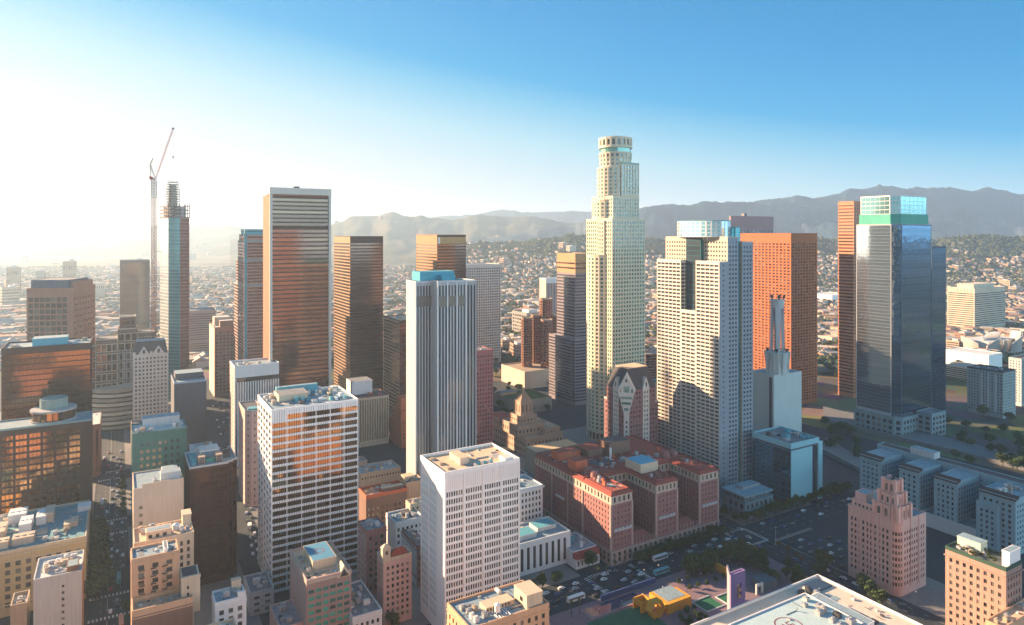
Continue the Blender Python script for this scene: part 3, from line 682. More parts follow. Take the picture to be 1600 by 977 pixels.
# -- the huddle between the two white towers
simple('low_building', 'grey roofed low block with two window rows right of the gridded tower', 563, 743, 560, None, 626, d=22, R=St(2.4, 4, .5, .45, BEIGE, G_DARK, mb=6, mt=1.5), L=BEIGE, roof=ROOFT, units=9, seed=83, big=3)
simple('low_building', 'small pale stuccoed house wall beside the grey roofed low block', 545, 726, 590, None, 574, d=14, R=St(6, 4, .3, .4, BEIGE, G_DARK, mb=6), L=BEIGE, roof=ROOFG)
b = Bld('warehouse', 'brown brick warehouse with a glowing orange roof well', 'building', 572, 780, 468, 560, 636)
b.rblock(0, 0, b.w, b.d, 0, b.h, St(3.2, 3.8, .5, .5, BROWN, G_DARK, mb=2, mt=6), BROWN, roof=ROOFP, par=2.4, parm=ORANGE, wm=BROWN); b.units(2, b.d * .5, b.w - 2, b.d - 2, b.h + .16, 8, 84, 4, [CREAM, PEACH, METAL]); b.penthouse(b.w * .4, 2, b.w * .95, b.d * .4, b.h + .16, b.h + 3.5, BROWN, ROOFP); b.done()
b = simple('storage_building', 'blank peach walled storage block left of the white slab tower', 634, 757, 488, 624, 662, R=St(2.6, 30, .12, .9, PEACH, PEACH, name='wall_groove'), L=CREAM, roof=ROOFG, units=5, seed=85, fin=False); b.penthouse(1, 5, 9, 12, b.h + .2, b.h + 3, CREAM, ROOFP); b.done()
simple('low_building', 'small cream rooftop building catching the sun beside the white slab tower', 641, 790, 452, 634, 664, R=St(3, 4, .4, .5, CREAM, G_DARK, mb=14), L=CREAM, roof=ROOFP, units=2, seed=86)
b = simple('office_block', 'pale blue shaded block with round roof tank left of the white slab tower', 618, 819, 432, 603, 662, R=St(3.0, 4, .5, .52, WHITE2, G_DARK, mb=3, mt=2.2), L=WHITE2, roof=ROOFT, units=3, seed=87, fin=False)
m = MB(); m.cyl(b.w * .55, b.d * .55, b.h, b.h + 2.4, 3.2, n=18); b.one('roof_tank', DGREY, m); b.done()
simple('loft_building', 'tall narrow loft with brick front and blue shaded side wall beside white slab', 651, 856, 404, 627, 668, R=St(3, 3.8, .5, .55, BRICK, G_DARK, mb=2), L=WHITE2, roof=ROOFG, units=4, seed=88)
b = Bld('bank_building', 'narrow gold striped office block with a white rooftop box', 'building', 561, 623, 668, None, 607.5, d=30)
W, Dp, Hh = b.w, b.d, b.h
b.rblock(0, 0, W, Dp, 0, Hh, St(1.75, 80, .55, .97, CREAM, G_GOLD, mu=.5, mb=5, mt=1.5, name='window_strip', nz=1, t=.6), None, wm=CREAM, roof=ROOFD, par=.8, parm=DBRICK)
b.penthouse(-2, Dp * .55, W * .62, Dp + 6, Hh, Hh + 13, WHITE2, ROOFG); b.units(W * .3, 2, W * .9, Dp * .45, Hh + .16, 4, 89, 3, [ORANGE, DBRICK, TAN]); b.done()
b = Bld('loft_building', 'stepped orange brick building glowing in a gap of sun', 'building', 627, 702, 665, 609, 650, h=24)
m = wallm('sun_orange_brick', (.50, .16, .07))  # the sun's orange is put into the red brick's colour
b.rblock(0, 0, b.w, b.d, 0, 24, St(3.5, 4, .4, .5, m, G_DARK), m, wm=m, roof=ROOFR, par=.8); b.rblock(2, 6, b.w, b.d - 4, 24.01, 34, m, m, wm=m, roof=ROOFR, par=.8); b.rblock(4, 12, b.w, b.d - 9, 34.01, 46, m, m, wm=m, roof=ROOFR, par=.8); b.done(40)

# -- small blocks around the red hotel
b = simple('office_block', 'white cornice block with tall paired windows between white tower and red hotel', 790, 772, 452, None, 848, d=24, R=St(2.7, 4.2, .52, .6, WHITE2, G_DARK, mu=1, mb=3, mt=1.6), L=WHITE2, roof=ROOFT, par=.9, units=2, seed=90, fin=False)
m = MB()
for p, q in (((0, 0), (b.w, 0)), ((b.w, 0), (b.w, b.d))):
    d = (Vector(q) - Vector(p)).normalized(); m.obox(p, d, -1.1, (Vector(q) - Vector(p)).length + 1.0, -1.1, -.08, b.h - .6, b.h + .3)
b.one('cornice', WHITE2, m); b.done()
b = Bld('office_block', 'pale low block with six tall black window strips facing the square', 'building', 806, 862, 414, None, 891.5, h=19, d=26)
W, Dp = b.w, b.d
b.rblock(0, 0, W, Dp, 0, 19, St(4.6, 19, .46, .97, WHITE2, G_DARK, mu=2.2, mb=2.5, mt=2.2, name='window_strip', nz=1), WHITE2, wm=WHITE2, roof=ROOFT, par=1.3)
b.penthouse(W * .08, Dp * .2, W * .45, Dp * .62, 19.2, 21.5, LGREY, TEALP); b.penthouse(W * .55, Dp * .4, W * .9, Dp * .8, 19.2, 21.2, LGREY, TEALP); b.units(2, 2, W - 2, Dp - 2, 19.2, 6, 91, 2.6); b.done()
b = Bld('restaurant', 'small white corner house with brown tiled lean to roof', 'building', 900, 876, 424, None, 937, h=8, d=26)
W, Dp = b.w, b.d
b.rblock(0, 3, W, Dp, 0, 9.5, WHITE2, WHITE2, wm=WHITE2, roof=ROOFT, par=.6); b.rblock(0, 0, W, 3, 0, 6.5, St(3, 5, .5, .6, WHITE2, G_DARK, nz=1), WHITE2, wm=WHITE2, roof=None, par=0)
m = MB(); m.hexa([(-.3, -.6, 6.3), (W + .3, -.6, 6.3), (W + .3, 3.1, 6.3), (-.3, 3.1, 6.3)], [(-.3, -.5, 6.6), (W + .3, -.5, 6.6), (W + .3, 3.1, 9.9), (-.3, 3.1, 9.9)]); b.one('tiled_roof', ROOFR, m)
b.units(1, 5, W - 1, Dp - 1, 9.7, 8, 92, 2.4, [TEALP, METAL, WHITE2]); b.done()
simple('apartment_tower', 'grey white apartment slab with paired windows behind the white slab tower', 800, 746, 552, 784, 824, R=St(3.2, 3.4, .5, .5, LGREY, G_DARK, mb=2, mt=2.2), L=LGREY, roof=ROOFR, units=2, seed=93)
simple('low_building', 'wide low hall with sunlit ochre roof beside the library', 838, 708, 590, 820, 905, h=20, R=TAN, L=TAN, roof=wallm('ochre_roof', (.62, .45, .26)), par=.6)
# ================================================================== the skyline
# -- left: bronze glass tower and hotel in front of it
bz = St(60, 3.9, 1.0, .80, DBROWN, G_BRONZE, mu=.5, mb=3, mt=3.5, nu=1, mull=34, mm=DBROWN, t=.3, name='window_band')
b = Bld('office_tower', 'broad bronze glass tower with teal mechanical roof on the left avenue', 'office tower', 142, 538, 505, 2, 147.5, east=True, d=34)
W, Dp, Hh = b.w, b.d, b.h
b.block(rect(0, 0, W, Dp), 0, Hh, bz, DBROWN, roof=ROOFT, par=1.2)
b.penthouse(W * .32, Dp * .25, W * .72, Dp * .7, Hh, Hh + 5, TEALP, ROOFT); b.units(W * .75, 3, W * .97, Dp - 3, Hh + .16, 3, 5, 4); b.units(2, 3, W * .28, Dp - 3, Hh + .16, 3, 6, 4); b.done()
hb = St(7.2, 4.3, .82, .72, DBROWN, G_GOLD, mu=6, mb=8, mt=3.5, t=.7, mull=3, mm=DBROWN, name='window')
b = Bld('hotel', 'brown hotel slab with gold reflecting windows and round rooftop lounge', 'hotel', 143, 657, 462, -18, 146, east=True, d=26)
W, Dp, Hh = b.w, b.d, b.h
b.block(rect(0, 0, W, Dp), 0, Hh, hb, DBROWN, roof=ROOFT, par=1.0, parm=wallm('teal_trim', (.20, .30, .30)), core=BROWN)
cx, cy = W * .60, Dp * .62
m = MB(); m.cyl(cx, cy, Hh, Hh + 1.2, 13.5, n=36); m.cyl(cx, cy, Hh + 7.0, Hh + 8.2, 13.5, n=36); b.one('lounge_ring', GREY, m)
for k in range(24):
    a = 2 * math.pi * k / 24; a2 = 2 * math.pi * (k + 1) / 24
    m = MB(); m.quad(*[(cx + 12.8 * math.cos(q), cy + 12.8 * math.sin(q), z) for q, z in ((a + .02, Hh + 1.2), (a2 - .02, Hh + 1.2), (a2 - .02, Hh + 7.0), (a + .02, Hh + 7.0))]); b.one('window', G_BRONZE, m)
m = MB(); m.cyl(cx, cy, Hh + .5, Hh + 7.05, 12.2, n=36); b.one('lounge_core', DBROWN, m)
m = MB(); m.cyl(cx, cy + 2, Hh + 8.0, Hh + 14.5, 8.2, n=32); b.one('drum', wallm('sage_drum', (.22, .30, .28)), m); b.done()
ds = St(4.6, 4.6, .50, .60, wallm('yellow_stone', (.58, .42, .22)), G_DARK, mu=1.5, mb=4, mt=4.5)
b = Bld('department_store', 'long ochre department store with teal roof crowded with white air handlers', 'building', 134.5, 842, 391, -70, 144.5, east=True, d=62, h=35)
W, Dp, Hh = b.w, b.d, b.h
b.rblock(0, 0, W, Dp, 0, 35, ds, ds, wm=ds.wm, roof=wallm('teal_roof', (.12, .31, .36), var=.3, scale=.2), par=1.3, parm=CREAM)
z = 35.2
for x, y, w, d, h in ((.30, .70, 9, 12, 5.5), (.18, .35, 8, 16, 4.5), (.42, .42, 6, 14, 5), (.55, .55, 5, 14, 5), (.62, .58, 4.5, 15, 5.5), (.40, .12, 10, 8, 4), (.22, .1, 9, 7, 4), (.80, .30, 3.4, 8, 3), (.86, .34, 3.4, 9, 3), (.9, .72, 7, 8, 3)):
    b.unit(W * x, Dp * y, z, w, d, h, rnd.choice([CREAM, WHITE2, BEIGE]), 3)
b.units(W * .05, Dp * .55, W * .45, Dp * .95, z, 16, 7, 3.4, [CREAM, METAL, WHITE2]); b.units(W * .2, 3, W * .95, Dp * .3, z, 9, 8, 3); b.ducts(W * .2, 4, W * .9, Dp * .9, z, 14, 4); b.clutter(W * .2, 3, W - 3, Dp - 4, z, 50, 11); b.belts(rect(0, 0, W, Dp), [33.2, 30, 6], CREAM, .5); b.done()
b = Bld('apartment_tower', 'blank grey party wall with one window column and cluttered white roof', 'building', 128, 894, 345, 52, 134.5, east=True, d=26)
W, Dp, Hh = b.w, b.d, b.h
b.block(rect(0, 0, W, Dp), 0, Hh, [St(2.2, 3.4, .55, .42, LGREY, G_DARK, mb=2, mt=3.5, skip=lambda u, z, a, c: u != int(a * .62)), St(3, 3.6, .5, .6, wallm('glow_orange_render', (.55, .26, .13)), G_DARK), None, None], LGREY, roof=ROOFW, par=1.2)  # orange reflected onto the side wall is put into its colour
b.units(2, Dp * .25, W - 2, Dp - 3, Hh + .16, 14, 9, 3.6, [WHITE2, CREAM, METAL, BEIGE]); b.penthouse(W * .68, Dp * .1, W * .92, Dp * .42, Hh + .16, Hh + 2.6, BROWN, ROOFT); b.ducts(3, 3, W - 3, Dp - 3, Hh + .16, 9, 3); b.clutter(2, 2, W - 3, Dp - 3, Hh + .16, 30, 13); b.done()
b = simple('low_building', 'small tan shop block with sunken roof at the lower left corner', 42, 948, 335, 16, 50, R=TAN, roof=ROOFW, par=2.2, units=2, east=True, d=14, fin=False); b.done()
simple('office_block', 'narrow brown block with pale blue roof between bronze tower and avenue', 157, 664, 590, 120, 160.5, R=St(4, 60, .4, .95, BROWN, G_DBRONZE, nz=1, mb=3, mt=3), roof=ROOFW, par=1.0, units=2, east=True, d=50)
# -- far left
sq = St(6.2, 6.6, .84, .74, ROSEGRAN, G_BLACK, mu=1.2, mb=4, mt=9, t=.9)
b = Bld('office_tower', 'rose granite tower with deep square windows and a dark blue top band', 'office tower', P=(-490, 752), phi=math.radians(8), w=43, d=60, h=158)
b.P = Vector((-490, 752)) - b.A * 46; b.root.location = (b.P.x, b.P.y, 0)
b.block([(0, 0), (43, 0), (46, 4), (46, 56), (0, 56)], 0, 151, [sq, None, sq.but(fu=.5, fz=.4), sq, sq], ROSEGRAN, roof=ROOFD, par=.5)
b.rblock(3, 3, 41, 50, 151.2, 160, wallm('navy_band', (.10, .13, .17)), wm=wallm('navy_band', (.10, .13, .17)), par=.4); b.rblock(42, 8, 45.8, 50, 151.2, 158, ROSEGRAN, wm=ROSEGRAN, par=.3); b.done()
simple('office_tower', 'dark olive glass tower standing alone in the left haze', 187.5, 408, 1250, None, 234, d=45, R=St(60, 3.6, 1, .82, DGREY, glassm('olive_glass', (.13, .12, .085), (.18, .16, .11), metal=.5), nu=1, mull=30, mb=3, mt=3, t=.3, name='window_band', mm=DGREY), roof=ROOFG)
ey = St(5.4, 13.0, .70, .72, BROWN, G_BRONZE, mu=1.0, mb=4, mt=4, t=.8)
EYT = wallm('cream_frame', (.62, .50, .36))
b = Bld('office_block', 'stepped brown granite block with cream framed square windows', 'office building', 187, 516, 800, None, 242, d=40, h=98)
W = b.w
def frames(bb, p, q, z0, z1, nu, nz):      # pale frames round each big window
    p = Vector(p); q = Vector(q); L = (q - p).length; d = (q - p) / L; m = bb.mb('window_frame', EYT); cu = L / nu; cz = (z1 - z0) / nz
    for i in range(nu):
        for j in range(nz):
            u0, u1, a, c = i * cu + cu * .08, (i + 1) * cu - cu * .08, z0 + j * cz + cz * .16, z0 + (j + 1) * cz - cz * .16
            for r in ((u0, u1, c, c + .7), (u0, u1, a - .7, a), (u0 - .5, u0, a - .7, c + .7), (u1, u1 + .5, a - .7, c + .7)): m.obox(p, d, r[0], r[1], -.3, .0, r[2], r[3])
for (x0, y0, x1, y1, h, nu) in ((-2, 4, 19, 34, 98, 3), (-24, -4, -2.5, 30, 88, 4), (19.5, 10, W, 36, 92, 5), (-36, 8, -24.5, 30, 80, 2)):
    nz = max(2, int(h / 12))
    b.rblock(x0, y0, x1, y1, 0, h, ey.but(nu=nu, nz=nz), wm=BROWN, roof=ROOFG, par=1.0, parm=EYT); frames(b, (x0, y0), (x1, y0), 4, h - 4, nu, nz); frames(b, (x1, y0), (x1, y1), 4, h - 4, 4, nz)
b.rblock(0, 8, 17, 30, 98.2, 112, ey.but(nu=3, nz=1), wm=BROWN, par=1.0, parm=EYT)
for i in range(6): b.mb('rib', GREY).box(-1 + i * 3.8, 3.0, 4, .2 + i * 3.8, 3.96, 74)
b.done()
gs = St(3.3, 4.0, .5, .52, wallm('ivory_stone', (.60, .53, .46)), G_DARK, mu=.9, mb=3, mt=2)
b = Bld('apartment_tower', 'ivory apartment tower with dark mansard roof and two pointed gables', 'building', 208, 556, 684, 203.5, 263, d=26)
W, Dp, Hh = b.w, b.d, b.h
b.rblock(0, 0, W, Dp, 0, Hh, gs, wm=gs.wm, roof=None, par=.5)
m = MB(); m.frustum(rect(.3, .3, W - .3, Dp - .3), Hh + .2, rect(2.5, 5, W - 2.5, Dp - 5), Hh + 13); b.one('mansard_roof', ROOFD, m)
m = MB(); m.box(3, 5.5, Hh + 13, W - 3, Dp - 5.5, Hh + 13.6); b.one('roof', ROOFT, m)
for xc, hw in ((.30, 5.6), (.72, 6.2)):
    m = MB(); x = W * xc; m.hexa([(x - hw, -.5, Hh - .5), (x + hw, -.5, Hh - .5), (x, -.5, Hh + 8.5)], [(x - hw, 5, Hh - .5), (x + hw, 5, Hh - .5), (x, 5, Hh + 8.5)]); o = b.one('gable', gs.wm, m)
    m = MB(); m.box(x - 1.1, -.58, Hh + 1.2, x + 1.1, -.51, Hh + 5.2); m.build('window', G_DARK, o)
for i in (0, 3):
    m = MB(); x = W * (.03, .94, .5, .51)[i]; m.box(x - 1.2, -.3, Hh - .5, x + 1.2, 3, Hh + 3); b.one('dormer', gs.wm, m)
b.rblock(-2, -16, W * .55, -.6, 0, 22, BEIGE, wm=BEIGE, roof=ROOFG); b.rblock(W * .56, -14, W + 3, -.6, 0, 24, BEIGE, wm=BEIGE, roof=ROOFG); b.units(W * .6, -12, W, -2, 24.2, 3, 5, 3); b.done()
b = Bld('shopping_mall', 'curved layered stone mall terrace glowing by the avenue bend', 'building', 158, 640, 720, None, 206, d=60, h=46)
def fan(x, y, r0, r1, a0, a1, n=18): return [(x + r1 * math.cos(a0 + (a1 - a0) * i / n), y + r1 * math.sin(a0 + (a1 - a0) * i / n)) for i in range(n + 1)]
for k in range(9):
    z = 3 + k * 4.6; m = b.mb('terrace_band', CREAM if k % 2 else TAN); r = 40 - k * 1.2
    m.prism(fan(18, 34, 0, r, -2.6, .2), z, z + 2.6)
    b.mb('glazed_band', G_BRONZE).prism(fan(18, 34, 0, r - 1.5, -2.6, .2), z - 2.0, z + .01)
m = MB(); m.prism(fan(18, 34, 0, 29, -2.6, .2), 42.4, 44); b.one('roof', TAN, m); b.done()

# -- unfinished supertall with its crane
g1 = St(60, 4.2, 1, .78, wallm('pale_cladding', (.62, .62, .6)), G_GREY, nu=1, mb=3, mt=1, t=.3, name='window_band', mull=8)
g2 = g1.but(gm=G_TEAL, wm=TEALP, mull=6); g3 = g1.but(gm=G_DBRONZE, wm=wallm('rose_spandrel', (.36, .20, .18)), mull=10)
b = Bld('skyscraper', 'slender unfinished skyscraper with teal glass and a bare scaffolded crown', 'skyscraper', 281, 337, 850, None, None, w=16, d=20, h=232)
s_ = 850 / F
def scr(px, back): # local point that shows at a photo column, `back` metres behind the tower's near corner
    X = (px - CX) / F * (850 + back); v = Vector((X, 850 + back)) - b.P; return (v.dot(b.A), v.dot(b.B))
pl = [scr(281, 0), scr(296, 7), scr(290, 30), scr(262, 34), scr(250, 20), scr(263, 3)]
b.block(pl, 0, 232, [g3, g3, g3, g1, g1.but(gm=G_SILVER), g2], g1.wm, roof=ROOFG, par=0)
for z in range(0, 4):
    for i in range(6):
        a, c = pl[i], pl[(i + 1) % 6]; b.mb('bare_slab_edge', DMETAL if i % 2 else wallm('rust_steel', (.28, .10, .05))).bar((*a, 233 + z * 4.6), (*c, 233 + z * 4.6), .55)
        b.mb('bare_column', DMETAL).bar((*a, 232), (*a, 250), .6); mid = ((a[0] + c[0]) / 2, (a[1] + c[1]) / 2); b.mb('bare_column', DMETAL).bar((*mid, 232), (*mid, 250), .5)
        if z < 3 and i in (4, 5): b.mb('bare_column', DMETAL).bar((*a, 233 + z * 4.6), (*c, 237.6 + z * 4.6), .4)
m = MB(); m.prism(inset(pl, 3.5), 232, 246); b.one('core_wall', GREY, m)
cc = scr(270, 18)
for k in range(11):
    z = 247 + k * 3.1; r = 8.4 - .0 * k - (k > 6) * (k - 6) * .55
    m = MB(); m.cyl(cc[0], cc[1], z, z + .55, r, n=14); b.one('crown_ring', DMETAL, m)
    for i in range(12):
        q = 2 * math.pi * i / 12; b.mb('scaffold', METAL).bar((cc[0] + r * math.cos(q), cc[1] + r * math.sin(q), z), (cc[0] + r * math.cos(q + .5 * (k % 2) - .25), cc[1] + r * math.sin(q + .5 * (k % 2) - .25), z + 3.1), .22)
m = MB(); m.cyl(cc[0], cc[1], 240, 275, 5.6, 4.2, 14); b.one('spire_core', TAN, m)
for i in range(10): b.mb('scaffold', METAL).bar((cc[0] + 7.5, cc[1] - 3, 246 + i * 3), (cc[0] + 9.5, cc[1] - 3, 248 + i * 3), .15)
b.mb('scaffold', METAL).bar((cc[0] + 9.5, cc[1] - 3, 240), (cc[0] + 9.5, cc[1] - 3, 281), .2); b.done()
c = empty('tower_crane', ((240.5 - CX) / F * 838, 838, 0), 0); tag(c, 'red and white luffing tower crane tied to the unfinished skyscraper', 'crane')
def lattice(m, a, b_, w, n):
    a = Vector(a); b_ = Vector(b_); q = (b_ - a).to_track_quat('Z', 'Y'); o = [q @ Vector(p) for p in ((-w, -w, 0), (w, -w, 0), (w, w, 0), (-w, w, 0))]
    for p in o: m.bar(a + p, b_ + p, w * .17)
    for k in range(n):
        s0, s1 = a.lerp(b_, k / n), a.lerp(b_, (k + 1) / n)
        for i in range(4): m.bar(s0 + o[i], s1 + o[(i + 1) % 4], w * .11); m.bar(s0 + o[i], s0 + o[(i + 1) % 4], w * .11)
zc = H + 838 * (HY - 281) / F
m = MB(); lattice(m, (0, 0, 0), (0, 0, zc - 22), 1.9, 60); m.build('mast', wallm('rust_lattice', (.34, .13, .09)), c)
m = MB(); lattice(m, (0, 0, zc - 22), (0, 0, zc), 2.1, 6); m.build('climbing_frame', DMETAL, c)
m = MB(); m.box(-4.5, -2, zc, 2.2, 2, zc + 2.2); m.box(-5, -2.2, zc + 2.2, -2.4, 2.2, zc + 4); m.build('counterweight_deck', REDST, c)
m = MB(); m.box(1.2, -3.2, zc + .5, 3.6, -1, zc + 3); m.build('cab', WHITE2, c)
tip = ((270.5 - 240.5) / F * 838, 0, H + 838 * (HY - 201) / F)
m = MB(); lattice(m, (2.4, 0, zc + 2), tip, .75, 26); m.build('jib', wallm('red_white_jib', (.62, .22, .20)), c)
ap = (-4.6, 0, H + 838 * (HY - 257) / F)
m = MB(); lattice(m, (1.5, 0, zc + 2), ap, .7, 6); lattice(m, (-4, 0, zc + 2), ap, .5, 6); m.build('a_frame', DMETAL, c)
m = MB(); m.bar(ap, (tip[0] * .7, 0, zc + (tip[2] - zc) * .7), .12); m.bar(ap, (-1, 0, ap[2] + 8), .5); m.bar((tip[0], 0, tip[2]), (tip[0], 0, tip[2] - 34), .12); m.box(tip[0] - .5, -.5, tip[2] - 37, tip[0] + .5, .5, tip[2] - 34); m.build('cable', DMETAL, c)
m = MB(); m.box(tip[0] - 1, -1, tip[2] - 1, tip[0] + 1, 1, tip[2] + 1); m.build('sheave_head', DMETAL, c)
m = MB()
for z in (100, 130, 160, 190, 220): m.bar((1.8, 0, z), (9, 6, z), .3)
m.build('wall_tie', DMETAL, c)

rb1 = wallm('rose_band', (.38, .22, .18))
simple('office_block', 'hazy brown banded slab behind the unfinished skyscraper', 292, 487, 1150, None, 337, d=50, R=St(80, 3.9, 1, .5, rb1, G_DARK, nu=1, mb=3, mt=4, t=.3, name='window_band'), roof=ROOFG)
b = simple('office_tower', 'slim rose tower with sunlit edge and cream rooftop box', 335, 513, 876, 327, 366, R=St(4.8, 4.3, .62, .55, ROSEGRAN, G_DARK, mb=3, mt=4), L=CREAM, roof=ROOFW, fin=False); b.penthouse(b.w * .3, 4, b.w * .98, 20, b.h, b.h + 8, BROWN, ROOFW); b.penthouse(b.w * .1, 22, b.w * .9, 40, b.h, b.h + 11, CREAM, ROOFW); b.done()  # sunlight on the left side is put into a paler wall colour
# -- stepped tower with teal top
b = Bld('office_tower', 'stepped rose banded tower with teal glass corner and top', 'office tower', 382, 359, 800, 366, 430)
W, Dp, Hh = b.w, b.d, b.h
r2 = St(60, 3.9, 1, .52, rb1, G_DBRONZE, nu=1, mb=3, mt=1, t=.3, name='window_band', mull=12); tt = r2.but(wm=TEALP, gm=G_TEAL, fz=.8)
for k, (f, z0, z1) in enumerate(((1.0, 0, 150), (.8, 150, 180), (.62, 180, 203), (.5, 203, Hh - 6))):
    b.block([(3, 0), (W, 0), (W, Dp * f), (0, Dp * f), (0, 3)], z0 + .02 * k, z1, [r2, r2, r2, r2, tt], rb1, roof=TEALP, par=.8, parm=TEALP)
b.block([(3, 1), (W, 1), (W, Dp * .4), (1, Dp * .4), (1, 3)], Hh - 6, Hh, tt, TEALP, roof=TEALP, par=.6); b.done()
# -- dark tower between white piers
an = St(60, 4.15, 1.0, .66, DBROWN, G_DBRONZE, nu=1, mb=4, mt=2, mull=40, mm=DBROWN, t=.35, name='window_band')
b = Bld('office_tower', 'tall dark bronze slab framed by white corner piers and white cap', 'office tower', 422.5, 305, 640, 411, 515.5)
W, Dp, Hh = b.w, b.d, b.h
ol = glassm('olive_window_glass', (.10, .052, .032), (.20, .12, .07), metal=.7, var=.35)
b.block(rect(0, 0, W, Dp), 0, Hh - 30, [an, an, an, None], wallm('copper_panel', (.33, .105, .045)), roof=None, par=0, core=DBROWN)
b.block(rect(0, 0, W, Dp), Hh - 29.98, Hh, [an.but(gm=ol, mb=.4), an, an, None], wallm('copper_panel', (.33, .105, .045)), roof=ROOFG, par=.6, core=DBROWN)
for x in (-.9, W - 1.6): b.mb('corner_pier', PALE).box(x, -1.6, 0, x + 2.5, -.01, Hh + 1)
b.mb('white_cap', PALE).box(-.9, -1.9, Hh + 1.0, W + .9, Dp * .6, Hh + 7.4)
for i in range(6): b.mast(W * (.3 + .11 * i), Dp * .3, Hh + 7.4, 3 + (i % 3) * 2)
b.mb('cap_rim', DMETAL).box(W * .4, 5, Hh + 7.4, W * .5, 6, Hh + 9.4)
b.done()
dk = St(60, 3.9, 1.0, .62, DBROWN, G_DBRONZE, nu=1, mb=4, mt=7, mull=30, mm=DBROWN, t=.35, name='window_band')
simple('office_tower', 'flat topped dark brown tower with golden lit western side', 547, 370, 820, 521.8, 598.5, R=dk, L=dk.but(gm=G_GOLD, wm=wallm('sunlit_spandrel', (.36, .22, .12))), roof=ROOFD, par=.6)  # golden sunlight on the western side is put into spandrel and glass colours
simple('office_block', 'short bronze block with sunlit left side beside the dark brown tower', 624, 502, 750, 599, 660, R=dk.but(mt=2), L=dk.but(gm=G_GOLD, wm=TAN, mt=2), roof=ROOFP, par=.8, units=3)  # left side's sunlight is put into lighter wall and glass colours
ub = St(60, 3.9, 1, .55, wallm('sunlit_band', (.38, .20, .10)), G_GOLD, nu=1, mb=4, mt=11, t=.35, name='window_band')  # orange sunlight of the left side is put into band and glass
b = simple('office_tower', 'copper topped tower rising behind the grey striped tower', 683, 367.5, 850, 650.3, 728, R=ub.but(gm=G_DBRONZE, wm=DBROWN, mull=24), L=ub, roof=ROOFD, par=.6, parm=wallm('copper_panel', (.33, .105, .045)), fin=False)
b.mb('gold_band', wallm('gold_panel', (.44, .28, .12))).box(.5, -.15, b.h - 11, b.w - .5, -.01, b.h - 2.5); b.mb('sign_panel', WHITE2).box(1.5, -.3, b.h - 11, 4.0, -.16, b.h - 3); b.done()
# -- grey striped cruciform tower
vs_ = St(2.6, 200, .52, .985, wallm('mid_grey_rib', (.40, .41, .42)), G_BLACK, mu=.5, mb=6, mt=1.5, nz=1, t=.6, name='window_strip'); cl = wallm('light_grey_panel', (.40, .41, .42), var=.05)
b = Bld('office_tower', 'tall grey tower of vertical stripes with notched corners and teal roof screen', 'office tower', 684, 441, 512, None, None, w=40, d=34)
P0 = b.P.copy()
def lp(px, dep):
    v = Vector(((px - CX) / F * dep, dep)) - P0; return (v.dot(b.A), v.dot(b.B))
Lh = b.h
w2 = 24.2
b.rblock(0, 0, w2, 36, 0, Lh, vs_, cl, wm=cl, roof=TEALP, par=1.0, parm=LGREY)         # projecting block
b.rblock(-13.2, 11, -.02, 31, 0, Lh - .6, vs_, cl, wm=cl, roof=TEALP, par=1.0, parm=LGREY)          # left wing
b.rblock(w2 + .02, 6, w2 + 12, 31, 0, Lh - .9, vs_.but(wm=GREY), cl, wm=cl, roof=TEALP, par=1.0, parm=LGREY)  # right wing
m = wallm('teal_screen', (.05, .33, .42))
b.rblock(-9, 13, 20, 29, Lh + .2, Lh + 7, m, wm=m, roof=TEALP, par=.4); b.rblock(6, 5, 17, 12.9, Lh + .2, Lh + 4, m, wm=m, roof=TEALP, par=.4)
for x in (-13.3, -.1 + 0, 8.1, 16.1, w2 - .3): b.mb('bright_pier', WHITE2).box(x - .45, (10.6 if x < -1 else -.4), 0, x + .45, (10.99 if x < -1 else -.01), Lh)
b.mb('dark_band', G_BLACK).box(.4, -.05, Lh - 19, w2 - .4, -.002, Lh - 11); b.mb('dark_band', G_BLACK).box(-13.1, 10.95, Lh - 19, -.4, 10.998, Lh - 11)
b.done()
simple('office_tower', 'white square grid tower half hidden behind the grey striped tower', 722, 415, 1090, 700, 782.5, R=St(4.2, 4.3, .62, .62, wallm('ivory_grid', (.58, .52, .46)), G_DARK, mb=4, mt=4, t=.7), roof=ROOFG, par=1)
simple('apartment_tower', 'narrow red grid block at the foot of the white square grid tower', 735, 551, 640, None, 770.5, d=24, R=St(3.0, 4.0, .5, .5, wallm('crimson_panel', (.36, .13, .13)), G_DARK, mb=4, mt=3), roof=ROOFG, units=3)

# -- small ribbed white slab left of the dark piered tower
rw = St(2.2, 50, .5, .97, WHITE2, G_SLATE, nz=1, mb=4, mt=12, name='window_strip')
b = Bld('office_block', 'white slab with deep parapet and vertical ribs before the tall dark bronze slab', 'office building', 366.6, 575, 610, 359, 436)
b.rblock(0, 0, b.w, b.d, 0, b.h, rw, St(12, 4, .9, .6, PINK, PINK, mt=10), wm=WHITE2, roof=ROOFT, par=1.6)  # pinkish sunlight on the left side is put into its wall colour
b.mb('dark_band', G_DARK).box(1.5, -.05, b.h - 13.5, b.w, -.002, b.h - 9.5); b.units(3, 3, b.w - 3, b.d - 3, b.h + .16, 4, 6, 4); b.done()
b = Bld('apartment_tower', 'octagonal grey block with a glowing teal roof skylight left of the gridded tower', 'building', 384, 645, 520, 373, 412)
W, Dp = b.w, b.d
b.block([(4, 0), (W - 4, 0), (W, 4), (W, Dp), (0, Dp), (0, 4)], 0, b.h, St(5, 5, .25, .3, PINK, G_DARK), GREY, roof=DGREY, par=1.0)
m = MB(); m.cyl(W * .5, 9, b.h + .1, b.h + 1.2, 4.2, n=14); b.one('skylight', TEALP, m); b.done(40)
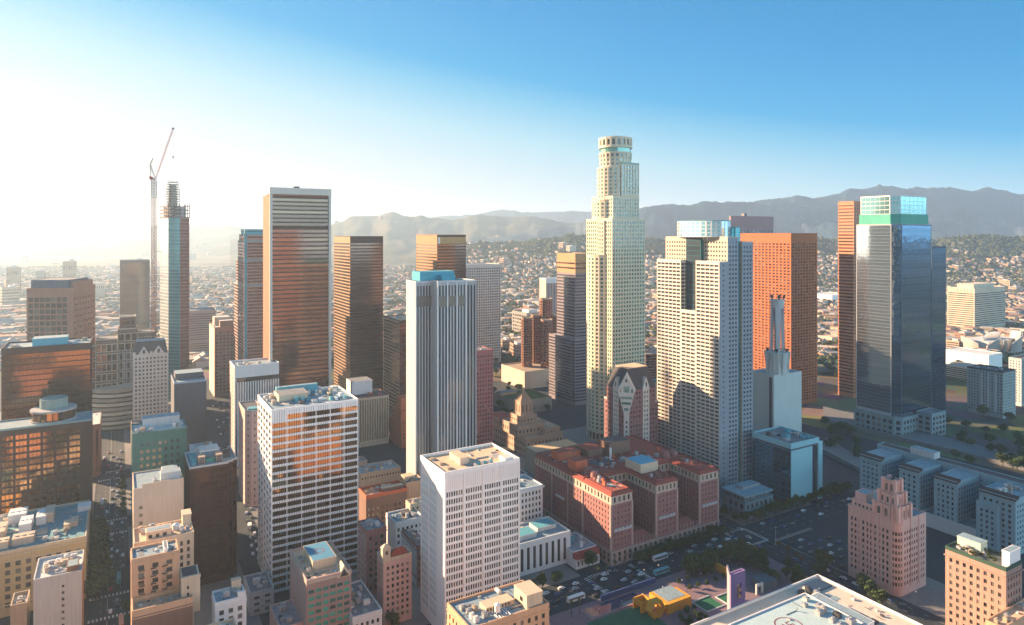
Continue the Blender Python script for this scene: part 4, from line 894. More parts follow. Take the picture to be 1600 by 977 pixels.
# ================================================================== centre and right
bd = St(80, 3.9, 1, .5, wallm('mauve_spandrel', (.24, .19, .20)), G_SLATE, nu=1, mb=4, mt=1.5, t=.3, name='window_band')
b = Bld('office_tower', 'dark horizontally banded tower with a stepped lower wing and golden crown', 'office tower', 899, 397, 840, 870, 924)
W, Dp, Hh = b.w, b.d, b.h
gcr = wallm('gold_crown', (.40, .24, .12))
b.rblock(0, 0, W, Dp, 0, Hh - 24, bd, bd, wm=bd.wm, roof=ROOFG, par=0)
b.rblock(0, 0, W, Dp, Hh - 23.95, Hh, St(90, 7, 1, .35, gcr, G_DBRONZE, nu=1, mb=3, mt=9, t=.3, name='window_band'), wm=gcr, roof=ROOFP, par=.6)
b.rblock(-5, -6, W + 5, -.4, 0, 82, bd, bd, wm=bd.wm, roof=ROOFT, par=.8); b.rblock(-7, -.35, -.4, Dp + 8, 0, 82, bd, bd, wm=bd.wm, roof=ROOFT, par=.8); b.done()
simple('office_block', 'white and blue glass slab poking up behind the round hotel towers', 853, 436, 1250, 843, 885, R=St(3.5, 80, .8, .96, WHITE2, G_SLATE, nz=1, mb=3, mt=6, name='window_strip'), L=CREAM, roof=ROOFW)

# -- round hotel towers on a podium
b = Bld('hotel', 'cluster of round bronze glass hotel cylinders on a pale concrete podium', 'hotel', P=((838 - CX) / F * 965, 965), w=30, d=30, h=95)
s_ = 965 / F
def cylt(bb, px, dz, r, z, n=18, st=None):
    c = Vector(((px - CX) / F * (965 + dz), 965 + dz)) - bb.P; cx, cy = c.dot(bb.A), c.dot(bb.B)
    bb.block(circ(cx, cy, r, n), 0 if dz < 900 else 0, z, st, DBROWN, roof=TAN, par=1.2, parm=TAN, core=DBROWN, t=.3); return cx, cy
rs = St(60, 3.7, 1, .55, wallm('copper_spandrel', (.27, .13, .08)), G_DBRONZE, nu=1, mb=2, mt=2, t=.3, name='window_band')
for px, dz, r, z in ((823, 0, 8.0, 92), (854, -6, 8.5, 90), (838, 26, 8.0, 93), (853, 24, 9.5, 117), (868, 26, 8.0, 93)): cylt(b, px, dz, r, z, 14, rs)
m = MB(); p0 = Vector(((803 - CX) / F * 935, 935)) - b.P; 
b.rblock(-38, -30, 40, 34, 0, 23, CREAM, CREAM, wm=CREAM, roof=TAN, par=1.4); b.done(60)
b = Bld('garden_deck', 'concrete garden deck with clipped lawn in front of the round hotel', 'terrace', 806, 640, 790, 772, 862, h=14)
b.rblock(0, 0, b.w, b.d, 0, 14, TAN, TAN, wm=TAN, roof=wallm('clipped_lawn', (.10, .13, .03), var=.4, scale=.4), par=1.6); b.rblock(2, b.d * .75, b.w * .5, b.d - 1, 14, 17, wallm('ochre_wall', (.50, .30, .14)), wm=TAN, par=.3); b.done()

# -- the tall round crowned tower
US = wallm('pale_granite_warm', (.60, .52, .38), var=.06); UG = glassm('sea_green_window_glass', (.04, .12, .10), (.16, .34, .28), var=.5, ior=2.0)
us = St(3.5, 4.0, .64, .60, US, UG, mu=.5, mb=3, mt=1.0, t=.7)
b = Bld('skyscraper', 'tallest pale granite skyscraper with stepped tiers and round glass crown', 'skyscraper', P=((961.5 - CX) / F * 705, 705), w=22, d=22, h=313)
def zz(y): return H + 700 * (HY - y) / F
sq_ = lambda a: rect(-a, -a, a, a)
b.block(circ(-6.5, 3.8, 22.3, 26), 9, zz(400), us.but(nu=1), US, roof=G_GREEN, par=1.4)
b.block(circ(-6.5, 3.8, 21.0, 26), 0, 9.2, St(4, 9, .8, .9, US, G_GOLD, nu=1, nz=1, mu=.2), US, roof=None, par=1.2)
b.block(sq_(21.5), 0, zz(344), us, US, roof=ROOFG, par=1.2)
b.rblock(-21.6 - 1.2, -10, -21.55, 0, 0, zz(346), us.but(nu=2), us, wm=US, par=.6)
b.block(circ(-4.2, 2.4, 18.4, 22), zz(344), zz(315), us.but(nu=1), US, roof=G_GREEN, par=1.4)
b.block(sq_(17.3), zz(344) + .02, zz(309), us.but(gm=UG), US, roof=ROOFG, par=1.0)
b.rblock(-6, -17.3, 17.3, -1, zz(309) + .03, zz(258), us.but(gm=UG, fu=.74, fz=.68), us, wm=US, roof=TEALP, par=1.6, parm=wallm('sage_parapet', (.26, .42, .36)))
b.block(circ(-1.5, 1, 17.2, 22), zz(315), zz(262), us.but(nu=1), US, roof=None, par=0)
b.block(circ(0, 0, 16.6, 22), zz(262) - 2, zz(240), us.but(nu=1), US, roof=None, par=.6)
b.block(circ(0, 0, 17.0, 22), zz(248), zz(240), St(4, 8, .68, .8, US, G_DARK, nu=1, nz=1, mu=.2), US, roof=None, par=.8)
b.mb('glass_band', glassm('sage_band_glass', (.08, .24, .19), (.12, .30, .24), metal=.35, rough=.2)).cyl(0, 0, zz(240) + .9, zz(232), 15.8, n=30); b.mb('crown_sill', US).cyl(0, 0, zz(232), zz(230), 17.6, n=30)
b.block(circ(0, 0, 17.4, 20), zz(230) + .02, zz(217), St(5, 9, .62, .78, US, G_DARK, nu=1, nz=1, mu=.3, t=1.2), US, roof=ROOFG, par=1.0)
b.mb('crown_cap', TAN).cyl(0, 0, zz(217), zz(214.5), 11, 9.5, n=24); b.mb('crown_cap', TAN).cyl(0, 0, zz(214.5), zz(212.5), 6, n=16); b.mast(0, 0, zz(212.5), 4); b.mast(9, -5, zz(217), 4)
b.done()

# -- pointed rose and cream tower
lb = St(3.1, 3.9, .48, .5, DBRICK, G_DARK, mu=.8, mb=2, mt=1); lc = lb.but(wm=wallm('cream_trim', (.66, .57, .49)), cw=2.6)
b = Bld('office_tower', 'rose brick and cream tower with dark slate pyramid roof and pointed gables', 'office tower', 978.5, 612, 560, 948, 1024)
W, Dp, Hh = b.w, b.d, b.h; CT = lc.wm
c_ = 3.2
b.block([(c_, 0), (W, 0), (W, Dp), (0, Dp), (0, c_)], 0, Hh, [lb, lb, lb, lb, lc.but(nu=1)], DBRICK, roof=None, par=0)
b.rblock(W + .02, 2, W + 5, Dp - 2, 0, Hh - 13, lb, lb, wm=DBRICK, roof=ROOFR, par=1.2, parm=CT); b.rblock(2, Dp + .02, W - 2, Dp + 6, 0, Hh - 12, lb, lb, wm=DBRICK, roof=ROOFR, par=1.2, parm=CT)
def gable(bb, p, d, hw, z0, z1, th, m, win=True):
    nx, ny = -d[1], d[0]
    f = lambda u, i, z: (p[0] + d[0] * u + nx * i, p[1] + d[1] * u + ny * i, z)
    k = MB(); k.hexa([f(-hw, -.75, z0), f(hw, -.75, z0), f(0, -.75, z1)], [f(-hw, th, z0), f(hw, th, z0), f(0, th, z1)]); o = bb.one('gable', m, k)
    if win:
        k = MB(); q = (z1 - z0); k.hexa([f(-.7, -.85, z0 + q * .2), f(.7, -.85, z0 + q * .2), f(.7, -.85, z0 + q * .5), f(0, -.85, z0 + q * .6), f(-.7, -.85, z0 + q * .5)], [f(-.7, -.76, z0 + q * .2), f(.7, -.76, z0 + q * .2), f(.7, -.76, z0 + q * .5), f(0, -.76, z0 + q * .6), f(-.7, -.76, z0 + q * .5)]); k.build('window', G_DARK, o)
    return o
for (p, q, uc, hw) in (((c_, 0), (W, 0), W * .56, 3.6), ((0, Dp), (0, c_), Dp * .50, 3.6)):      # cream bays with narrow windows
    p = Vector(p); q = Vector(q); d = (q - p).normalized(); a = p + d * (uc - hw)
    nx, ny = -d.y, d.x
    pts = [a, a + d * 2 * hw]
    o_ = Vector((nx, ny)) * -.7
    b.facade(tuple(pts[0] + o_), tuple(pts[1] + o_), 0, Hh + .1, lc.but(t=.7))
    gable(b, tuple(p + d * uc), d, hw + .5, Hh, Hh + 10, 6, CT)
dg = Vector((1, -1)).normalized()
mid = Vector((c_ / 2, c_ / 2))
f = lambda u, i, z: (mid.x + dg.x * u - dg.y * i, mid.y + dg.y * u + dg.x * i, z)
k = MB(); k.hexa([f(-4.6, -1.6, Hh - 9), f(4.6, -1.6, Hh - 9), f(4.6, 6, Hh - 9), f(-4.6, 6, Hh - 9)], [f(-7.2, -1.6, Hh + .5), f(7.2, -1.6, Hh + .5), f(7.2, 6, Hh + .5), f(-7.2, 6, Hh + .5)]); b.one('corner_bay', CT, k)
k = MB(); k.hexa([f(-.9, -1.5, Hh - 24), f(.9, -1.5, Hh - 24), f(.9, 3, Hh - 24), f(-.9, 3, Hh - 24)], [f(-4.6, -1.6, Hh - 9.01), f(4.6, -1.6, Hh - 9.01), f(4.6, 6, Hh - 9.01), f(-4.6, 6, Hh - 9.01)]); b.one('corner_bay', CT, k)
k = MB(); k.hexa([f(-7.3, -1.65, Hh + .5), f(7.3, -1.65, Hh + .5), f(0, -1.65, Hh + 15)], [f(-7.3, 7, Hh + .5), f(7.3, 7, Hh + .5), f(0, 7, Hh + 15)]); b.one('gable', CT, k)
for u0, u1, z0, z1 in ((-2.4, 2.4, -1, 4), (-5, 5, -6.5, -4.5), (-3.6, 3.6, -11, -9), (-1.8, 1.8, -16, -14), (-.8, .8, 7.5, 10), (-5.4, -4, -1, 2), (4, 5.4, -1, 2)):
    i0 = -1.72 if z0 > -9.1 else -1.9
    k = MB(); q = [f(u0, i0, Hh + z0), f(u1, i0, Hh + z0), f(u1, i0, Hh + z1), f(u0, i0, Hh + z1)]; k.hexa(q, [(x + (-dg.y) * .3, y + dg.x * .3, z) for x, y, z in q]); b.one('window', UG if z0 < 5 else G_DARK, k)
m = MB(); m.frustum(rect(-.2, -.2, W + .2, Dp + .2), Hh + .1, rect(6, 6, W - 3.5, Dp - 3.5), Hh + 17); b.one('slate_roof', ROOFD, m)
m = MB(); m.box(6.2, 6.2, Hh + 17, W - 3.7, Dp - 3.7, Hh + 17.6); b.one('roof', ROOFP, m); b.done()
simple('office_block', 'grey shaded block with teal roof edge behind the pointed rose tower', 1030, 600, 660, 1010, 1046, R=St(3, 4, .4, .5, GREY, G_DARK, mb=3), L=GREY, roof=TEALP, par=1, parm=wallm('teal_trim', (.20, .30, .30)), units=3)
simple('apartment_tower', 'small white apartment block seen in the gap right of the crowned skyscraper', 1016, 552, 1180, 1006, 1034, R=St(3.4, 3.6, .5, .5, WHITE2, G_DARK, mb=2), L=WHITE, roof=ROOFW)
b = Bld('office_block', 'dark round ended block in the gap right of the crowned skyscraper', 'building', 1012, 535 + 20, 960, None, 1040, d=20)
b.block([(0, 4), (4, 0), (b.w - 4, 0), (b.w, 4), (b.w, 20), (0, 20)], 0, b.h, St(60, 3.8, 1, .6, BROWN, G_DBRONZE, nu=1, name='window_band', t=.3), BROWN, roof=TAN); b.done(40)

# -- beige tower with curved glass top
gm_ = wallm('sand_granite', (.50, .42, .33), var=.06)
gp_ = St(3.0, 3.6, .56, .45, gm_, G_SLATE, mu=1, mb=3, mt=2.5); ga = St(4.8, 3.2, .88, .56, wallm('warm_white_granite', (.60, .54, .46)), G_SLATE, mu=.6, mb=3, mt=1.5, t=.8)
gr = St(3.4, 3.6, .58, .48, wallm('shade_grey_granite', (.26, .29, .33)), G_SLATE, mu=1, mb=3, mt=2.5)  # cooler shade of the side away from the sun put into this granite
b = Bld('office_tower', 'beige banded tower with notched western face and curved teal glass top', 'office tower', 1137, 371, 545, 1040, 1178)
W, Dp, Hh = b.w, b.d, b.h
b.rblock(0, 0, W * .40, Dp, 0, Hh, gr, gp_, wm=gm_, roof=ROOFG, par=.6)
b.rblock(W * .40 + .02, 3, W * .58, Dp - 4, 0, Hh + 8, St(60, 4.1, 1, .85, G_TEAL, G_TEAL, nu=1, name='window_band', t=.2), wm=TEALP, roof=TEALP, par=.4)
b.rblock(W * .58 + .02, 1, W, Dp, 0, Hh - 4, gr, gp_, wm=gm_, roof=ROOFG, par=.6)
zb = H - 540 * (410 - HY) / F
nd = Dp + 1
# projecting bay on the west face with its tall glazed notch
b.rblock(-9.4, 0, -.02, Dp * .36, 0, zb, St(9, 4.1, .2, .3, wallm('shade_grey_granite', (.26, .29, .33)), G_SLATE), ga, wm=ga.wm, roof=ROOFG, par=.6)
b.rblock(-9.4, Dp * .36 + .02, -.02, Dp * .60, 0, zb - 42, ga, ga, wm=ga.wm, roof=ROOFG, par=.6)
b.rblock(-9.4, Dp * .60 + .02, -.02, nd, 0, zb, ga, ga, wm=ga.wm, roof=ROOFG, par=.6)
gl = St(60, 4.1, 1, .9, G_TEAL, G_SLATE, nu=1, name='window_band', t=.2, mull=5)
b.rblock(-3.5, Dp * .36 + .05, -.05, Dp * .60 - .05, zb - 41.9, Hh + 10, gl, gl, wm=G_TEAL, roof=TEALP, par=.3)
cx, cy = W * .22, Dp * .46
m_top = circ(cx, cy, 1, 40)
b.block([(cx + 15 * math.cos(2 * math.pi * i / 32) * (1.0), cy + 27 * math.sin(2 * math.pi * i / 32)) for i in range(32)], Hh + .2, Hh + 13.5, St(60, 3.4, 1, .86, WHITE2, glassm('curved_teal_mirror', (.26, .48, .52), (.36, .60, .64), metal=.92, rough=.05, bump=.1), nu=1, nz=4, mb=.4, mt=.4, name='window_band', t=.2), TEALP, roof=TEALP, par=.5, core=TEALP)
for y in (.30, .36, .62): b.mb('bright_fin', WHITE2).box(-1.2, Dp * y - .5, Hh - 2, -.3, Dp * y + .5, Hh + 11)
b.units(W * .62, 6, W * .95, Dp - 6, Hh - 3.8, 5, 4, 4); b.done()

og = St(5.4, 3.75, .62, .52, wallm('orange_granite', (.40, .115, .042), var=.06), G_BLACK, mu=1.0, mb=4, mt=11, t=.8); og2 = og.but(wm=og.wm)
b = simple('office_tower', 'broad orange granite tower with a fine grid of square windows', 1236, 365.5, 830, 1157, 1277, R=og2, L=og, roof=ROOFG, par=.8, fin=False)
for i in range(4): b.mast(b.w * .4, b.d * (.3 + .1 * i), b.h, 2.2)
b.done()
b = simple('office_tower', 'mauve flat topped tower with dark top windows behind the broad orange tower', 1142, 338, 1060, 1139, 1208.5, R=St(8, 12, .62, .8, wallm('mauve_granite', (.30, .20, .20)), G_DARK, nz=14, mb=4, mt=20), L=None, roof=ROOFG, par=.6, fin=False); b.unit(b.w * .35, 4, b.h, 6, 6, 5, DMETAL); b.done()
rg = St(80, 4.2, 1, .40, wallm('brick_red_granite', (.50, .20, .11), var=.06), G_DBRONZE, nu=1, mb=5, mt=3, t=.5, name='window_band')
simple('office_tower', 'slim brick red tower with slanting sunlit bands left of the mirrored tower', 1334, 315, 870, 1309.5, 1352, R=rg.but(nu=5, fu=.6), L=rg, roof=ROOFG, par=.6)

# -- mirrored tower
gz = St(80, 3.6, 1, .965, wallm('silver_spandrel', (.38, .39, .41)), G_SILVER, nu=1, mb=3, mt=1, mull=1, t=.2, name='window_band'); gz2 = gz.but(gm=glassm('deep_blue_mirror_glass', (.09, .20, .31), (.14, .27, .40), metal=.95, rough=.03, var=.5, bump=.5, bscale=.12), wm=wallm('steel_blue_spandrel', (.06, .09, .13)))  # the silver side carries the bright sky's reflection in its colour
b = Bld('office_tower', 'mirrored silver glass tower with chamfered corner and green lit crown', 'office tower', 1403, 337, 700, 1338, 1459)
W, Dp, Hh = b.w, b.d, b.h; c_ = 7
Z0 = 21
def mp_(k): return [(c_ - k * 0 + k, k), (W - 5 - k, k), (W - k, 5 + k), (W - k, Dp - k), (k, Dp - k), (k, c_ + k)]
b.block(mp_(0), Z0, Hh - 9, [gz2, gz2, gz2, gz2, gz, gz2], gz.wm, roof=ROOFG, par=.4)
cg = wallm('green_crown_wall', (.08, .36, .27)); wc = glassm('pale_crown_glass', (.20, .40, .39), (.27, .47, .45), metal=.75, rough=.1)
b.block(mp_(2), Hh - 8.9, Hh + 1.5, cg, cg, roof=None, par=.3); b.block(mp_(3), Hh + 1.52, Hh + 21, St(60, 5, 1, .9, WHITE2, wc, nu=1, name='window_band', t=.3, nz=4, mull=6), WHITE2, roof=ROOFG, par=.5)
pd = St(5.6, 5.5, .62, .62, wallm('teal_grey_stone', (.20, .27, .29)), G_DARK, mu=1, mb=1, mt=2, t=.8)
b.block([(c_ - 5, -4), (W - 2, -4), (W + 3, 1), (W + 3, Dp), (-4, Dp), (-4, c_ - 5), (c_ - 9.5, c_ - 10.5 + 3)][:6], 0, Z0, [pd, pd, pd, pd, pd, pd], pd.wm, roof=ROOFG, par=.8)
b.done()
simple('office_tower', 'lower dark mirrored annex attached to the right of the mirrored silver tower', 1456, 386, 790, 1440, 1478, R=gz2, L=gz2, roof=ROOFG, par=.5)
simple('low_building', 'small arcaded pavilion at the foot of the dark mirrored annex', 1456, 628, 700, None, 1478, h=24, d=16, R=pd, L=pd, roof=ROOFG)

# -- telephone building with microwave mast
PT = wallm('pale_cement', (.50, .53, .50), var=.08)
b = Bld('telephone_exchange', 'windowless pale block carrying a flared concrete microwave mast', 'building', 1209, 589, 625, 1172, 1252.5)
W, Dp, Hh = b.w, b.d, b.h
b.rblock(0, 0, W, Dp, 0, Hh, PT, PT, wm=PT, roof=ROOFT, par=1.2)
b.mb('vertical_strip', DGREY).box(-.2, 2, 30, -.01, 5, Hh - 1); b.mb('pilaster', PT).box(-.5, 5.2, 0, -.01, 7, Hh)
x, y = W * .38, Dp * .30
m = MB(); m.cyl(x, y, Hh, Hh + 20, 10.5, 9.0, 8); b.one('mast_base', PT, m)
m = MB(); m.cyl(x, y, Hh + 20, Hh + 21.2, 11.5, 11.5, 8); b.one('platform', PT, m)
for i in range(8):
    q = 2 * math.pi * (i + .5) / 8; m = MB(); m.bar((x + 9.2 * math.cos(q), y + 9.2 * math.sin(q), Hh), (x + 11.4 * math.cos(q), y + 11.4 * math.sin(q), Hh + 21), .9); b.one('buttress', PT, m)
zt = H - 630 * (463 - HY) / F
m = MB(); m.cyl(x, y, Hh + 21, zt - 10, 2.6, 2.6, 8); b.one('mast_shaft', LGREY, m)
for i in range(4):
    q = 2 * math.pi * (i + .5) / 4; dx, dy = math.cos(q), math.sin(q)
    m = MB(); m.frustum([(x + dx * 6.6 - dy * 1.5, y + dy * 6.6 + dx * 1.5), (x + dx * 4 - dy * 1.2, y + dy * 4 + dx * 1.2), (x + dx * 4 + dy * 1.2, y + dy * 4 - dx * 1.2), (x + dx * 6.6 + dy * 1.5, y + dy * 6.6 - dx * 1.5)][::-1], Hh + 21, [(x + dx * 5.6 - dy * 2.6, y + dy * 5.6 + dx * 2.6), (x + dx * 2.6 - dy * 1.2, y + dy * 2.6 + dx * 1.2), (x + dx * 2.6 + dy * 1.2, y + dy * 2.6 - dx * 1.2), (x + dx * 5.6 + dy * 2.6, y + dy * 5.6 - dx * 2.6)][::-1], zt - 9); b.one('mast_leg', LGREY, m)
m = MB(); m.cyl(x, y, zt - 12, zt - 5, 5.6, 6.4, 8); m.cyl(x, y, zt - 5, zt - 4, 7.2, 7.2, 8); b.one('mast_head', PT, m)
for i in range(5):
    q = 2 * math.pi * i / 5 + .3; m = MB(); c = Vector((x + 5.2 * math.cos(q), y + 5.2 * math.sin(q), zt - 2)); m.frustum(circ(c.x, c.y, .3, 8), c.z - 1.8, circ(c.x + math.cos(q), c.y + math.sin(q), 1.6, 8), c.z + 2); b.one('horn_antenna', DMETAL, m)
for i in range(5):
    q = 2 * math.pi * i / 5; m = MB(); m.cyl(x + 9 * math.cos(q), y + 9 * math.sin(q), Hh + 21, Hh + 24.5, .5, 1.7, 8); b.one('horn_antenna', DMETAL, m)
b.done()
fl = wallm('cyan_shade_panel', (.26, .48, .53), var=.05)  # cyan of the shade is put into the whitish panel colour
b = Bld('telephone_exchange', 'pale cyan office slab with a dark reflective glass western wall', 'office building', 1236, 696, 520, 1176, 1286)
W, Dp, Hh = b.w, b.d, b.h
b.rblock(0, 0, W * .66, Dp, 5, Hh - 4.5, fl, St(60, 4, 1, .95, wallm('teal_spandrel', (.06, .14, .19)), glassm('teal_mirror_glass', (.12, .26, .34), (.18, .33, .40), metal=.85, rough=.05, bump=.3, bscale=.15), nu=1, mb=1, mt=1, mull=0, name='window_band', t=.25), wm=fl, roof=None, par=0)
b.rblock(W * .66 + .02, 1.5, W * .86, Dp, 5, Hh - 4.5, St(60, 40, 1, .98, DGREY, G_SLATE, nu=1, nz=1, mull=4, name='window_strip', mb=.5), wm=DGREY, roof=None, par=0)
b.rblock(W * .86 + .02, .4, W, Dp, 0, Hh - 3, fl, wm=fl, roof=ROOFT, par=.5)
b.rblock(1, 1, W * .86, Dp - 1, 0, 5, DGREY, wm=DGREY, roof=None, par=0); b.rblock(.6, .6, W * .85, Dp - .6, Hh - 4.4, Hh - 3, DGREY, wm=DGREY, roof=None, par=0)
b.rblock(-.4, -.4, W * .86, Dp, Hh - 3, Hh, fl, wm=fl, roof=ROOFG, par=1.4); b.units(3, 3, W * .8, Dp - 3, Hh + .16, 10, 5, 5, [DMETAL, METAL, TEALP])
for i in range(4): b.mast(W * .5 + i * 2, Dp * .2 + i, Hh, 4)
b.done()
b = Bld('low_building', 'dark low corner building with a band of bright windows right of the red hotel', 'building', 1164, 776, 497, 1128, 1208)
W, Dp, Hh = b.w, b.d, b.h
dgw = wallm('teal_slate_stone', (.14, .21, .24))
b.rblock(0, 0, W, Dp, 0, Hh * .72, St(5, 5, .5, .6, dgw, G_DARK, mb=1), wm=dgw, roof=ROOFG, par=.6); b.rblock(1.5, 1.5, W - 3, Dp - 2, Hh * .72 + .01, Hh - 1.2, St(3.6, 5, .62, .7, dgw, G_GREY, nz=1, mb=.4, mt=.6), wm=LGREY, roof=None, par=0)
m = MB(); m.box(-.8, -.8, Hh - 1.2, W - 1, Dp, Hh); b.one('roof', ROOFT, m); b.penthouse(W * .3, Dp * .45, W * .9, Dp * .8, Hh, Hh + 1.2, GREY, ROOFT); b.done()

# -- right middle distance
dw = St(80, 4.6, 1, .48, CREAM, G_SLATE, nu=1, mb=9, mt=9, t=1.6, name='window_band')
b = simple('office_block', 'pale office block of stacked horizontal slabs with flat rooftop pavilion at right', 1522.5, 452, 1478, 1480, 1571, R=dw, L=dw, roof=CREAM, par=1.2, cat='office building', fin=False)
b.penthouse(b.w * .1, b.d * .15, b.w * .75, b.d * .75, b.h, b.h + 9, CREAM, CREAM)
for k in range(9): b.mb('crown_fin', CREAM).box(-.5 + b.w * k / 8, -.6, b.h - 8.5, .5 + b.w * k / 8, -.02, b.h); b.mb('crown_fin', CREAM).box(-.6, b.d * k / 8 - .5, b.h - 8.5, -.02, b.d * k / 8 + .5, b.h)
b.done()
b = simple('low_building', 'long blank white hall below the curved metal concert hall', 1545, 556, 1036, 1476, 1566, R=WHITE, L=WHITE, roof=ROOFW, par=.8)
hl = empty('concert_hall', ((1560 - CX) / F * 1180, 1180, 0), PHI); tag(hl, 'sculptural hall of curved satin metal sails at the right edge', 'concert hall')
SATIN = mat('satin_metal', (.55, .53, .50), rough=.38, metal=.55, var=.08, scale=.1)
def sail(cx, cy, L, ang, h0, h1, lean, bulge, th=1.2):
    m = MB(); n = 14
    for side in (0, th): pass
    pts = []
    for i in range(n + 1):
        u = i / n; q = ang; bx = bulge * math.sin(math.pi * u)
        x = cx + math.cos(q) * L * (u - .5) - math.sin(q) * bx; y = cy + math.sin(q) * L * (u - .5) + math.cos(q) * bx
        h = h0 + (h1 - h0) * u + 3 * math.sin(math.pi * u)
        lx, ly = -math.sin(q) * lean * (1 - .6 * u), math.cos(q) * lean * (1 - .6 * u)
        pts.append(((x, y, 0), (x + lx, y + ly, h)))
    nx, ny = -math.sin(ang) * th, math.cos(ang) * th
    for i in range(n):
        (a0, a1), (b0, b1) = pts[i], pts[i + 1]
        m.hexa([a0, b0, (b0[0] + nx, b0[1] + ny, 0), (a0[0] + nx, a0[1] + ny, 0)], [a1, b1, (b1[0] + nx, b1[1] + ny, b1[2]), (a1[0] + nx, a1[1] + ny, a1[2])])
    return m.build('metal_sail', SATIN, hl, smooth=False)
for a in ((-40, -8, 34, -.3, 24, 36, -7, -4), (-16, -16, 30, .25, 34, 22, -8, 5), (14, -20, 34, -.1, 26, 42, -6, -6), (40, -10, 34, .35, 44, 28, -9, 5), (-52, 18, 36, 1.3, 26, 34, 6, 4), (6, 10, 60, .05, 30, 38, 4, 6), (62, 4, 36, .7, 40, 30, -6, 6)): sail(*a)
m = MB(); m.box(-42, -4, 0, 60, 40, 27); m.build('roof_volume', ROOFW, hl)
ap_ = St(3.0, 3.3, .42, .55, wallm('teal_grey_render', (.33, .38, .37)), G_DARK, mu=.8, mb=4, mt=1.5)
b = simple('apartment_tower', 'grey green apartment slab with balconies and arcaded base at the right', 1567.5, 583, 773, 1511, 1587, R=ap_, L=ap_, roof=DGREY, par=1.4, parm=ROOFD, units=4, fin=False, core=None)
for k in (2.2, 9.8, 17): b.mb('pale_bay', LGREY).box(-1.0, b.d * .12 + k, 6, -.02, b.d * .12 + k + 1.6, b.h - 3)
b.done()
simple('apartment_tower', 'taller paler apartment slab behind the grey green one at the right edge', 1596, 562, 830, 1576, 1640, R=ap_, L=ap_.but(wm=LGREY), roof=ROOFD, par=1.2)

# -- terminal building, blue shade put into its stone colour: four wings on a spine
tw = St(3.4, 3.7, .46, .52, wallm('teal_shade_stone', (.25, .38, .43)), G_DARK, mu=1.6, mb=2, mt=3)
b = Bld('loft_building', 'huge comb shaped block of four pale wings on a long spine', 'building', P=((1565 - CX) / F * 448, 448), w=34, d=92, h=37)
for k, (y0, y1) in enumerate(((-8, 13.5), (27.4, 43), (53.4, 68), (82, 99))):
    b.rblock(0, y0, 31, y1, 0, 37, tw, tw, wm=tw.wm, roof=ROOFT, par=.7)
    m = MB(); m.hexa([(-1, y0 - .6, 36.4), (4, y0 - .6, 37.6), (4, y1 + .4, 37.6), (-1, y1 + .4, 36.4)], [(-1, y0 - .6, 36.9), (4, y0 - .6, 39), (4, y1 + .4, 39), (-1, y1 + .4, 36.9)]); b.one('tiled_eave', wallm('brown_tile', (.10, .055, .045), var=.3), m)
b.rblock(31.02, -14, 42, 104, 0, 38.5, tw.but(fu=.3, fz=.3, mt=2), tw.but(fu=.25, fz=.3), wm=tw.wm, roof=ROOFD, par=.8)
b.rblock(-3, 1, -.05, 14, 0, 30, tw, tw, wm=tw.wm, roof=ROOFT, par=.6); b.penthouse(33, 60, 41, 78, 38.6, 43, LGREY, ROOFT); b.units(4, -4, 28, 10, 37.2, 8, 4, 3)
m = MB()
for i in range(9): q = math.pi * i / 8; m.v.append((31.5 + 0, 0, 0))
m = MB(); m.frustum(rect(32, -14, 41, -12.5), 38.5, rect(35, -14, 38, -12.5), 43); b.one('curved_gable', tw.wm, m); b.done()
simple('low_building', 'low pale garage wall between pink tower and comb shaped block', 1540, 852, 455, 1440, 1560, h=9, R=LGREY, L=LGREY, roof=ROOFG, par=1.0)

# -- pink setback tower
pk = St(2.5, 3.7, .52, .58, PINK, G_DARK, mu=1.2, mb=5, mt=5)
b = Bld('office_tower', 'pink terracotta art deco tower with stepped finned crown and rounded corner', 'office building', 1404, 819, 391, 1325, 1447)
W, Dp, Hh = b.w, b.d, b.h
r_ = 4.2; arc = [(r_ - r_ * math.cos(q), r_ - r_ * math.sin(q)) for q in [math.pi / 2 * k / 4 for k in range(5)]]   # from (0,r) to (r,0)
poly = arc[::-1] if False else arc
pl = [(r_, 0), (W, 0), (W, Dp), (0, Dp)] + arc[:-1]
b.block(pl, 0, Hh, [pk, pk, pk, pk] + [pk.but(nu=1, mu=.15, fu=.8)] * 4, PINK, roof=ROOFT, par=1.0)
for k in range(1, 8): b.mb('fin', PINK).box(-.4, Dp * k / 8 - .4, 4, -.02, Dp * k / 8 + .4, Hh + .8)
for k in range(1, 3): b.mb('fin', PINK).box(r_ + (W - r_) * k / 3 - .4, -.4, 4, r_ + (W - r_) * k / 3 + .4, -.02, Hh + .8)
b.rblock(1.5, Dp * .24, W - 2, Dp - 1.5, Hh + .16, Hh + 4.2, pk.but(nz=1, mb=.6, mt=.8), wm=PINK, roof=TEALP, par=.7)
b.rblock(2.5, Dp * .68, 12, Dp - 3, Hh + 4.2, Hh + 9, PINK, wm=PINK, roof=ROOFT, par=.5)
def tier(x0, y0, x1, y1, z0, z1, n=3, fin=.9):
    b.rblock(x0, y0, x1, y1, z0, z1, St((x1 - x0) / n, 20, .42, .75, PINK, G_GREY, nu=n, nz=1, mu=.5, mb=1, mt=1.2), wm=PINK, roof=ROOFG, par=.5)
    for x in (x0, x1):
        for y in (y0, y1): b.mb('buttress', PINK).box(x - .9, y - .9, z0, x + .9, y + .9, z1 + fin)
    for k in range(1, n):
        b.mb('buttress', PINK).box(x0 + (x1 - x0) * k / n - .4, y0 - .5, z0, x0 + (x1 - x0) * k / n + .4, y0 - .02, z1 + fin * .6); b.mb('buttress', PINK).box(x0 - .5, y0 + (y1 - y0) * k / n - .4, z0, x0 - .02, y0 + (y1 - y0) * k / n + .4, z1 + fin * .6)
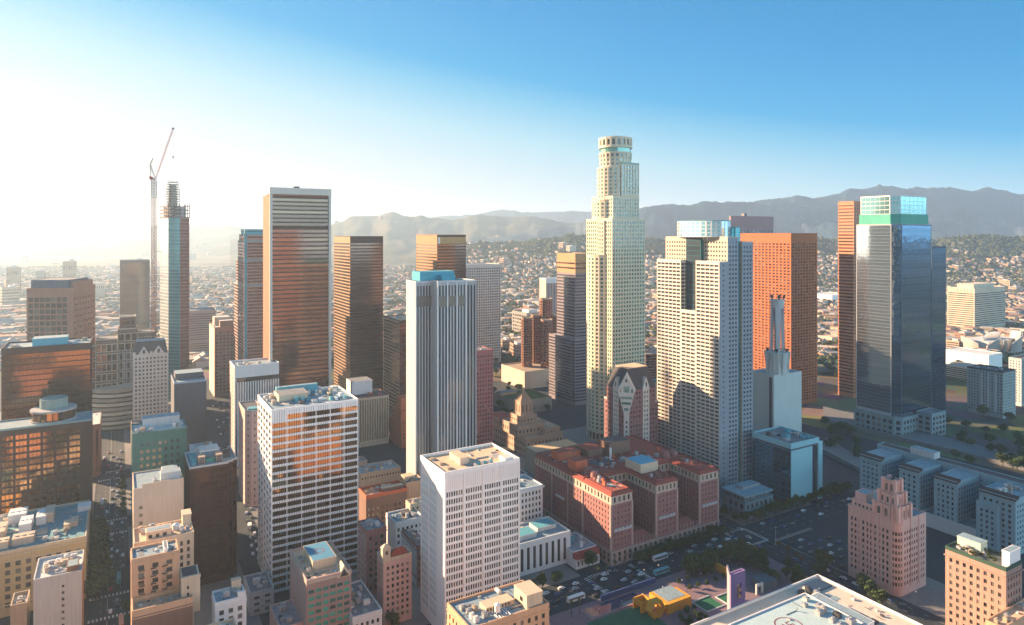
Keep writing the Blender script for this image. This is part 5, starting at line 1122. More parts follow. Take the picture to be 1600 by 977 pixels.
tier(.6, .6, 13, 15, Hh + .2, Hh + 8, 3, 1.4); tier(2.2, 2.6, 11.4, 13, Hh + 8.01, Hh + 14.5, 3, 1.6); tier(3.6, 4.2, 10, 11.2, Hh + 14.51, Hh + 22, 2, 1.4)
for k in range(1, 6): q = math.pi / 2 * k / 6; m = MB(); m.cyl(r_ + 1 - (r_ + .9) * math.cos(q), r_ + 1 - (r_ + .9) * math.sin(q), Hh - 1, Hh + 9.5, .75, .6, 8); b.one('corner_finial', PINK, m)
b.units(4.4, 5, 9.4, 10.5, Hh + 22.2, 3, 4, 2, [DMETAL]); b.done()

# -- brick building with roof garden
bk = St(3.1, 3.8, .46, .52, wallm('salmon_brick', (.36, .225, .18), var=.12), G_DARK, mu=1.2, mb=4, mt=3)
b = Bld('hotel', 'salmon brick block with leafy roof garden and white stair hut at the right corner', 'hotel', 1572, 893, 336, 1477, 1597)
W, Dp, Hh = b.w, b.d, b.h
b.rblock(0, 0, W, Dp, 0, Hh, bk, bk, wm=bk.wm, roof=wallm('garden_deck', (.13, .15, .13)), par=1.6, parm=wallm('dark_green_rail', (.03, .075, .055)))
m = MB(); m.box(-.7, -.7, Hh - 3.4, W + .7, -.02, Hh - 2.8); m.box(-.7, -.7, Hh - 3.4, -.02, Dp + .5, Hh - 2.8); b.one('cornice', bk.wm, m)
b.penthouse(W * .30, .6, W * .98, 4.0, Hh, Hh + 7.5, WHITE, ROOFT); b.penthouse(W * .55, Dp * .55, W * .97, Dp * .95, Hh, Hh + 5, wallm('pale_green_wall', (.42, .52, .46)), ROOFT)
b.units(1.5, 5, W - 2, Dp - 2, Hh + .2, 6, 3, 2.2); GARDEN = b; b.done()
simple('low_building', 'sunlit cream roofed block cut by the lower right corner', 1568, 985, 318, 1540, 1660, R=PEACH, L=PEACH, roof=ROOFP, par=1.3, units=7, seed=97, big=3)

# -- flat roof with helipad at the bottom edge
FH = Vector((152.4, 337)); 
b = Bld('office_block', 'pale roof with painted helipad circle and blue skylight strip at the bottom edge', 'building', P=FH - GA * 87 - GB * 60, w=87, d=60, h=40)
b.rblock(0, 0, 87, 60, 0, 40, St(60, 5, 1, .4, PALE, G_GREY, nu=1, mb=4, mt=4, name='window_band'), wm=PALE, roof=wallm('pale_peach_roof', (.66, .54, .44), var=.12, scale=.15), par=1.2, parm=WHITE2)
b.rblock(8, 14, 58, 46, 40.2, 45.5, WHITE2, WHITE2, wm=WHITE2, roof=wallm('pale_teal_roof', (.44, .58, .60), var=.15, scale=.2), par=.6)
m = MB(); cx, cy, z = 30, 33, 45.68
for k in range(28):
    a0, a1 = 2 * math.pi * k / 28, 2 * math.pi * (k + 1) / 28
    m.quad(*[(cx + r * math.cos(a), cy + r * math.sin(a), z) for r, a in ((5.4, a0), (6.0, a0), (6.0, a1), (5.4, a1))])
for r in ((-2.6, -2, -2, 2), (-.2, .35, -2, 2)): pass
m.quad((cx - 2.2, cy - 2.2, z), (cx - 1.5, cy - 2.2, z), (cx - 1.5, cy + 2.2, z), (cx - 2.2, cy + 2.2, z))
for x0, y0, x1, y1 in ((-.2, 1.6, 2.4, 2.2), (-.2, .2, .4, 1.6), (-.2, -.3, 2.4, .25), (1.8, -1.6, 2.4, -.3), (-.2, -2.2, 2.4, -1.6)): m.quad((cx + x0, cy + y0, z), (cx + x1, cy + y0, z), (cx + x1, cy + y1, z), (cx + x0, cy + y1, z))
b.one('helipad_marking', wallm('maroon_paint', (.22, .07, .08)), m)
b.units(44, 18, 57, 44, 45.6, 9, 4, 3, [DMETAL, METAL, GREY]); b.units(60, 40, 74, 57, 40.2, 8, 6, 3, [METAL, WHITE2, DMETAL]); b.clutter(60, 5, 84, 56, 40.2, 26, 5); b.clutter(10, 16, 56, 44, 45.6, 14, 6)
b.penthouse(58.2, 18, 66, 45, 40.2, 44, WHITE, ROOFT); m = MB(); m.box(72, 50, 40.2, 84, 57.5, 40.9); b.one('skylight', G_SLATE, m); m = MB(); m.box(70, 20, 40.2, 73, 23, 41.4); b.one('hatch', ROOFD, m)
b.rblock(-22, 24, -.1, 52, 0, 38, WHITE2, WHITE2, wm=WHITE2, roof=wallm('pale_teal_roof', (.44, .58, .60)), par=1.4); b.done()

# -- the red brick hotel with three wings
bw = St(3.2, 3.4, .34, .50, DBRICK, G_GREY, mu=1.3, mb=1, mt=.5)
STN = wallm('rose_stone', (.44, .31, .26), var=.12)
b = Bld('hotel', 'red brick grand hotel of three wings with terracotta roofs and stone arcade', 'hotel', 955, 777, 430, None, None, w=96, d=91, h=44)
topw = St(3.6, 4.6, .42, .7, wallm('cream_frieze', (.50, .40, .32)), G_DARK, mu=1.0, mb=.6, mt=.8, nz=1)
def wing(x0, y0, x1, y1, left=True, rightw=True):
    b.rblock(x0 + .01, y0 + .01, x1, y1, 9.0, 38.0, bw, bw if left else None, bw if rightw else None, wm=DBRICK, roof=None, par=0)
    b.rblock(x0, y0, x1 + .01, y1, 38.02, 44, topw, topw if left else None, topw if rightw else None, wm=topw.wm, roof=ROOFR, par=0)
    for cx, cy in ((x0, y0), (x1, y0)): q = MB(); q.box(cx - .5 - .12, cy - .14, 9, cx + .5 + .12, cy + .9, 38); b.one('quoin', STN, q)
    e = MB(); e.hexa([(x0 - 1.1, y0 - 1.1, 44), (x1 + 1.1, y0 - 1.1, 44), (x1 + 1.1, y1, 44), (x0 - 1.1, y1, 44)], [(x0 + .8, y0 + .8, 45.3), (x1 - .8, y0 + .8, 45.3), (x1 - .8, y1, 45.3), (x0 + .8, y1, 45.3)]); b.one('tiled_roof', ROOFR, e)
    r = MB(); r.box(x0 + 2.2, y0 + 2.2, 45.25, x1 - 2.2, y1, 45.5); r.box(x0 + 1.6, y0 + 1.6, 45.2, x0 + 2.2, y1, 46.2); r.box(x1 - 2.2, y0 + 1.6, 45.2, x1 - 1.6, y1, 46.2); r.box(x0 + 2.3, y0 + 1.6, 45.2, x1 - 2.3, y0 + 2.2, 46.2); b.one('roof_deck', wallm('oxide_roof', (.32, .075, .058), var=.3, scale=.4), r)
wing(0, 0, 17.4, 30); wing(38, 0, 57, 30); wing(78, 0, 96, 30)
wing(0, 30.02, 96, 91)
b.rblock(-.6, -.6, 96.6, 90, 0, 8.8, St(4.4, 7.6, .5, .86, STN, G_DARK, nz=1, mb=.5, mt=.9, t=.9, name='arched_opening'), wm=STN, roof=None, par=0)
for x0, x1 in ((17.5, 37.9), (57.1, 77.9)):
    m = MB(); m.box(x0, .3, 8.85, x1, 30, 9.6); m.frustum(rect(x0 + .3, 2, x1 - .3, 29), 9.6, rect(x0 + 4, 8, x1 - 4, 25), 13); b.one('court_roof', wallm('terracotta_court', (.36, .13, .10)), m)
    for i in range(7): m = MB(); m.cyl(x0 + 1.5 + i * 2.9, 1.2, 9.6, 12, .35, n=8); b.one('balustrade_post', STN, m)
for x0 in (0, 38, 78):
    m = MB()
    for i in range(5): m.box(x0 + 2.2 + i * 3, -.9, 21.5, x0 + 4.3 + i * 3, -.02, 22.6)
    m.box(x0 + 2, -.7, 20.8, x0 + 16, -.02, 21.4); b.one('balcony', LGREY, m)
m = MB(); m.box(-.9, 52, 24, -.02, 62, 25.5); b.one('balcony', LGREY, m)
for x in (-.14,):
    for y in (30, 48, 68): q = MB(); q.box(-.16, y - .6, 9, -.0, y + .6, 38); b.one('quoin', STN, q)
b.penthouse(4, 44, 14, 54, 45.5, 52, ORANGE, ROOFR); b.penthouse(6, 68, 17, 78, 45.5, 51, ORANGE, ROOFR); b.penthouse(18, 70, 27, 76, 45.5, 49, ORANGE, ROOFR)
b.penthouse(40, 18, 56, 34, 45.5, 51.5, CREAM, wallm('bright_blue_roof', (.08, .34, .48))); b.penthouse(46, 60, 66, 74, 45.5, 54, BROWN, ROOFD); b.penthouse(30, 64, 44, 80, 45.5, 50, BROWN, ROOFR)
m = MB(); m.box(24, 44, 45.45, 40, 58, 45.6); b.one('light_well', DGREY, m)
for i, (x, y, r) in enumerate(((10, 30, 3.4), (10, 37.5, 3.4), (80, 36, 3), (88, 36, 3))): m = MB(); m.cyl(x, y, 45.5, 48.6, r, r * .9, 16); m.cyl(x, y, 48.6, 49.4, r * .7, r * .75, 16); b.one('cooling_tower', DBRICK, m)
m = MB(); m.box(41, 52, 45.5, 42, 53.4, 54); b.one('chimney', WHITE2, m)
b.units(3, 10, 15, 28, 45.5, 5, 3, 2.4, [ORANGE, BRICK, GREY]); b.units(20, 36, 92, 58, 45.5, 16, 5, 3, [ORANGE, BRICK, GREY, METAL]); b.units(40, 4, 55, 16, 45.5, 4, 7, 2.4, [BRICK, GREY]); b.units(80, 4, 94, 28, 45.5, 4, 8, 2.4, [BRICK, GREY]); b.clutter(3, 3, 15, 88, 45.5, 24, 3); b.clutter(20, 36, 92, 88, 45.5, 30, 4); b.belts(rect(-.6, -.6, 96.6, 90), [8.3, 4.4], STN, .35); b.done()

# -- library with tiled pyramid
LB = wallm('library_stucco', (.48, .33, .24))
ls = St(4, 6, .4, .5, LB, G_DARK, mb=2, mt=2)
b = Bld('library', 'tan stucco library with square tower and tiled pyramid roof', 'library', 822, 700, 640, 757, 880, h=20)
W, Dp = b.w, b.d
b.rblock(0, 0, W, Dp, 0, 16, ls, ls, wm=LB, roof=TAN, par=1.4)
x, y = W * .28, Dp * .30
b.rblock(x - 15, y - 15, x + 15, y + 15, 16.2, 26, ls, ls, wm=LB, roof=TAN, par=1.0); b.rblock(x - 10, y - 10, x + 10, y + 10, 26.2, 34, ls, ls, wm=LB, roof=TAN, par=.8); b.rblock(x - 7, y - 7, x + 7, y + 7, 34.2, 47, St(5, 12, .3, .6, LB, G_DBRONZE, nz=1), wm=LB, roof=None, par=.8)
m = MB(); m.frustum(rect(x - 6.4, y - 6.4, x + 6.4, y + 6.4), 47.6, rect(x - .3, y - .3, x + .3, y + .3), 58); b.one('pyramid_roof', wallm('mosaic_tile', (.40, .26, .17), var=.35, scale=1.2), m)
m = MB(); m.cyl(x, y, 58, 60, .3, .1, 6); b.one('finial', METAL, m)
b.rblock(W * .55, 2, W - 2, Dp * .5, 16.2, 22, ls, ls, wm=LB, roof=TAN, par=.8); b.rblock(2, Dp * .65, W * .5, Dp - 2, 16.2, 22, ls, ls, wm=LB, roof=ROOFR, par=.8); b.units(W * .6, 4, W - 4, Dp * .45, 22.2, 4, 4, 3); b.done()
simple('low_building', 'low red roofed terrace building in the gap beside the broad orange tower', 1296, 628, 1010, 1276, 1330, R=wallm('red_plaster', (.42, .10, .07)), L=TAN, roof=wallm('red_flat_roof', (.45, .12, .08)))
simple('warehouse', 'long white hall in the gap between orange and brick red towers', 1300, 462, 2150, 1262, 1330, R=WHITE, L=WHITE, roof=ROOFW)
simple('low_building', 'small cream block amid trees between orange and brick red towers', 1300, 528, 1330, 1278, 1320, R=CREAM, L=CREAM, roof=ROOFP)
# ================================================================== city beyond the towers
from mathutils.bvhtree import BVHTree
def bvh_of(o): return BVHTree.FromPolygons([v.co.copy() for v in o.data.vertices], [tuple(p.vertices) for p in o.data.polygons])
HB = [bvh_of(o) for o in COL.objects if o.name.startswith('hills')]
def gz_(x, y):
    z = 0.0
    for t in HB:
        h = t.ray_cast(Vector((x, y, 3000)), Vector((0, 0, -1)))
        if h[0] and h[0].z > z: z = h[0].z
    return z
HOUSE_W = [wallm('house_cream', (.44, .34, .24)), wallm('house_white', (.56, .49, .41)), wallm('house_tan', (.33, .24, .165)), wallm('house_rose', (.38, .23, .165)), wallm('house_grey', (.28, .26, .235))]
HOUSE_R = [wallm('roof_pale', (.46, .40, .34)), wallm('roof_terracotta', (.36, .17, .11)), wallm('roof_brown', (.22, .16, .13)), wallm('roof_grey', (.30, .30, .30))]
def house_geo(m, mi, x, y, z, w, d, h, rot, gab, wi, ri):
    c, s = math.cos(rot), math.sin(rot); P = lambda a, b, zz_: (x + a * c - b * s, y + a * s + b * c, z + zz_)
    q = [P(-w / 2, -d / 2, -6), P(w / 2, -d / 2, -6), P(w / 2, d / 2, -6), P(-w / 2, d / 2, -6)]; t = [(p[0], p[1], z + h) for p in q]
    b = len(m.v); m.v += q + t
    for i in range(4): j = (i + 1) % 4; m.f.append((b + i, b + j, b + 4 + j, b + 4 + i)); mi.append(wi)
    if gab:
        rz_ = h + min(w, d) * .28; b2 = len(m.v); m.v += [P(-w / 2 - .4, 0, rz_), P(w / 2 + .4, 0, rz_)]
        m.f += [(b + 4, b + 5, b2 + 1, b2), (b + 6, b + 7, b2, b2 + 1)]; mi += [ri, ri]
        m.f += [(b + 5, b + 6, b2 + 1), (b + 7, b + 4, b2)]; mi += [wi, wi]
    else: m.f.append((b + 4, b + 5, b + 6, b + 7)); mi.append(ri)
# apartment and office boxes in the middle distance: single things sharing a few meshes
def mid_mesh(k):
    r = random.Random(k); b = MB(); mi = []
    w, d, h = 1.0, 1.0, 1.0
    def bx(x0, y0, z0, x1, y1, z1, wi, ri):
        base = len(b.v); b.box(x0, y0, z0, x1, y1, z1); mi.extend([ri, ri, wi, wi, wi, wi])
    bx(-.5, -.5, 0, .5, .5, 1, 0, 1)
    for q in (((-.5, -.5), (.5, -.46)), ((-.5, .46), (.5, .5)), ((-.5, -.46), (-.46, .46)), ((.46, -.46), (.5, .46))): bx(q[0][0] * 1.004, q[0][1] * 1.004, 1.0, q[1][0] * 1.004, q[1][1] * 1.004, 1.06, 0, 0)
    bx(-.3 + r.random() * .3, -.2, 1, .1 + r.random() * .25, .25, 1.15, 2, 1)
    if k % 2: bx(-.2, -.72, 0, .45, -.501, .62, 0, 1)
    nf = r.choice((3, 4, 5, 6))
    for i in range(nf):
        z0 = (i + .35) / nf * .96; z1 = (i + .8) / nf * .96
        if k % 3 == 0: 
            for s in (-1, 1): bx(-.46, s * .5 - .012, z0, .46, s * .5 + .012, z1, 3, 3); bx(s * .5 - .012, -.46, z0, s * .5 + .012, .46, z1, 3, 3)
        else:
            n = 5 + k % 3
            for j in range(n):
                u0 = -.46 + .92 * (j + .25) / n; u1 = -.46 + .92 * (j + .75) / n
                for s in (-1, 1): bx(u0, s * .5 - .012, z0, u1, s * .5 + .012, z1, 3, 3); bx(s * .5 - .012, u0, z0, s * .5 + .012, u1, z1, 3, 3)
    me = bpy.data.meshes.new('distant_building'); me.from_pydata(b.v, [], b.f)
    for mm in (HOUSE_W[k % 5], HOUSE_R[(0, 3, 0, 1, 0, 2)[k % 6]], LGREY, G_DARK): me.materials.append(mm)
    for p, i in zip(me.polygons, mi): p.material_index = i
    me.update(); return me
MM = [mid_mesh(k) for k in range(10)]
rr = random.Random(5); n = 0
DESC = ['cream', 'white', 'tan', 'rose', 'grey']
zones = [(0, 330, 395, 560, 'in the pale haze at the left'), (330, 640, 400, 520, 'between the bronze towers'), (740, 920, 405, 560, 'beyond the round hotel towers'), (1000, 1320, 395, 520, 'between the orange and crowned towers'), (1470, 1600, 425, 600, 'on the slope at the right')]
tries = 0; used = []
while n < 290 and tries < 6000:
    tries += 1
    zx = zones[(0, 0, 1, 2, 2, 3, 4)[tries % 7]]
    x = rr.uniform(zx[0], zx[1]); y = rr.uniform(zx[2], zx[3]) if rr.random() < .5 else zx[2] + (zx[3] - zx[2]) * rr.random() ** 2
    p = gp(x, y)
    if p.y < 800 or not clear(p.x, p.y, 24): continue
    w, d = rr.uniform(18, 46), rr.uniform(18, 40); h = rr.choice((7, 9, 11, 14, 18, 24)) if p.y < 2600 else rr.choice((9, 12, 18, 26))
    if zx[0] == 0 and rr.random() < .12: h = rr.uniform(30, 55)
    if any(abs(p.x - a) < (w + c) * .62 and abs(p.y - b_) < (d + e) * .75 for a, b_, c, e in used): continue
    used.append((p.x, p.y, w, d)); k = rr.randrange(10)
    o = bpy.data.objects.new('distant_building', MM[k]); COL.objects.link(o)
    o.location = (p.x, p.y, gz_(p.x, p.y) - .5); o.rotation_euler = (0, 0, PHI + rr.choice((0, 0, .3, -.25))); o.scale = (w, d, h)
    tag(o, 'small %s flat roofed building %s' % (DESC[k % 5], zx[4]), 'building', 'small buildings of the city beyond the towers'); n += 1
for (x0, x1, yt, yb, lab) in ((97, 121, 411, 452, 'pale hazy tower rising out of the far left haze'), (56, 72, 425, 455, 'peach hazy block left of the pale hazy tower'), (10, 33, 420, 458, 'grey green hazy block near the left edge'), (1008, 1020, 392, 420, 'pale slab far off right of the crowned skyscraper'), (875, 892, 410, 428, 'white blocky house high on the hillside left of the crowned skyscraper'), (800, 860, 488, 522, 'long tan housing terrace behind the round hotel towers')):
    p0 = gp((x0 + x1) / 2, yb); o = bpy.data.objects.new('distant_building', MM[(1, 2, 4, 1, 7, 2)[int(x0) % 6]]); COL.objects.link(o); k = p0.y / F
    o.location = (p0.x, p0.y, 0); o.rotation_euler = (0, 0, PHI); o.scale = ((x1 - x0) * k / 1.37, (x1 - x0) * k / 1.37, H - p0.y * (yt - HY) / F); tag(o, lab, 'building')
# the mass of small houses and the trees between them
m = MB(); mi = []; r2_ = random.Random(8)
for i in range(20000):
    x = r2_.uniform(-30, 1630); y = 374 + (560 - 374) * r2_.random() ** 2.0
    if y < 380 and x > 450: y += 4
    p = gp(x, y)
    if p.y > 3900: D_ = r2_.uniform(2300, 4300); p = Vector(((x - CX) / F * D_, D_, 0))
    if p.y < 1150: continue
    if p.y < 2400 and (not clear(p.x, p.y, 10) or any(abs(p.x - a) < c * .8 and abs(p.y - b_) < e * .9 for a, b_, c, e in used)): continue
    gz0 = gz_(p.x, p.y)
    if gz0 > 110 and r2_.random() < min(.96, .5 + gz0 / 400): continue
    big = r2_.random() < (.12 if gz0 < 20 else .02); w = r2_.uniform(9, 16) * (2.2 if big else 1); d = r2_.uniform(8, 13) * (2 if big else 1); h = r2_.uniform(4, 7) * (1.8 if big else 1)
    house_geo(m, mi, p.x, p.y, gz0, w * 1.15, d * 1.15, h, PHI + r2_.choice((0, 1.57, .4, -.3)) + r2_.uniform(-.1, .1), not big, r2_.randrange(5), 5 + r2_.choice((0, 1, 1, 2, 3)))
for i in range(1500):
    x = r2_.uniform(-30, 350); y = r2_.uniform(432, 575); p = gp(x, y)
    if not clear(p.x, p.y, 6) or any(abs(p.x - a) < c * .9 and abs(p.y - b_) < e for a, b_, c, e in used): continue
    if mnoise.noise(Vector((p.x * .004, p.y * .004, 1))) < -.25: continue
    house_geo(m, mi, p.x, p.y, 0, r2_.uniform(14, 34), r2_.uniform(12, 26), r2_.uniform(5, 13), PHI + r2_.choice((0, 1.57)), r2_.random() < .3, r2_.randrange(5), 5 + r2_.choice((0, 0, 1, 3)))
me = m.mesh('distant_houses', HOUSE_W + HOUSE_R)
for p, i in zip(me.polygons, mi): p.material_index = i
o = bpy.data.objects.new('distant_houses', me); COL.objects.link(o); tag(o, 'carpet of small houses fading into the haze towards the hills', 'houses', None, 'stuff')
def leafm(name, c1, c2):
    m = bpy.data.materials.new(name); m.use_nodes = True; t = m.node_tree; p = t.nodes['Principled BSDF']; p.inputs['Roughness'].default_value = .8; p.inputs['Specular IOR Level'].default_value = .15
    g = t.nodes.new('ShaderNodeNewGeometry'); r = t.nodes.new('ShaderNodeValToRGB'); r.color_ramp.elements[0].color = (*c1, 1); r.color_ramp.elements[1].color = (*c2, 1)
    t.links.new(g.outputs['Random Per Island'], r.inputs[0]); t.links.new(r.outputs[0], p.inputs['Base Color']); return m
LEAF = leafm('leaf_dark', (.025, .05, .016), (.09, .125, .04)); LEAF2 = leafm('leaf_olive', (.05, .065, .02), (.12, .13, .04)); LEAF3 = leafm('leaf_far', (.035, .05, .02), (.11, .115, .045))
LEAF4 = leafm('leaf_russet', (.10, .06, .03), (.17, .10, .05))
BARK = wallm('bark', (.10, .075, .055), var=.3, scale=1.0)
ico = bmesh.new(); bmesh.ops.create_icosphere(ico, subdivisions=1, radius=1); IV = [v.co.copy() for v in ico.verts]; IF = [tuple(v.index for v in f_.verts) for f_ in ico.faces]; ico.free()
m = MB(); r3 = random.Random(14)
def blob(m, x, y, z, r, rz_, rnd_):
    b = len(m.v); s = rnd_.random() * 50
    for v in IV:
        k = 1 + .34 * mnoise.noise(v * 1.7 + Vector((s, s * .7, 0))); m.v.append((x + v.x * r * k, y + v.y * r * k, z + v.z * rz_ * k))
    m.f += [tuple(b + i for i in f_) for f_ in IF]
for i in range(26000):
    x = r3.uniform(-30, 1630); y = 373 + (570 - 373) * r3.random() ** 2.0
    if x < 450 and r3.random() < .2: continue
    p = gp(x, y)
    if p.y > 3900: D_ = r3.uniform(2300, 4500); p = Vector(((x - CX) / F * D_, D_, 0))
    if p.y < 1100: continue
    dens = mnoise.noise(Vector((p.x * .0016, p.y * .0011, 3)))
    if dens < -.18 and r3.random() < .75: continue
    if p.y < 2400 and not clear(p.x, p.y, 8): continue
    k = r3.uniform(3.0, 6.5) * (1 + .00008 * p.y); z = gz_(p.x, p.y)
    blob(m, p.x, p.y, z + k * .8, k, k * .85, r3)
    if r3.random() < .6: blob(m, p.x + r3.uniform(-k, k), p.y + r3.uniform(-k, k), z + k * .6, k * .75, k * .7, r3)
tag(m.build('distant_trees', LEAF3), 'scattered dark trees among the houses towards the hills', 'trees', None, 'stuff')
# woods on the hill at the right
m = MB()
for (x0, x1, cnt, D0, D1, mt_) in ((1395, 1660, 2600, 2450, 3300, LEAF), (830, 1010, 900, 2600, 3600, LEAF3), (1010, 1395, 900, 2600, 3600, LEAF3)):
    for i in range(cnt):
        D = r3.uniform(D0, D1); x = r3.uniform(x0, x1); X = (x - CX) / F * D; z = gz_(X, D)
        if z < 2: continue
        if mnoise.noise(Vector((X * .004, D * .004, 9))) < -.05: continue
        k = r3.uniform(5, 10); blob(m, X, D, z + k * .4, k, k * .8, r3)
tag(m.build('woods', LEAF3), 'dark woods covering the low hills before the mountains', 'woods', None, 'stuff')

# ================================================================== trees one can tell apart
def crown_mesh(name, seed, rx, rz_, n, leaf, mt, flat=False):
    r = random.Random(seed); m = MB(); cl = []
    for i in range(9):
        q = r.uniform(0, 6.28); k = r.uniform(.15, .72); cl.append((math.cos(q) * k * rx, math.sin(q) * k * rx, r.uniform(-.45, .5) * rz_, r.uniform(.32, .55)))
    cl.append((0, 0, rz_ * .45, .5))
    for i in range(n):
        c = r.choice(cl); v = Vector((r.gauss(0, 1), r.gauss(0, 1), r.gauss(0, 1))).normalized() * (r.random() ** .4) * c[3]
        p = Vector((c[0] + v.x * rx, c[1] + v.y * rx, c[2] + v.z * rz_)); nrm = Vector((r.gauss(0, 1), r.gauss(0, 1), abs(r.gauss(0, 1)) + .4)).normalized()
        u = nrm.orthogonal().normalized(); w = nrm.cross(u); s = leaf * r.uniform(.6, 1.3)
        m.quad(p - u * s, p - w * s * .7, p + u * s, p + w * s * .7)
    return m.mesh(name, mt)
def trunk_mesh(h, r0_):
    m = MB(); m.frustum(circ(0, 0, r0_, 8), 0, circ(.1, .05, r0_ * .6, 8), h)
    for i in range(4): q = i * 1.6; m.bar((.05, 0, h * .75), (math.cos(q) * h * .45, math.sin(q) * h * .45, h * 1.35), r0_ * .35)
    return m.mesh('trunk', BARK)
CR = [crown_mesh('crown', 3, 4.4, 3.4, 1000, .55, LEAF), crown_mesh('crown', 8, 4.0, 3.8, 900, .55, LEAF), crown_mesh('crown', 17, 4.8, 3.2, 1000, .55, LEAF2), crown_mesh('crown', 23, 3.6, 3.0, 800, .5, LEAF4)]
TR = trunk_mesh(3.6, .32)
def palm_crown():
    m = MB(); r = random.Random(4)
    for i in range(22):
        q = i * 2.4; e = r.uniform(-.5, .9); L = r.uniform(2.0, 2.8); prev = Vector((0, 0, 0)); w = .34
        for k in range(5):
            t = (k + 1) / 5; nx = Vector((math.cos(q) * L * t, math.sin(q) * L * t, e * L * t - 1.5 * t * t)); sd_v = Vector((-math.sin(q), math.cos(q), 0)) * w * (1 - .6 * t)
            m.quad(prev - sd_v, nx - sd_v * .8, nx + sd_v * .8, prev + sd_v); prev = nx
    return m.mesh('crown', LEAF2)
PALM = palm_crown(); pt = MB(); pt.frustum(circ(0, 0, .3, 8), 0, circ(.2, 0, .2, 8), 11); PT_ = pt.mesh('trunk', BARK)
def tree(x, y, z=0.15, s=1.0, kind=0, label=None, group=None, palm=False):
    t = empty('palm_tree' if palm else 'tree', (x, y, z), rnd.uniform(0, 6.28)); tag(t, label, 'palm tree' if palm else 'tree', group)
    a = bpy.data.objects.new('trunk', PT_ if palm else TR); c = bpy.data.objects.new('crown', PALM if palm else CR[kind])
    for o in (a, c): COL.objects.link(o); o.parent = t
    c.location = (.2, 0, 11) if palm else (0, 0, 5.6); t.scale = (s, s, s * rnd.uniform(.9, 1.1)); return t
for i in range(15):      # the row under the dark bronze hotel and down the avenue's left side
    q = gw(-10.0 + rnd.uniform(-1, 1), 458 + i * 7.2); tree(*q, s=rnd.uniform(1.25, 1.6), kind=(2, 0, 2)[i % 3], label='dense street tree in the row along the avenue beside the ochre store', group='street trees along the left avenue')
for i in range(7):
    q = gw(4.5, 585 + i * 13); tree(*q, s=rnd.uniform(.6, .8), kind=i % 2, label='small dark kerb tree on the shaded right side of the avenue', group='kerb trees on the right of the avenue')
q = gw(5.2, 432); tree(*q, s=.8, kind=1, label='lone round tree at the zebra crossing by the peach hotel')
for i in range(17):      # in front of the red hotel
    q = gw(288 + i * 4.9, 333.0 + rnd.uniform(-.7, .7)); tree(*q, s=rnd.uniform(.75, 1.0), kind=i % 2, label='dark street tree in the row before the red brick hotel', group='street trees before the red brick hotel')
for i in range(24):      # north edge of the square
    q = gw(300 + rnd.uniform(0, 60), 304 + rnd.uniform(-5, 5)); tree(*q, s=rnd.uniform(.9, 1.35), kind=(0, 1, 2, 0)[i % 4], label='tree in the dense grove at the street edge of the square', group='grove of the square')
for i in range(18):
    q = gw(338 + rnd.uniform(0, 27), 258 + rnd.uniform(0, 42)); tree(*q, s=rnd.uniform(.7, 1.0), kind=i % 2, label='tree in the dark grove behind the purple tower', group='grove behind the purple tower')
for i in range(12):      # rows of small trees on the plaza
    q = gw(292 + (i % 6) * 7, 300 - (i // 6) * 9); tree(*q, s=.42, kind=1, label='small clipped plaza tree in two rows behind the yellow pavilion', group='clipped trees on the plaza')
for i in range(14):
    q = gw(262 + rnd.uniform(0, 17), 264 + rnd.uniform(0, 12)); tree(*q, s=rnd.uniform(.35, .5), kind=1, label='small round tree clustered in front of the yellow pavilion', group='small round trees by the pavilion')
for x, y, s, k, lab in ((920, 890, 1.25, 0, 'broad dark tree in front of the small white corner house'), (868, 915, 1.0, 0, 'dark tree at the right foot of the striped pale block'), (834, 928, .9, 1, 'dark tree at the left foot of the striped pale block'), (848, 921, .95, 0, 'middle dark tree before the striped pale block'), (1290, 895, 1.5, 2, 'big round green tree on the car park corner'), (1282, 905, 1.2, 0, 'dark lower tree beside the big round green tree'), (1345, 925, 1.2, 0, 'dark tree at the foot of the pink tower, leftmost'), (1362, 938, 1.2, 1, 'dark tree at the foot of the pink tower, middle'), (1378, 950, 1.2, 0, 'dark tree at the foot of the pink tower, rightmost'), (1297, 778, 1.2, 0, 'dark conical tree beside the pale cyan slab'), (1305, 772, 1.0, 1, 'second dark tree beside the pale cyan slab'), (612, 985, 1.0, 2, 'green tree at the foot of the slender pink apartment tower'), (840, 968, .9, 0, 'dark tree at the right foot of the peach masonry block')):
    p = gp(x, y); tree(p.x, p.y, s=s, kind=k, label=lab)
for i, (x, y) in enumerate(((1218, 858), (1232, 866), (1243, 874), (1252, 880), (1282, 918), (1298, 920))): p = gp(x, y); tree(p.x, p.y, s=.6, kind=3, label='russet leaved kerb tree along the car park pavement', group='russet trees along the car park')
for i, (x, y) in enumerate(((948, 905), (962, 900), (976, 896), (935, 912), (893, 965), (905, 962), (884, 955))): p = gp(x, y); tree(p.x, p.y, s=.75, palm=True, label='feathery palm on the street corner by the square', group='palms by the square')
for i in range(24):
    x = rnd.uniform(1290, 1330) if i % 2 else rnd.uniform(1476, 1510); y = rnd.uniform(540, 600) if i % 2 else rnd.uniform(560, 580) ; p = gp(x, y); tree(p.x, p.y, s=rnd.uniform(1.2, 1.9), kind=2 if i % 3 else 0, label='sunlit bushy tree in the gap between orange and brick red towers' if i % 2 else 'sunlit round tree beside the long white hall', group='trees in the tower gap' if i % 2 else 'trees by the white hall')
for i in range(60):
    x = rnd.uniform(752, 862); y = rnd.uniform(500, 660); p = gp(x, y)
    tree(p.x, p.y, s=rnd.uniform(.9, 1.5), kind=(0, 2, 0, 3)[i % 4], label='tree on the slopes between the round hotel and the tan library', group='trees around the library')
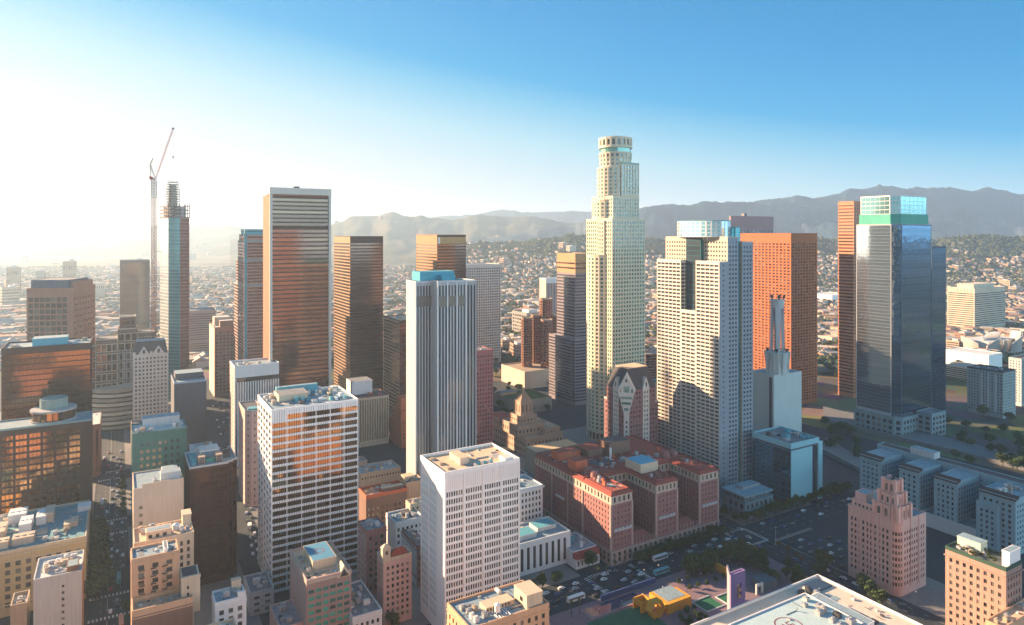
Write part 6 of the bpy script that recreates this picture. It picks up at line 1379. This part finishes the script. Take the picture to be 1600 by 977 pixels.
for i in range(26):
    x = rnd.uniform(1480, 1600); y = rnd.uniform(640, 740); p = gp(x, y)
    if clear(p.x, p.y, 4): tree(p.x, p.y, s=rnd.uniform(1.0, 1.5), kind=0, label='dark tree in the shaded park behind the comb shaped block', group='trees of the shaded park')
for i in range(16):
    x = rnd.uniform(1285, 1345) ; y = rnd.uniform(665, 720); p = gp(x, y); tree(p.x, p.y, s=rnd.uniform(.9, 1.3), kind=0, label='dark tree beside the shaded ramp left of the mirrored tower', group='trees by the ramp')
for i in range(16):
    q = gw(396 + i * 8, 338.5); tree(*q, s=rnd.uniform(.8, 1.2), kind=(0, 2, 1)[i % 3], label='street tree on the far kerb of the dark right street', group='trees of the dark right street')
for i in range(14):
    q = gw(391.5, 345 + i * 11); tree(*q, s=rnd.uniform(.8, 1.2), kind=(0, 1)[i % 2], label='street tree beside the pale cyan slab and the avenue behind it', group='trees beside the pale cyan slab')
for i in range(14):      # roof garden
    b = GARDEN; v = b.P + b.A * rnd.uniform(1.5, b.w - 2) + b.B * rnd.uniform(b.d * .25, b.d - 2); t = tree(v.x, v.y, b.h + .2, .26, (0, 2, 3)[i % 3], 'potted tree in the roof garden of the salmon brick block', 'roof garden trees')

# ================================================================== the square
def gbox(m, a0, b0, a1, b1, z0, z1): q = strip(a0, b0, a1, b1); m.hexa([(*p, z0) for p in q], [(*p, z1) for p in q])
m = MB(); gbox(m, 203, 232, 366.4, 310.4, .15, .30); structure(m.build('plaza_paving', wallm('plum_paving', (.24, .16, .18), var=.2, scale=.2)))
m = MB(); q = strip(219, 262, 256, 295); m.quad(*[(*p, .31) for p in q]); tag(m.build('lawn', wallm('lawn_green', (.02, .15, .07), var=.3, scale=.3)), 'flat green lawn at the bottom edge of the square', 'lawn', None, 'stuff')
for (a0, b0, a1, b1) in ((284, 270, 297, 281), (300, 268, 312, 278)):
    m = MB(); q = strip(a0, b0, a1, b1); m.quad(*[(*p, .31) for p in q]); tag(m.build('lawn', MATS['lawn_green']), 'small framed lawn panel left of the purple tower' if a0 > 290 else 'small framed lawn panel nearest the yellow pavilion', 'lawn', None, 'stuff')
    m = MB(); gbox(m, a0 - .6, b0 - .6, a1 + .6, b0 - .1, .3, .8); gbox(m, a0 - .6, b1 + .1, a1 + .6, b1 + .6, .3, .8); gbox(m, a0 - .6, b0 - .05, a0 - .1, b1 + .05, .3, .8); tag(m.build('low_wall', LGREY), 'pale kerb wall framing a lawn panel ' + ('left of the purple tower' if a0 > 290 else 'by the yellow pavilion'), 'wall')
m = MB(); q = strip(226, 298, 262, 306.5); m.quad(*[(*p, .312) for p in q]); structure(m.build('water', mat('pool_water', (.02, .06, .12), rough=.06, var=.2, spec=.6)))
PURP = wallm('purple_stucco', (.26, .17, .34), var=.06); PKW = wallm('pink_stucco', (.62, .40, .42), var=.05)
t0 = Bld('campanile', 'purple and pink square tower with a stone ball in its opening', 'tower', 1142, 899, 362, 1136, 1164.5)
W, Dp, Hh = t0.w, t0.d, t0.h
m = MB(); m.box(0, 0, 0, W * .42, .8, Hh); m.box(W * .72, 0, 0, W, .8, Hh); m.box(W * .42, 0, 0, W * .72, .8, Hh * .52); m.box(W * .42, 0, Hh * .78, W * .72, .8, Hh); t0.one('front_wall', PURP, m)
m = MB(); m.box(0, .82, 0, .8, Dp, Hh); m.hexa([(-.3, .85, Hh), (.8, .85, Hh), (.8, Dp, Hh), (-.3, Dp, Hh)], [(-.3, .85, Hh + .3), (.8, .85, Hh + .3), (.8, Dp, Hh + 4.5), (-.3, Dp, Hh + 4.5)]); t0.one('side_wall', PKW, m)
m = MB(); m.box(W - .8, .82, 0, W, Dp, Hh); m.box(.82, Dp - .8, 0, W - .82, Dp, Hh); t0.one('back_wall', PURP, m)
m = MB(); m.box(W * .40, .9, Hh * .3, W * .8, 1.4, Hh * .9); t0.one('inner_wall', PKW, m)
bm_ = bmesh.new(); bmesh.ops.create_uvsphere(bm_, u_segments=16, v_segments=10, radius=1.4); me = bpy.data.meshes.new('ball'); bm_.to_mesh(me); bm_.free(); me.materials.append(wallm('ball_stone', (.62, .32, .20))); o = bpy.data.objects.new('ball', me); COL.objects.link(o); o.parent = t0.root; o.location = (W * .57, .3, Hh * .66)
m = MB(); m.cyl(W * .57, .35, Hh * .52, Hh * .59, 1.4, .5, 12); t0.one('plinth', wallm('ball_stone', (.62, .32, .20)), m); t0.done()
YEL = wallm('yellow_stucco', (.62, .30, .03), var=.08)
pv = empty('pavilion', (*gw(255, 277), .3), PHI); tag(pv, 'bright yellow open frame pavilion with a square ring on the plaza', 'pavilion')
m = MB(); m.box(8, 2, 0, 26, 5, 5.4); m.box(8, 5.01, 0, 11, 17, 5.4); m.box(23, 5.01, 0, 26, 14, 5.4); m.build('wall', YEL, pv)
m = MB(); m.box(10.6, 4.6, 5.0, 24, 17, 5.5); m.build('roof', ROOFT, pv)
m = MB(); m.box(-4, 10, 0, 3.5, 10.9, 6); m.box(-4, 16.1, 0, 3.5, 17, 6); m.box(-4, 10.92, 3.6, -3.1, 16.08, 6); m.box(2.6, 10.92, 0, 3.5, 16.08, 6); m.build('square_frame', YEL, pv)
m = MB()
for k in range(6):
    a0, a1 = math.pi / 3 * k, math.pi / 3 * (k + 1); R1, R0 = 5.6, 4.4
    m.hexa([(1 + R1 * math.cos(a0), 2, 4.6 + R1 * .9 * math.sin(a0)), (1 + R1 * math.cos(a1), 2, 4.6 + R1 * .9 * math.sin(a1)), (1 + R0 * math.cos(a1), 2, 4.6 + R0 * .9 * math.sin(a1)), (1 + R0 * math.cos(a0), 2, 4.6 + R0 * .9 * math.sin(a0))], [(1 + R1 * math.cos(a0), 6.5, 4.6 + R1 * .9 * math.sin(a0)), (1 + R1 * math.cos(a1), 6.5, 4.6 + R1 * .9 * math.sin(a1)), (1 + R0 * math.cos(a1), 6.5, 4.6 + R0 * .9 * math.sin(a1)), (1 + R0 * math.cos(a0), 6.5, 4.6 + R0 * .9 * math.sin(a0))])
m.build('hexagon_frame', YEL, pv)
m = MB(); gbox(m, 240, 308.6, 281, 309.6, .3, 3.2); tag(m.build('plaza_wall', wallm('deep_blue_stucco', (.02, .055, .18), var=.08)), 'long deep blue wall screening the square from the street', 'wall')
m = MB(); gbox(m, 324, 291, 325, 303, .3, 5); tag(m.build('plaza_wall', YEL), 'short yellow wall behind the clipped plaza trees', 'wall')
m = MB(); gbox(m, 224, 296.4, 262, 297, .3, .8); gbox(m, 224, 297.2, 224.6, 307, .3, .8); tag(m.build('low_wall', wallm('rose_kerb', (.40, .26, .26))), 'low rose kerb around the dark pool of the square', 'wall')
cafe = empty('cafe_pavilion', (*gw(322, 268), .3), PHI); tag(cafe, 'pale pavilion with a square doorway right of the purple tower', 'pavilion')
m = MB(); m.box(0, 0, 0, 1.2, .8, 6); m.box(4.6, 0, 0, 6, .8, 6); m.box(1.2, .02, 4.4, 4.6, .78, 6); m.build('wall', wallm('teal_white', (.50, .58, .56)), cafe); m = MB(); m.box(6.1, 0, 0, 18, 9, 5); m.build('hall', wallm('dark_teal_hall', (.08, .12, .15)), cafe)

# ------------------------------------------------------------------ street lamps
lm = MB(); lm.cyl(0, 0, 0, .5, .22, .16, 8); lm.cyl(0, 0, .5, 7.6, .1, .07, 6); lm.bar((0, 0, 7.5), (1.6, 0, 7.9), .06); LP = lm.mesh('post', DMETAL)
lh = MB(); lh.box(1.3, -.18, 7.82, 2.3, .18, 8.0); LH = lh.mesh('lamp_head', LGREY)
def lamp(x, y, rz_, lab, grp):
    t = empty('street_lamp', (x, y, .15), rz_); tag(t, lab, 'street lamp', grp)
    for nm, me_ in (('post', LP), ('lamp_head', LH)): o = bpy.data.objects.new(nm, me_); COL.objects.link(o); o.parent = t
for i in range(9): lamp(*gw(-13.8, 440 + i * 26), PHI, 'dark street lamp on the left kerb of the avenue', 'lamps along the avenue')
for i in range(9): lamp(*gw(275 + i * 11.5, 310.2), PHI + 1.57, 'dark street lamp on the kerb of the square', 'lamps along the square')
for i in range(6): lamp(*gw(393, 215 + i * 17), PHI + 3.14, 'dark street lamp along the car park pavement', 'lamps along the car park')
lm = MB(); lm.cyl(0, 0, 0, 3.4, .08, .06, 6); GP_ = lm.mesh('post', DMETAL); bm_ = bmesh.new(); bmesh.ops.create_icosphere(bm_, subdivisions=2, radius=.32); GLm = bpy.data.meshes.new('globe'); bm_.to_mesh(GLm); bm_.free(); GLm.materials.append(WHITE)
for i in range(12):
    t = empty('globe_lamp', (*gw(230 + (i % 6) * 15.5, 260 + (i // 6) * 37.4), .3)); tag(t, 'white globe lamp standing on the plaza paving', 'lamp', 'globe lamps of the square')
    for nm, me_, z in (('post', GP_, 0), ('globe', GLm, 3.6)): o = bpy.data.objects.new(nm, me_); COL.objects.link(o); o.parent = t; o.location = (0, 0, z)
tall = empty('light_mast', (*gp(1212, 851), ), 0); tag(tall, 'tall pale light mast at the car park corner', 'light mast')
m = MB(); m.cyl(0, 0, 0, 12, .22, .12, 8); m.build('post', LGREY, tall); m = MB(); m.box(-.9, -.15, 11.6, .9, .15, 11.9); m.build('lamp_head', LGREY, tall)

# ------------------------------------------------------------------ vehicles
def paint(n, c): return mat('car_' + n, c, rough=.3, var=.03, spec=.6)
CP = [('white', (.72, .72, .72)), ('silver', (.40, .42, .44)), ('black', (.015, .015, .017)), ('grey', (.14, .145, .15)), ('blue', (.03, .07, .2)), ('red', (.30, .02, .02))]
def hull(prof, w, m_, name, ins=0.0):       # side profile (x,z) swept across the width with a tucked edge
    m = MB(); n = len(prof)
    a = [(x, -w / 2 + ins * (z > .9), z) for x, z in prof]; c = [(x, w / 2 - ins * (z > .9), z) for x, z in prof]
    b = len(m.v); m.v += a + c; m.f.append(tuple(range(b, b + n))[::1]); m.f.append(tuple(range(b + 2 * n - 1, b + n - 1, -1)))
    for i in range(n): j = (i + 1) % n; m.f.append((b + j, b + i, b + n + i, b + n + j))
    me = m.mesh(name, m_); return me
body_p = [(-2.2, .3), (2.2, .3), (2.25, .7), (2.1, .85), (1.1, .95), (.45, 1.42), (-1.2, 1.45), (-1.95, 1.0), (-2.2, .9)]
glass_p = [(1.0, .98), (.46, 1.38), (-1.18, 1.40), (-1.82, 1.0)]
BODY = [hull(body_p, 1.8, paint(n_, c), 'body', .16) for n_, c in CP]; GLA = hull(glass_p, 1.72, G_DARK, 'windows', .1)
wm_ = MB(); wm_.cyl(0, 0, -.11, .11, .33, n=12); WHL = wm_.mesh('wheel', mat('tyre', (.02, .02, .02), rough=.8, var=.1))
BUSW = [hull([(-5.8, .4), (5.8, .4), (5.9, 1.6), (5.7, 3.1), (-5.8, 3.1)], 2.5, mm_, 'body', .08) for mm_ in (WHITE, TEALP, paint('orange', (.5, .16, .03)))]
bw_ = MB()
for s in (-1, 1): bw_.box(-5.4, s * 1.26 - .03, 1.5, 5.3, s * 1.26 + .03, 2.5)
bw_.box(5.84, -1.0, 1.4, 5.92, 1.0, 2.6); BUSG = bw_.mesh('windows', G_DARK)
TRB = MB(); TRB.box(-4.2, -1.25, .9, 1.9, 1.25, 3.6); TRBOX = TRB.mesh('cargo_box', WHITE); TRC = hull([(2.1, .5), (4.2, .5), (4.3, 1.5), (3.9, 2.6), (2.1, 2.6)], 2.3, paint('white', (.72, .72, .72)), 'cab', .1)
ncar = 0; occupied = []
def put(me_, nm, par, loc=(0, 0, 0), rot=(0, 0, 0), sc=None):
    o = bpy.data.objects.new(nm, me_); COL.objects.link(o); o.parent = par; o.location = loc; o.rotation_euler = rot
    if sc: o.scale = sc
    return o
def free(x, y, L):
    for a, b_, l in occupied:
        if math.hypot(x - a, y - b_) < (L + l) * .5: return False
    occupied.append((x, y, L)); return True
def car(x, y, hd, k, lab, grp=None, z=.03):
    if not free(x, y, 5.6): return
    t = empty('car', (x, y, z), hd); tag(t, lab, 'car', grp); put(BODY[k], 'body', t); put(GLA, 'windows', t, (0, 0, .035))
    for wx in (-1.35, 1.4):
        for wy in (-.82, .82): put(WHL, 'wheel', t, (wx, wy, .33), (math.pi / 2, 0, 0))
def bus(x, y, hd, k, lab, z=.03):
    if not free(x, y, 13): return
    t = empty('bus', (x, y, z), hd); tag(t, lab, 'bus'); put(BUSW[k], 'body', t); put(BUSG, 'windows', t)
    for wx in (-3.6, 3.8):
        for wy in (-1.1, 1.1): put(WHL, 'wheel', t, (wx, wy, .5), (math.pi / 2, 0, 0), (1.5, 1.5, 1.5))
def truck(x, y, hd, lab, z=.03):
    if not free(x, y, 10): return
    t = empty('truck', (x, y, z), hd); tag(t, lab, 'truck'); put(TRBOX, 'cargo_box', t); put(TRC, 'cab', t)
    for wx in (-2.6, 3.2):
        for wy in (-1.05, 1.05): put(WHL, 'wheel', t, (wx, wy, .5), (math.pi / 2, 0, 0), (1.4, 1.4, 1.4))
HB_ = PHI + math.pi / 2
bus(*gw(1.2, 446 + 30), HB_, 1, 'teal bus in the right lane of the avenue above the lower crossing'); bus(*gw(2.2, 421), HB_, 2, 'white and orange bus nearest the bottom in the avenue'); truck(*gw(-9.8, 618), HB_, 'white box truck by the left kerb of the avenue')
p = gp(390, 826); truck(p.x, p.y, 1.9, 'truck in the shadow between dark glass and gridded towers', .22)
bus(*gw(304, 329.5), PHI, 0, 'long white bus under the trees before the red hotel'); bus(*gw(292, 315.5), PHI, 1, 'teal bus passing the end of the square'); bus(*gw(228, 317.0), PHI, 0, 'long white bus by the low striped pale block'); bus(*gw(352, 318.5), PHI, 0, 'white bus at the far end of the grove')
CL = ['white', 'silver', 'black', 'grey', 'blue', 'red']
for i in range(150):
    a = rnd.choice((-9.6, -6.2, -2.9, .4, 3.6)); b_ = rnd.uniform(400, 760)
    if a < -6 and rnd.random() < .4: continue
    if any(x - 1 < b_ < x + 5 for x in (431, 457, 551, 577)): continue
    k = rnd.choice((0, 0, 1, 2, 3, 3, 5)); car(*gw(a, b_), HB_ + (0 if a > -4 else math.pi), k, '%s car in the traffic on the left avenue' % CL[k], '%s cars on the left avenue' % CL[k])
for x, y in ((177, 949), (183, 938)):
    p = gp(x, y); car(p.x, p.y, PHI, 0 if x < 180 else 2, 'white car crossing the avenue between two zebra crossings' if x < 180 else 'black car crossing the avenue between two zebra crossings')
for i in range(95):
    b_ = rnd.choice((315, 320.4, 327, 331.5)); a = rnd.uniform(205, 372)
    k = rnd.choice((0, 0, 1, 1, 2, 3, 4)); car(*gw(a, b_), PHI + (0 if b_ > 323 else math.pi), k, '%s car on the street between the square and the red hotel' % CL[k], '%s cars on the street by the square' % CL[k])
for i in range(46):
    a = rnd.choice((373.4, 378.4, 383.6)); b_ = rnd.uniform(225, 520); k = rnd.choice((0, 1, 1, 2, 3, 4)); car(*gw(a, b_), HB_ + (0 if a > 377 else math.pi), k, '%s car on the cross street beside the car park' % CL[k], '%s cars on the cross street' % CL[k])
for i in range(26):
    a = rnd.uniform(394, 520); b_ = rnd.choice((316, 321, 328, 332)); k = rnd.choice((0, 1, 2, 3, 4)); car(*gw(a, b_), PHI, k, '%s car on the dark street right of the crossing' % CL[k], '%s cars on the dark right street' % CL[k])
for i in range(26):
    k = rnd.choice((1, 3, 2, 0, 4)); car(*gw(396 + (i % 4) * 10, 256 + (i // 4) * 7.4), PHI, k, '%s car parked on the open car park' % CL[k], '%s cars parked on the car park' % CL[k], .18)
for i in range(14):
    t_ = i / 14; p = gp(383 + 14 * t_ + (i % 2) * 8, 790 + 90 * t_); k = rnd.choice((0, 0, 1, 3)); car(p.x, p.y, 1.95, k, '%s car queued in the shadow left of the gridded tower' % CL[k], '%s cars left of the gridded tower' % CL[k], .22)
for i in range(16):
    t_ = i / 16; p = gp(330 + 16 * t_ + (i % 3) * 9, 625 + 58 * t_); k = rnd.choice((0, 1, 3, 5)); car(p.x, p.y, 1.95, k, '%s car on the far side street below the rose tower' % CL[k], '%s cars on the far side street' % CL[k], .22)
# ------------------------------------------------------------------ unseen blocks added around the viewpoint for warm bounce and golden mirroring in glass
SAND = wallm('sandstone_behind', (.66, .40, .22)); SAND2 = wallm('ochre_behind', (.62, .44, .27)); SAND3 = wallm('rose_behind', (.60, .36, .27))
rb_ = random.Random(21)
SPOT = [(-330 + 55 * i, (105, 160)[i % 2] if abs(-330 + 55 * i) < 200 else 190, 34, 28) for i in range(12)] + [(*gw(-430 + 90 * i, -230 - 60 * (i % 2)), 58, 44) for i in range(9)]
for i, (x, y, w, d) in enumerate(SPOT):
    k = i % 3; h = min(125, 203 - .5767 * (y + w * .51 + d * .87)) * rb_.uniform(.82, 1.0) if i < 12 else rb_.uniform(150, 235)
    b = Bld('office_tower', 'sunlit %s block %s, mirrored in the glass fronts' % (('sandstone', 'ochre', 'rose')[k], 'just below the viewpoint' if i < 12 else 'behind the viewpoint'), 'building', P=(x, y), w=w, d=d, h=h, group='blocks mirrored in the glass')
    m_ = (SAND, SAND2, SAND3)[k]; b.rblock(0, 0, w, d, 0, h, m_, St(5, 4.6, .5, .42, m_, G_DARK), m_, St(5, 4.6, .5, .42, m_, G_DARK), wm=m_, roof=ROOFG); b.done(0)
# ------------------------------------------------------------------ haze
HZ = bpy.data.materials.new('haze_air'); HZ.use_nodes = True; t = HZ.node_tree
for n_ in list(t.nodes):
    if n_.type == 'BSDF_PRINCIPLED': t.nodes.remove(n_)
pv_ = t.nodes.new('ShaderNodeVolumePrincipled'); pv_.inputs['Density'].default_value = HAZE_DENSITY; pv_.inputs['Color'].default_value = HAZE_COLOR; pv_.inputs['Anisotropy'].default_value = HAZE_ANI
t.links.new(pv_.outputs[0], next(n_ for n_ in t.nodes if n_.type == 'OUTPUT_MATERIAL').inputs['Volume'])
m = MB(); m.box(-24000, -3200, -12, 24000, 12000, 700); o = m.build('haze', HZ); o['kind'] = 'stuff'
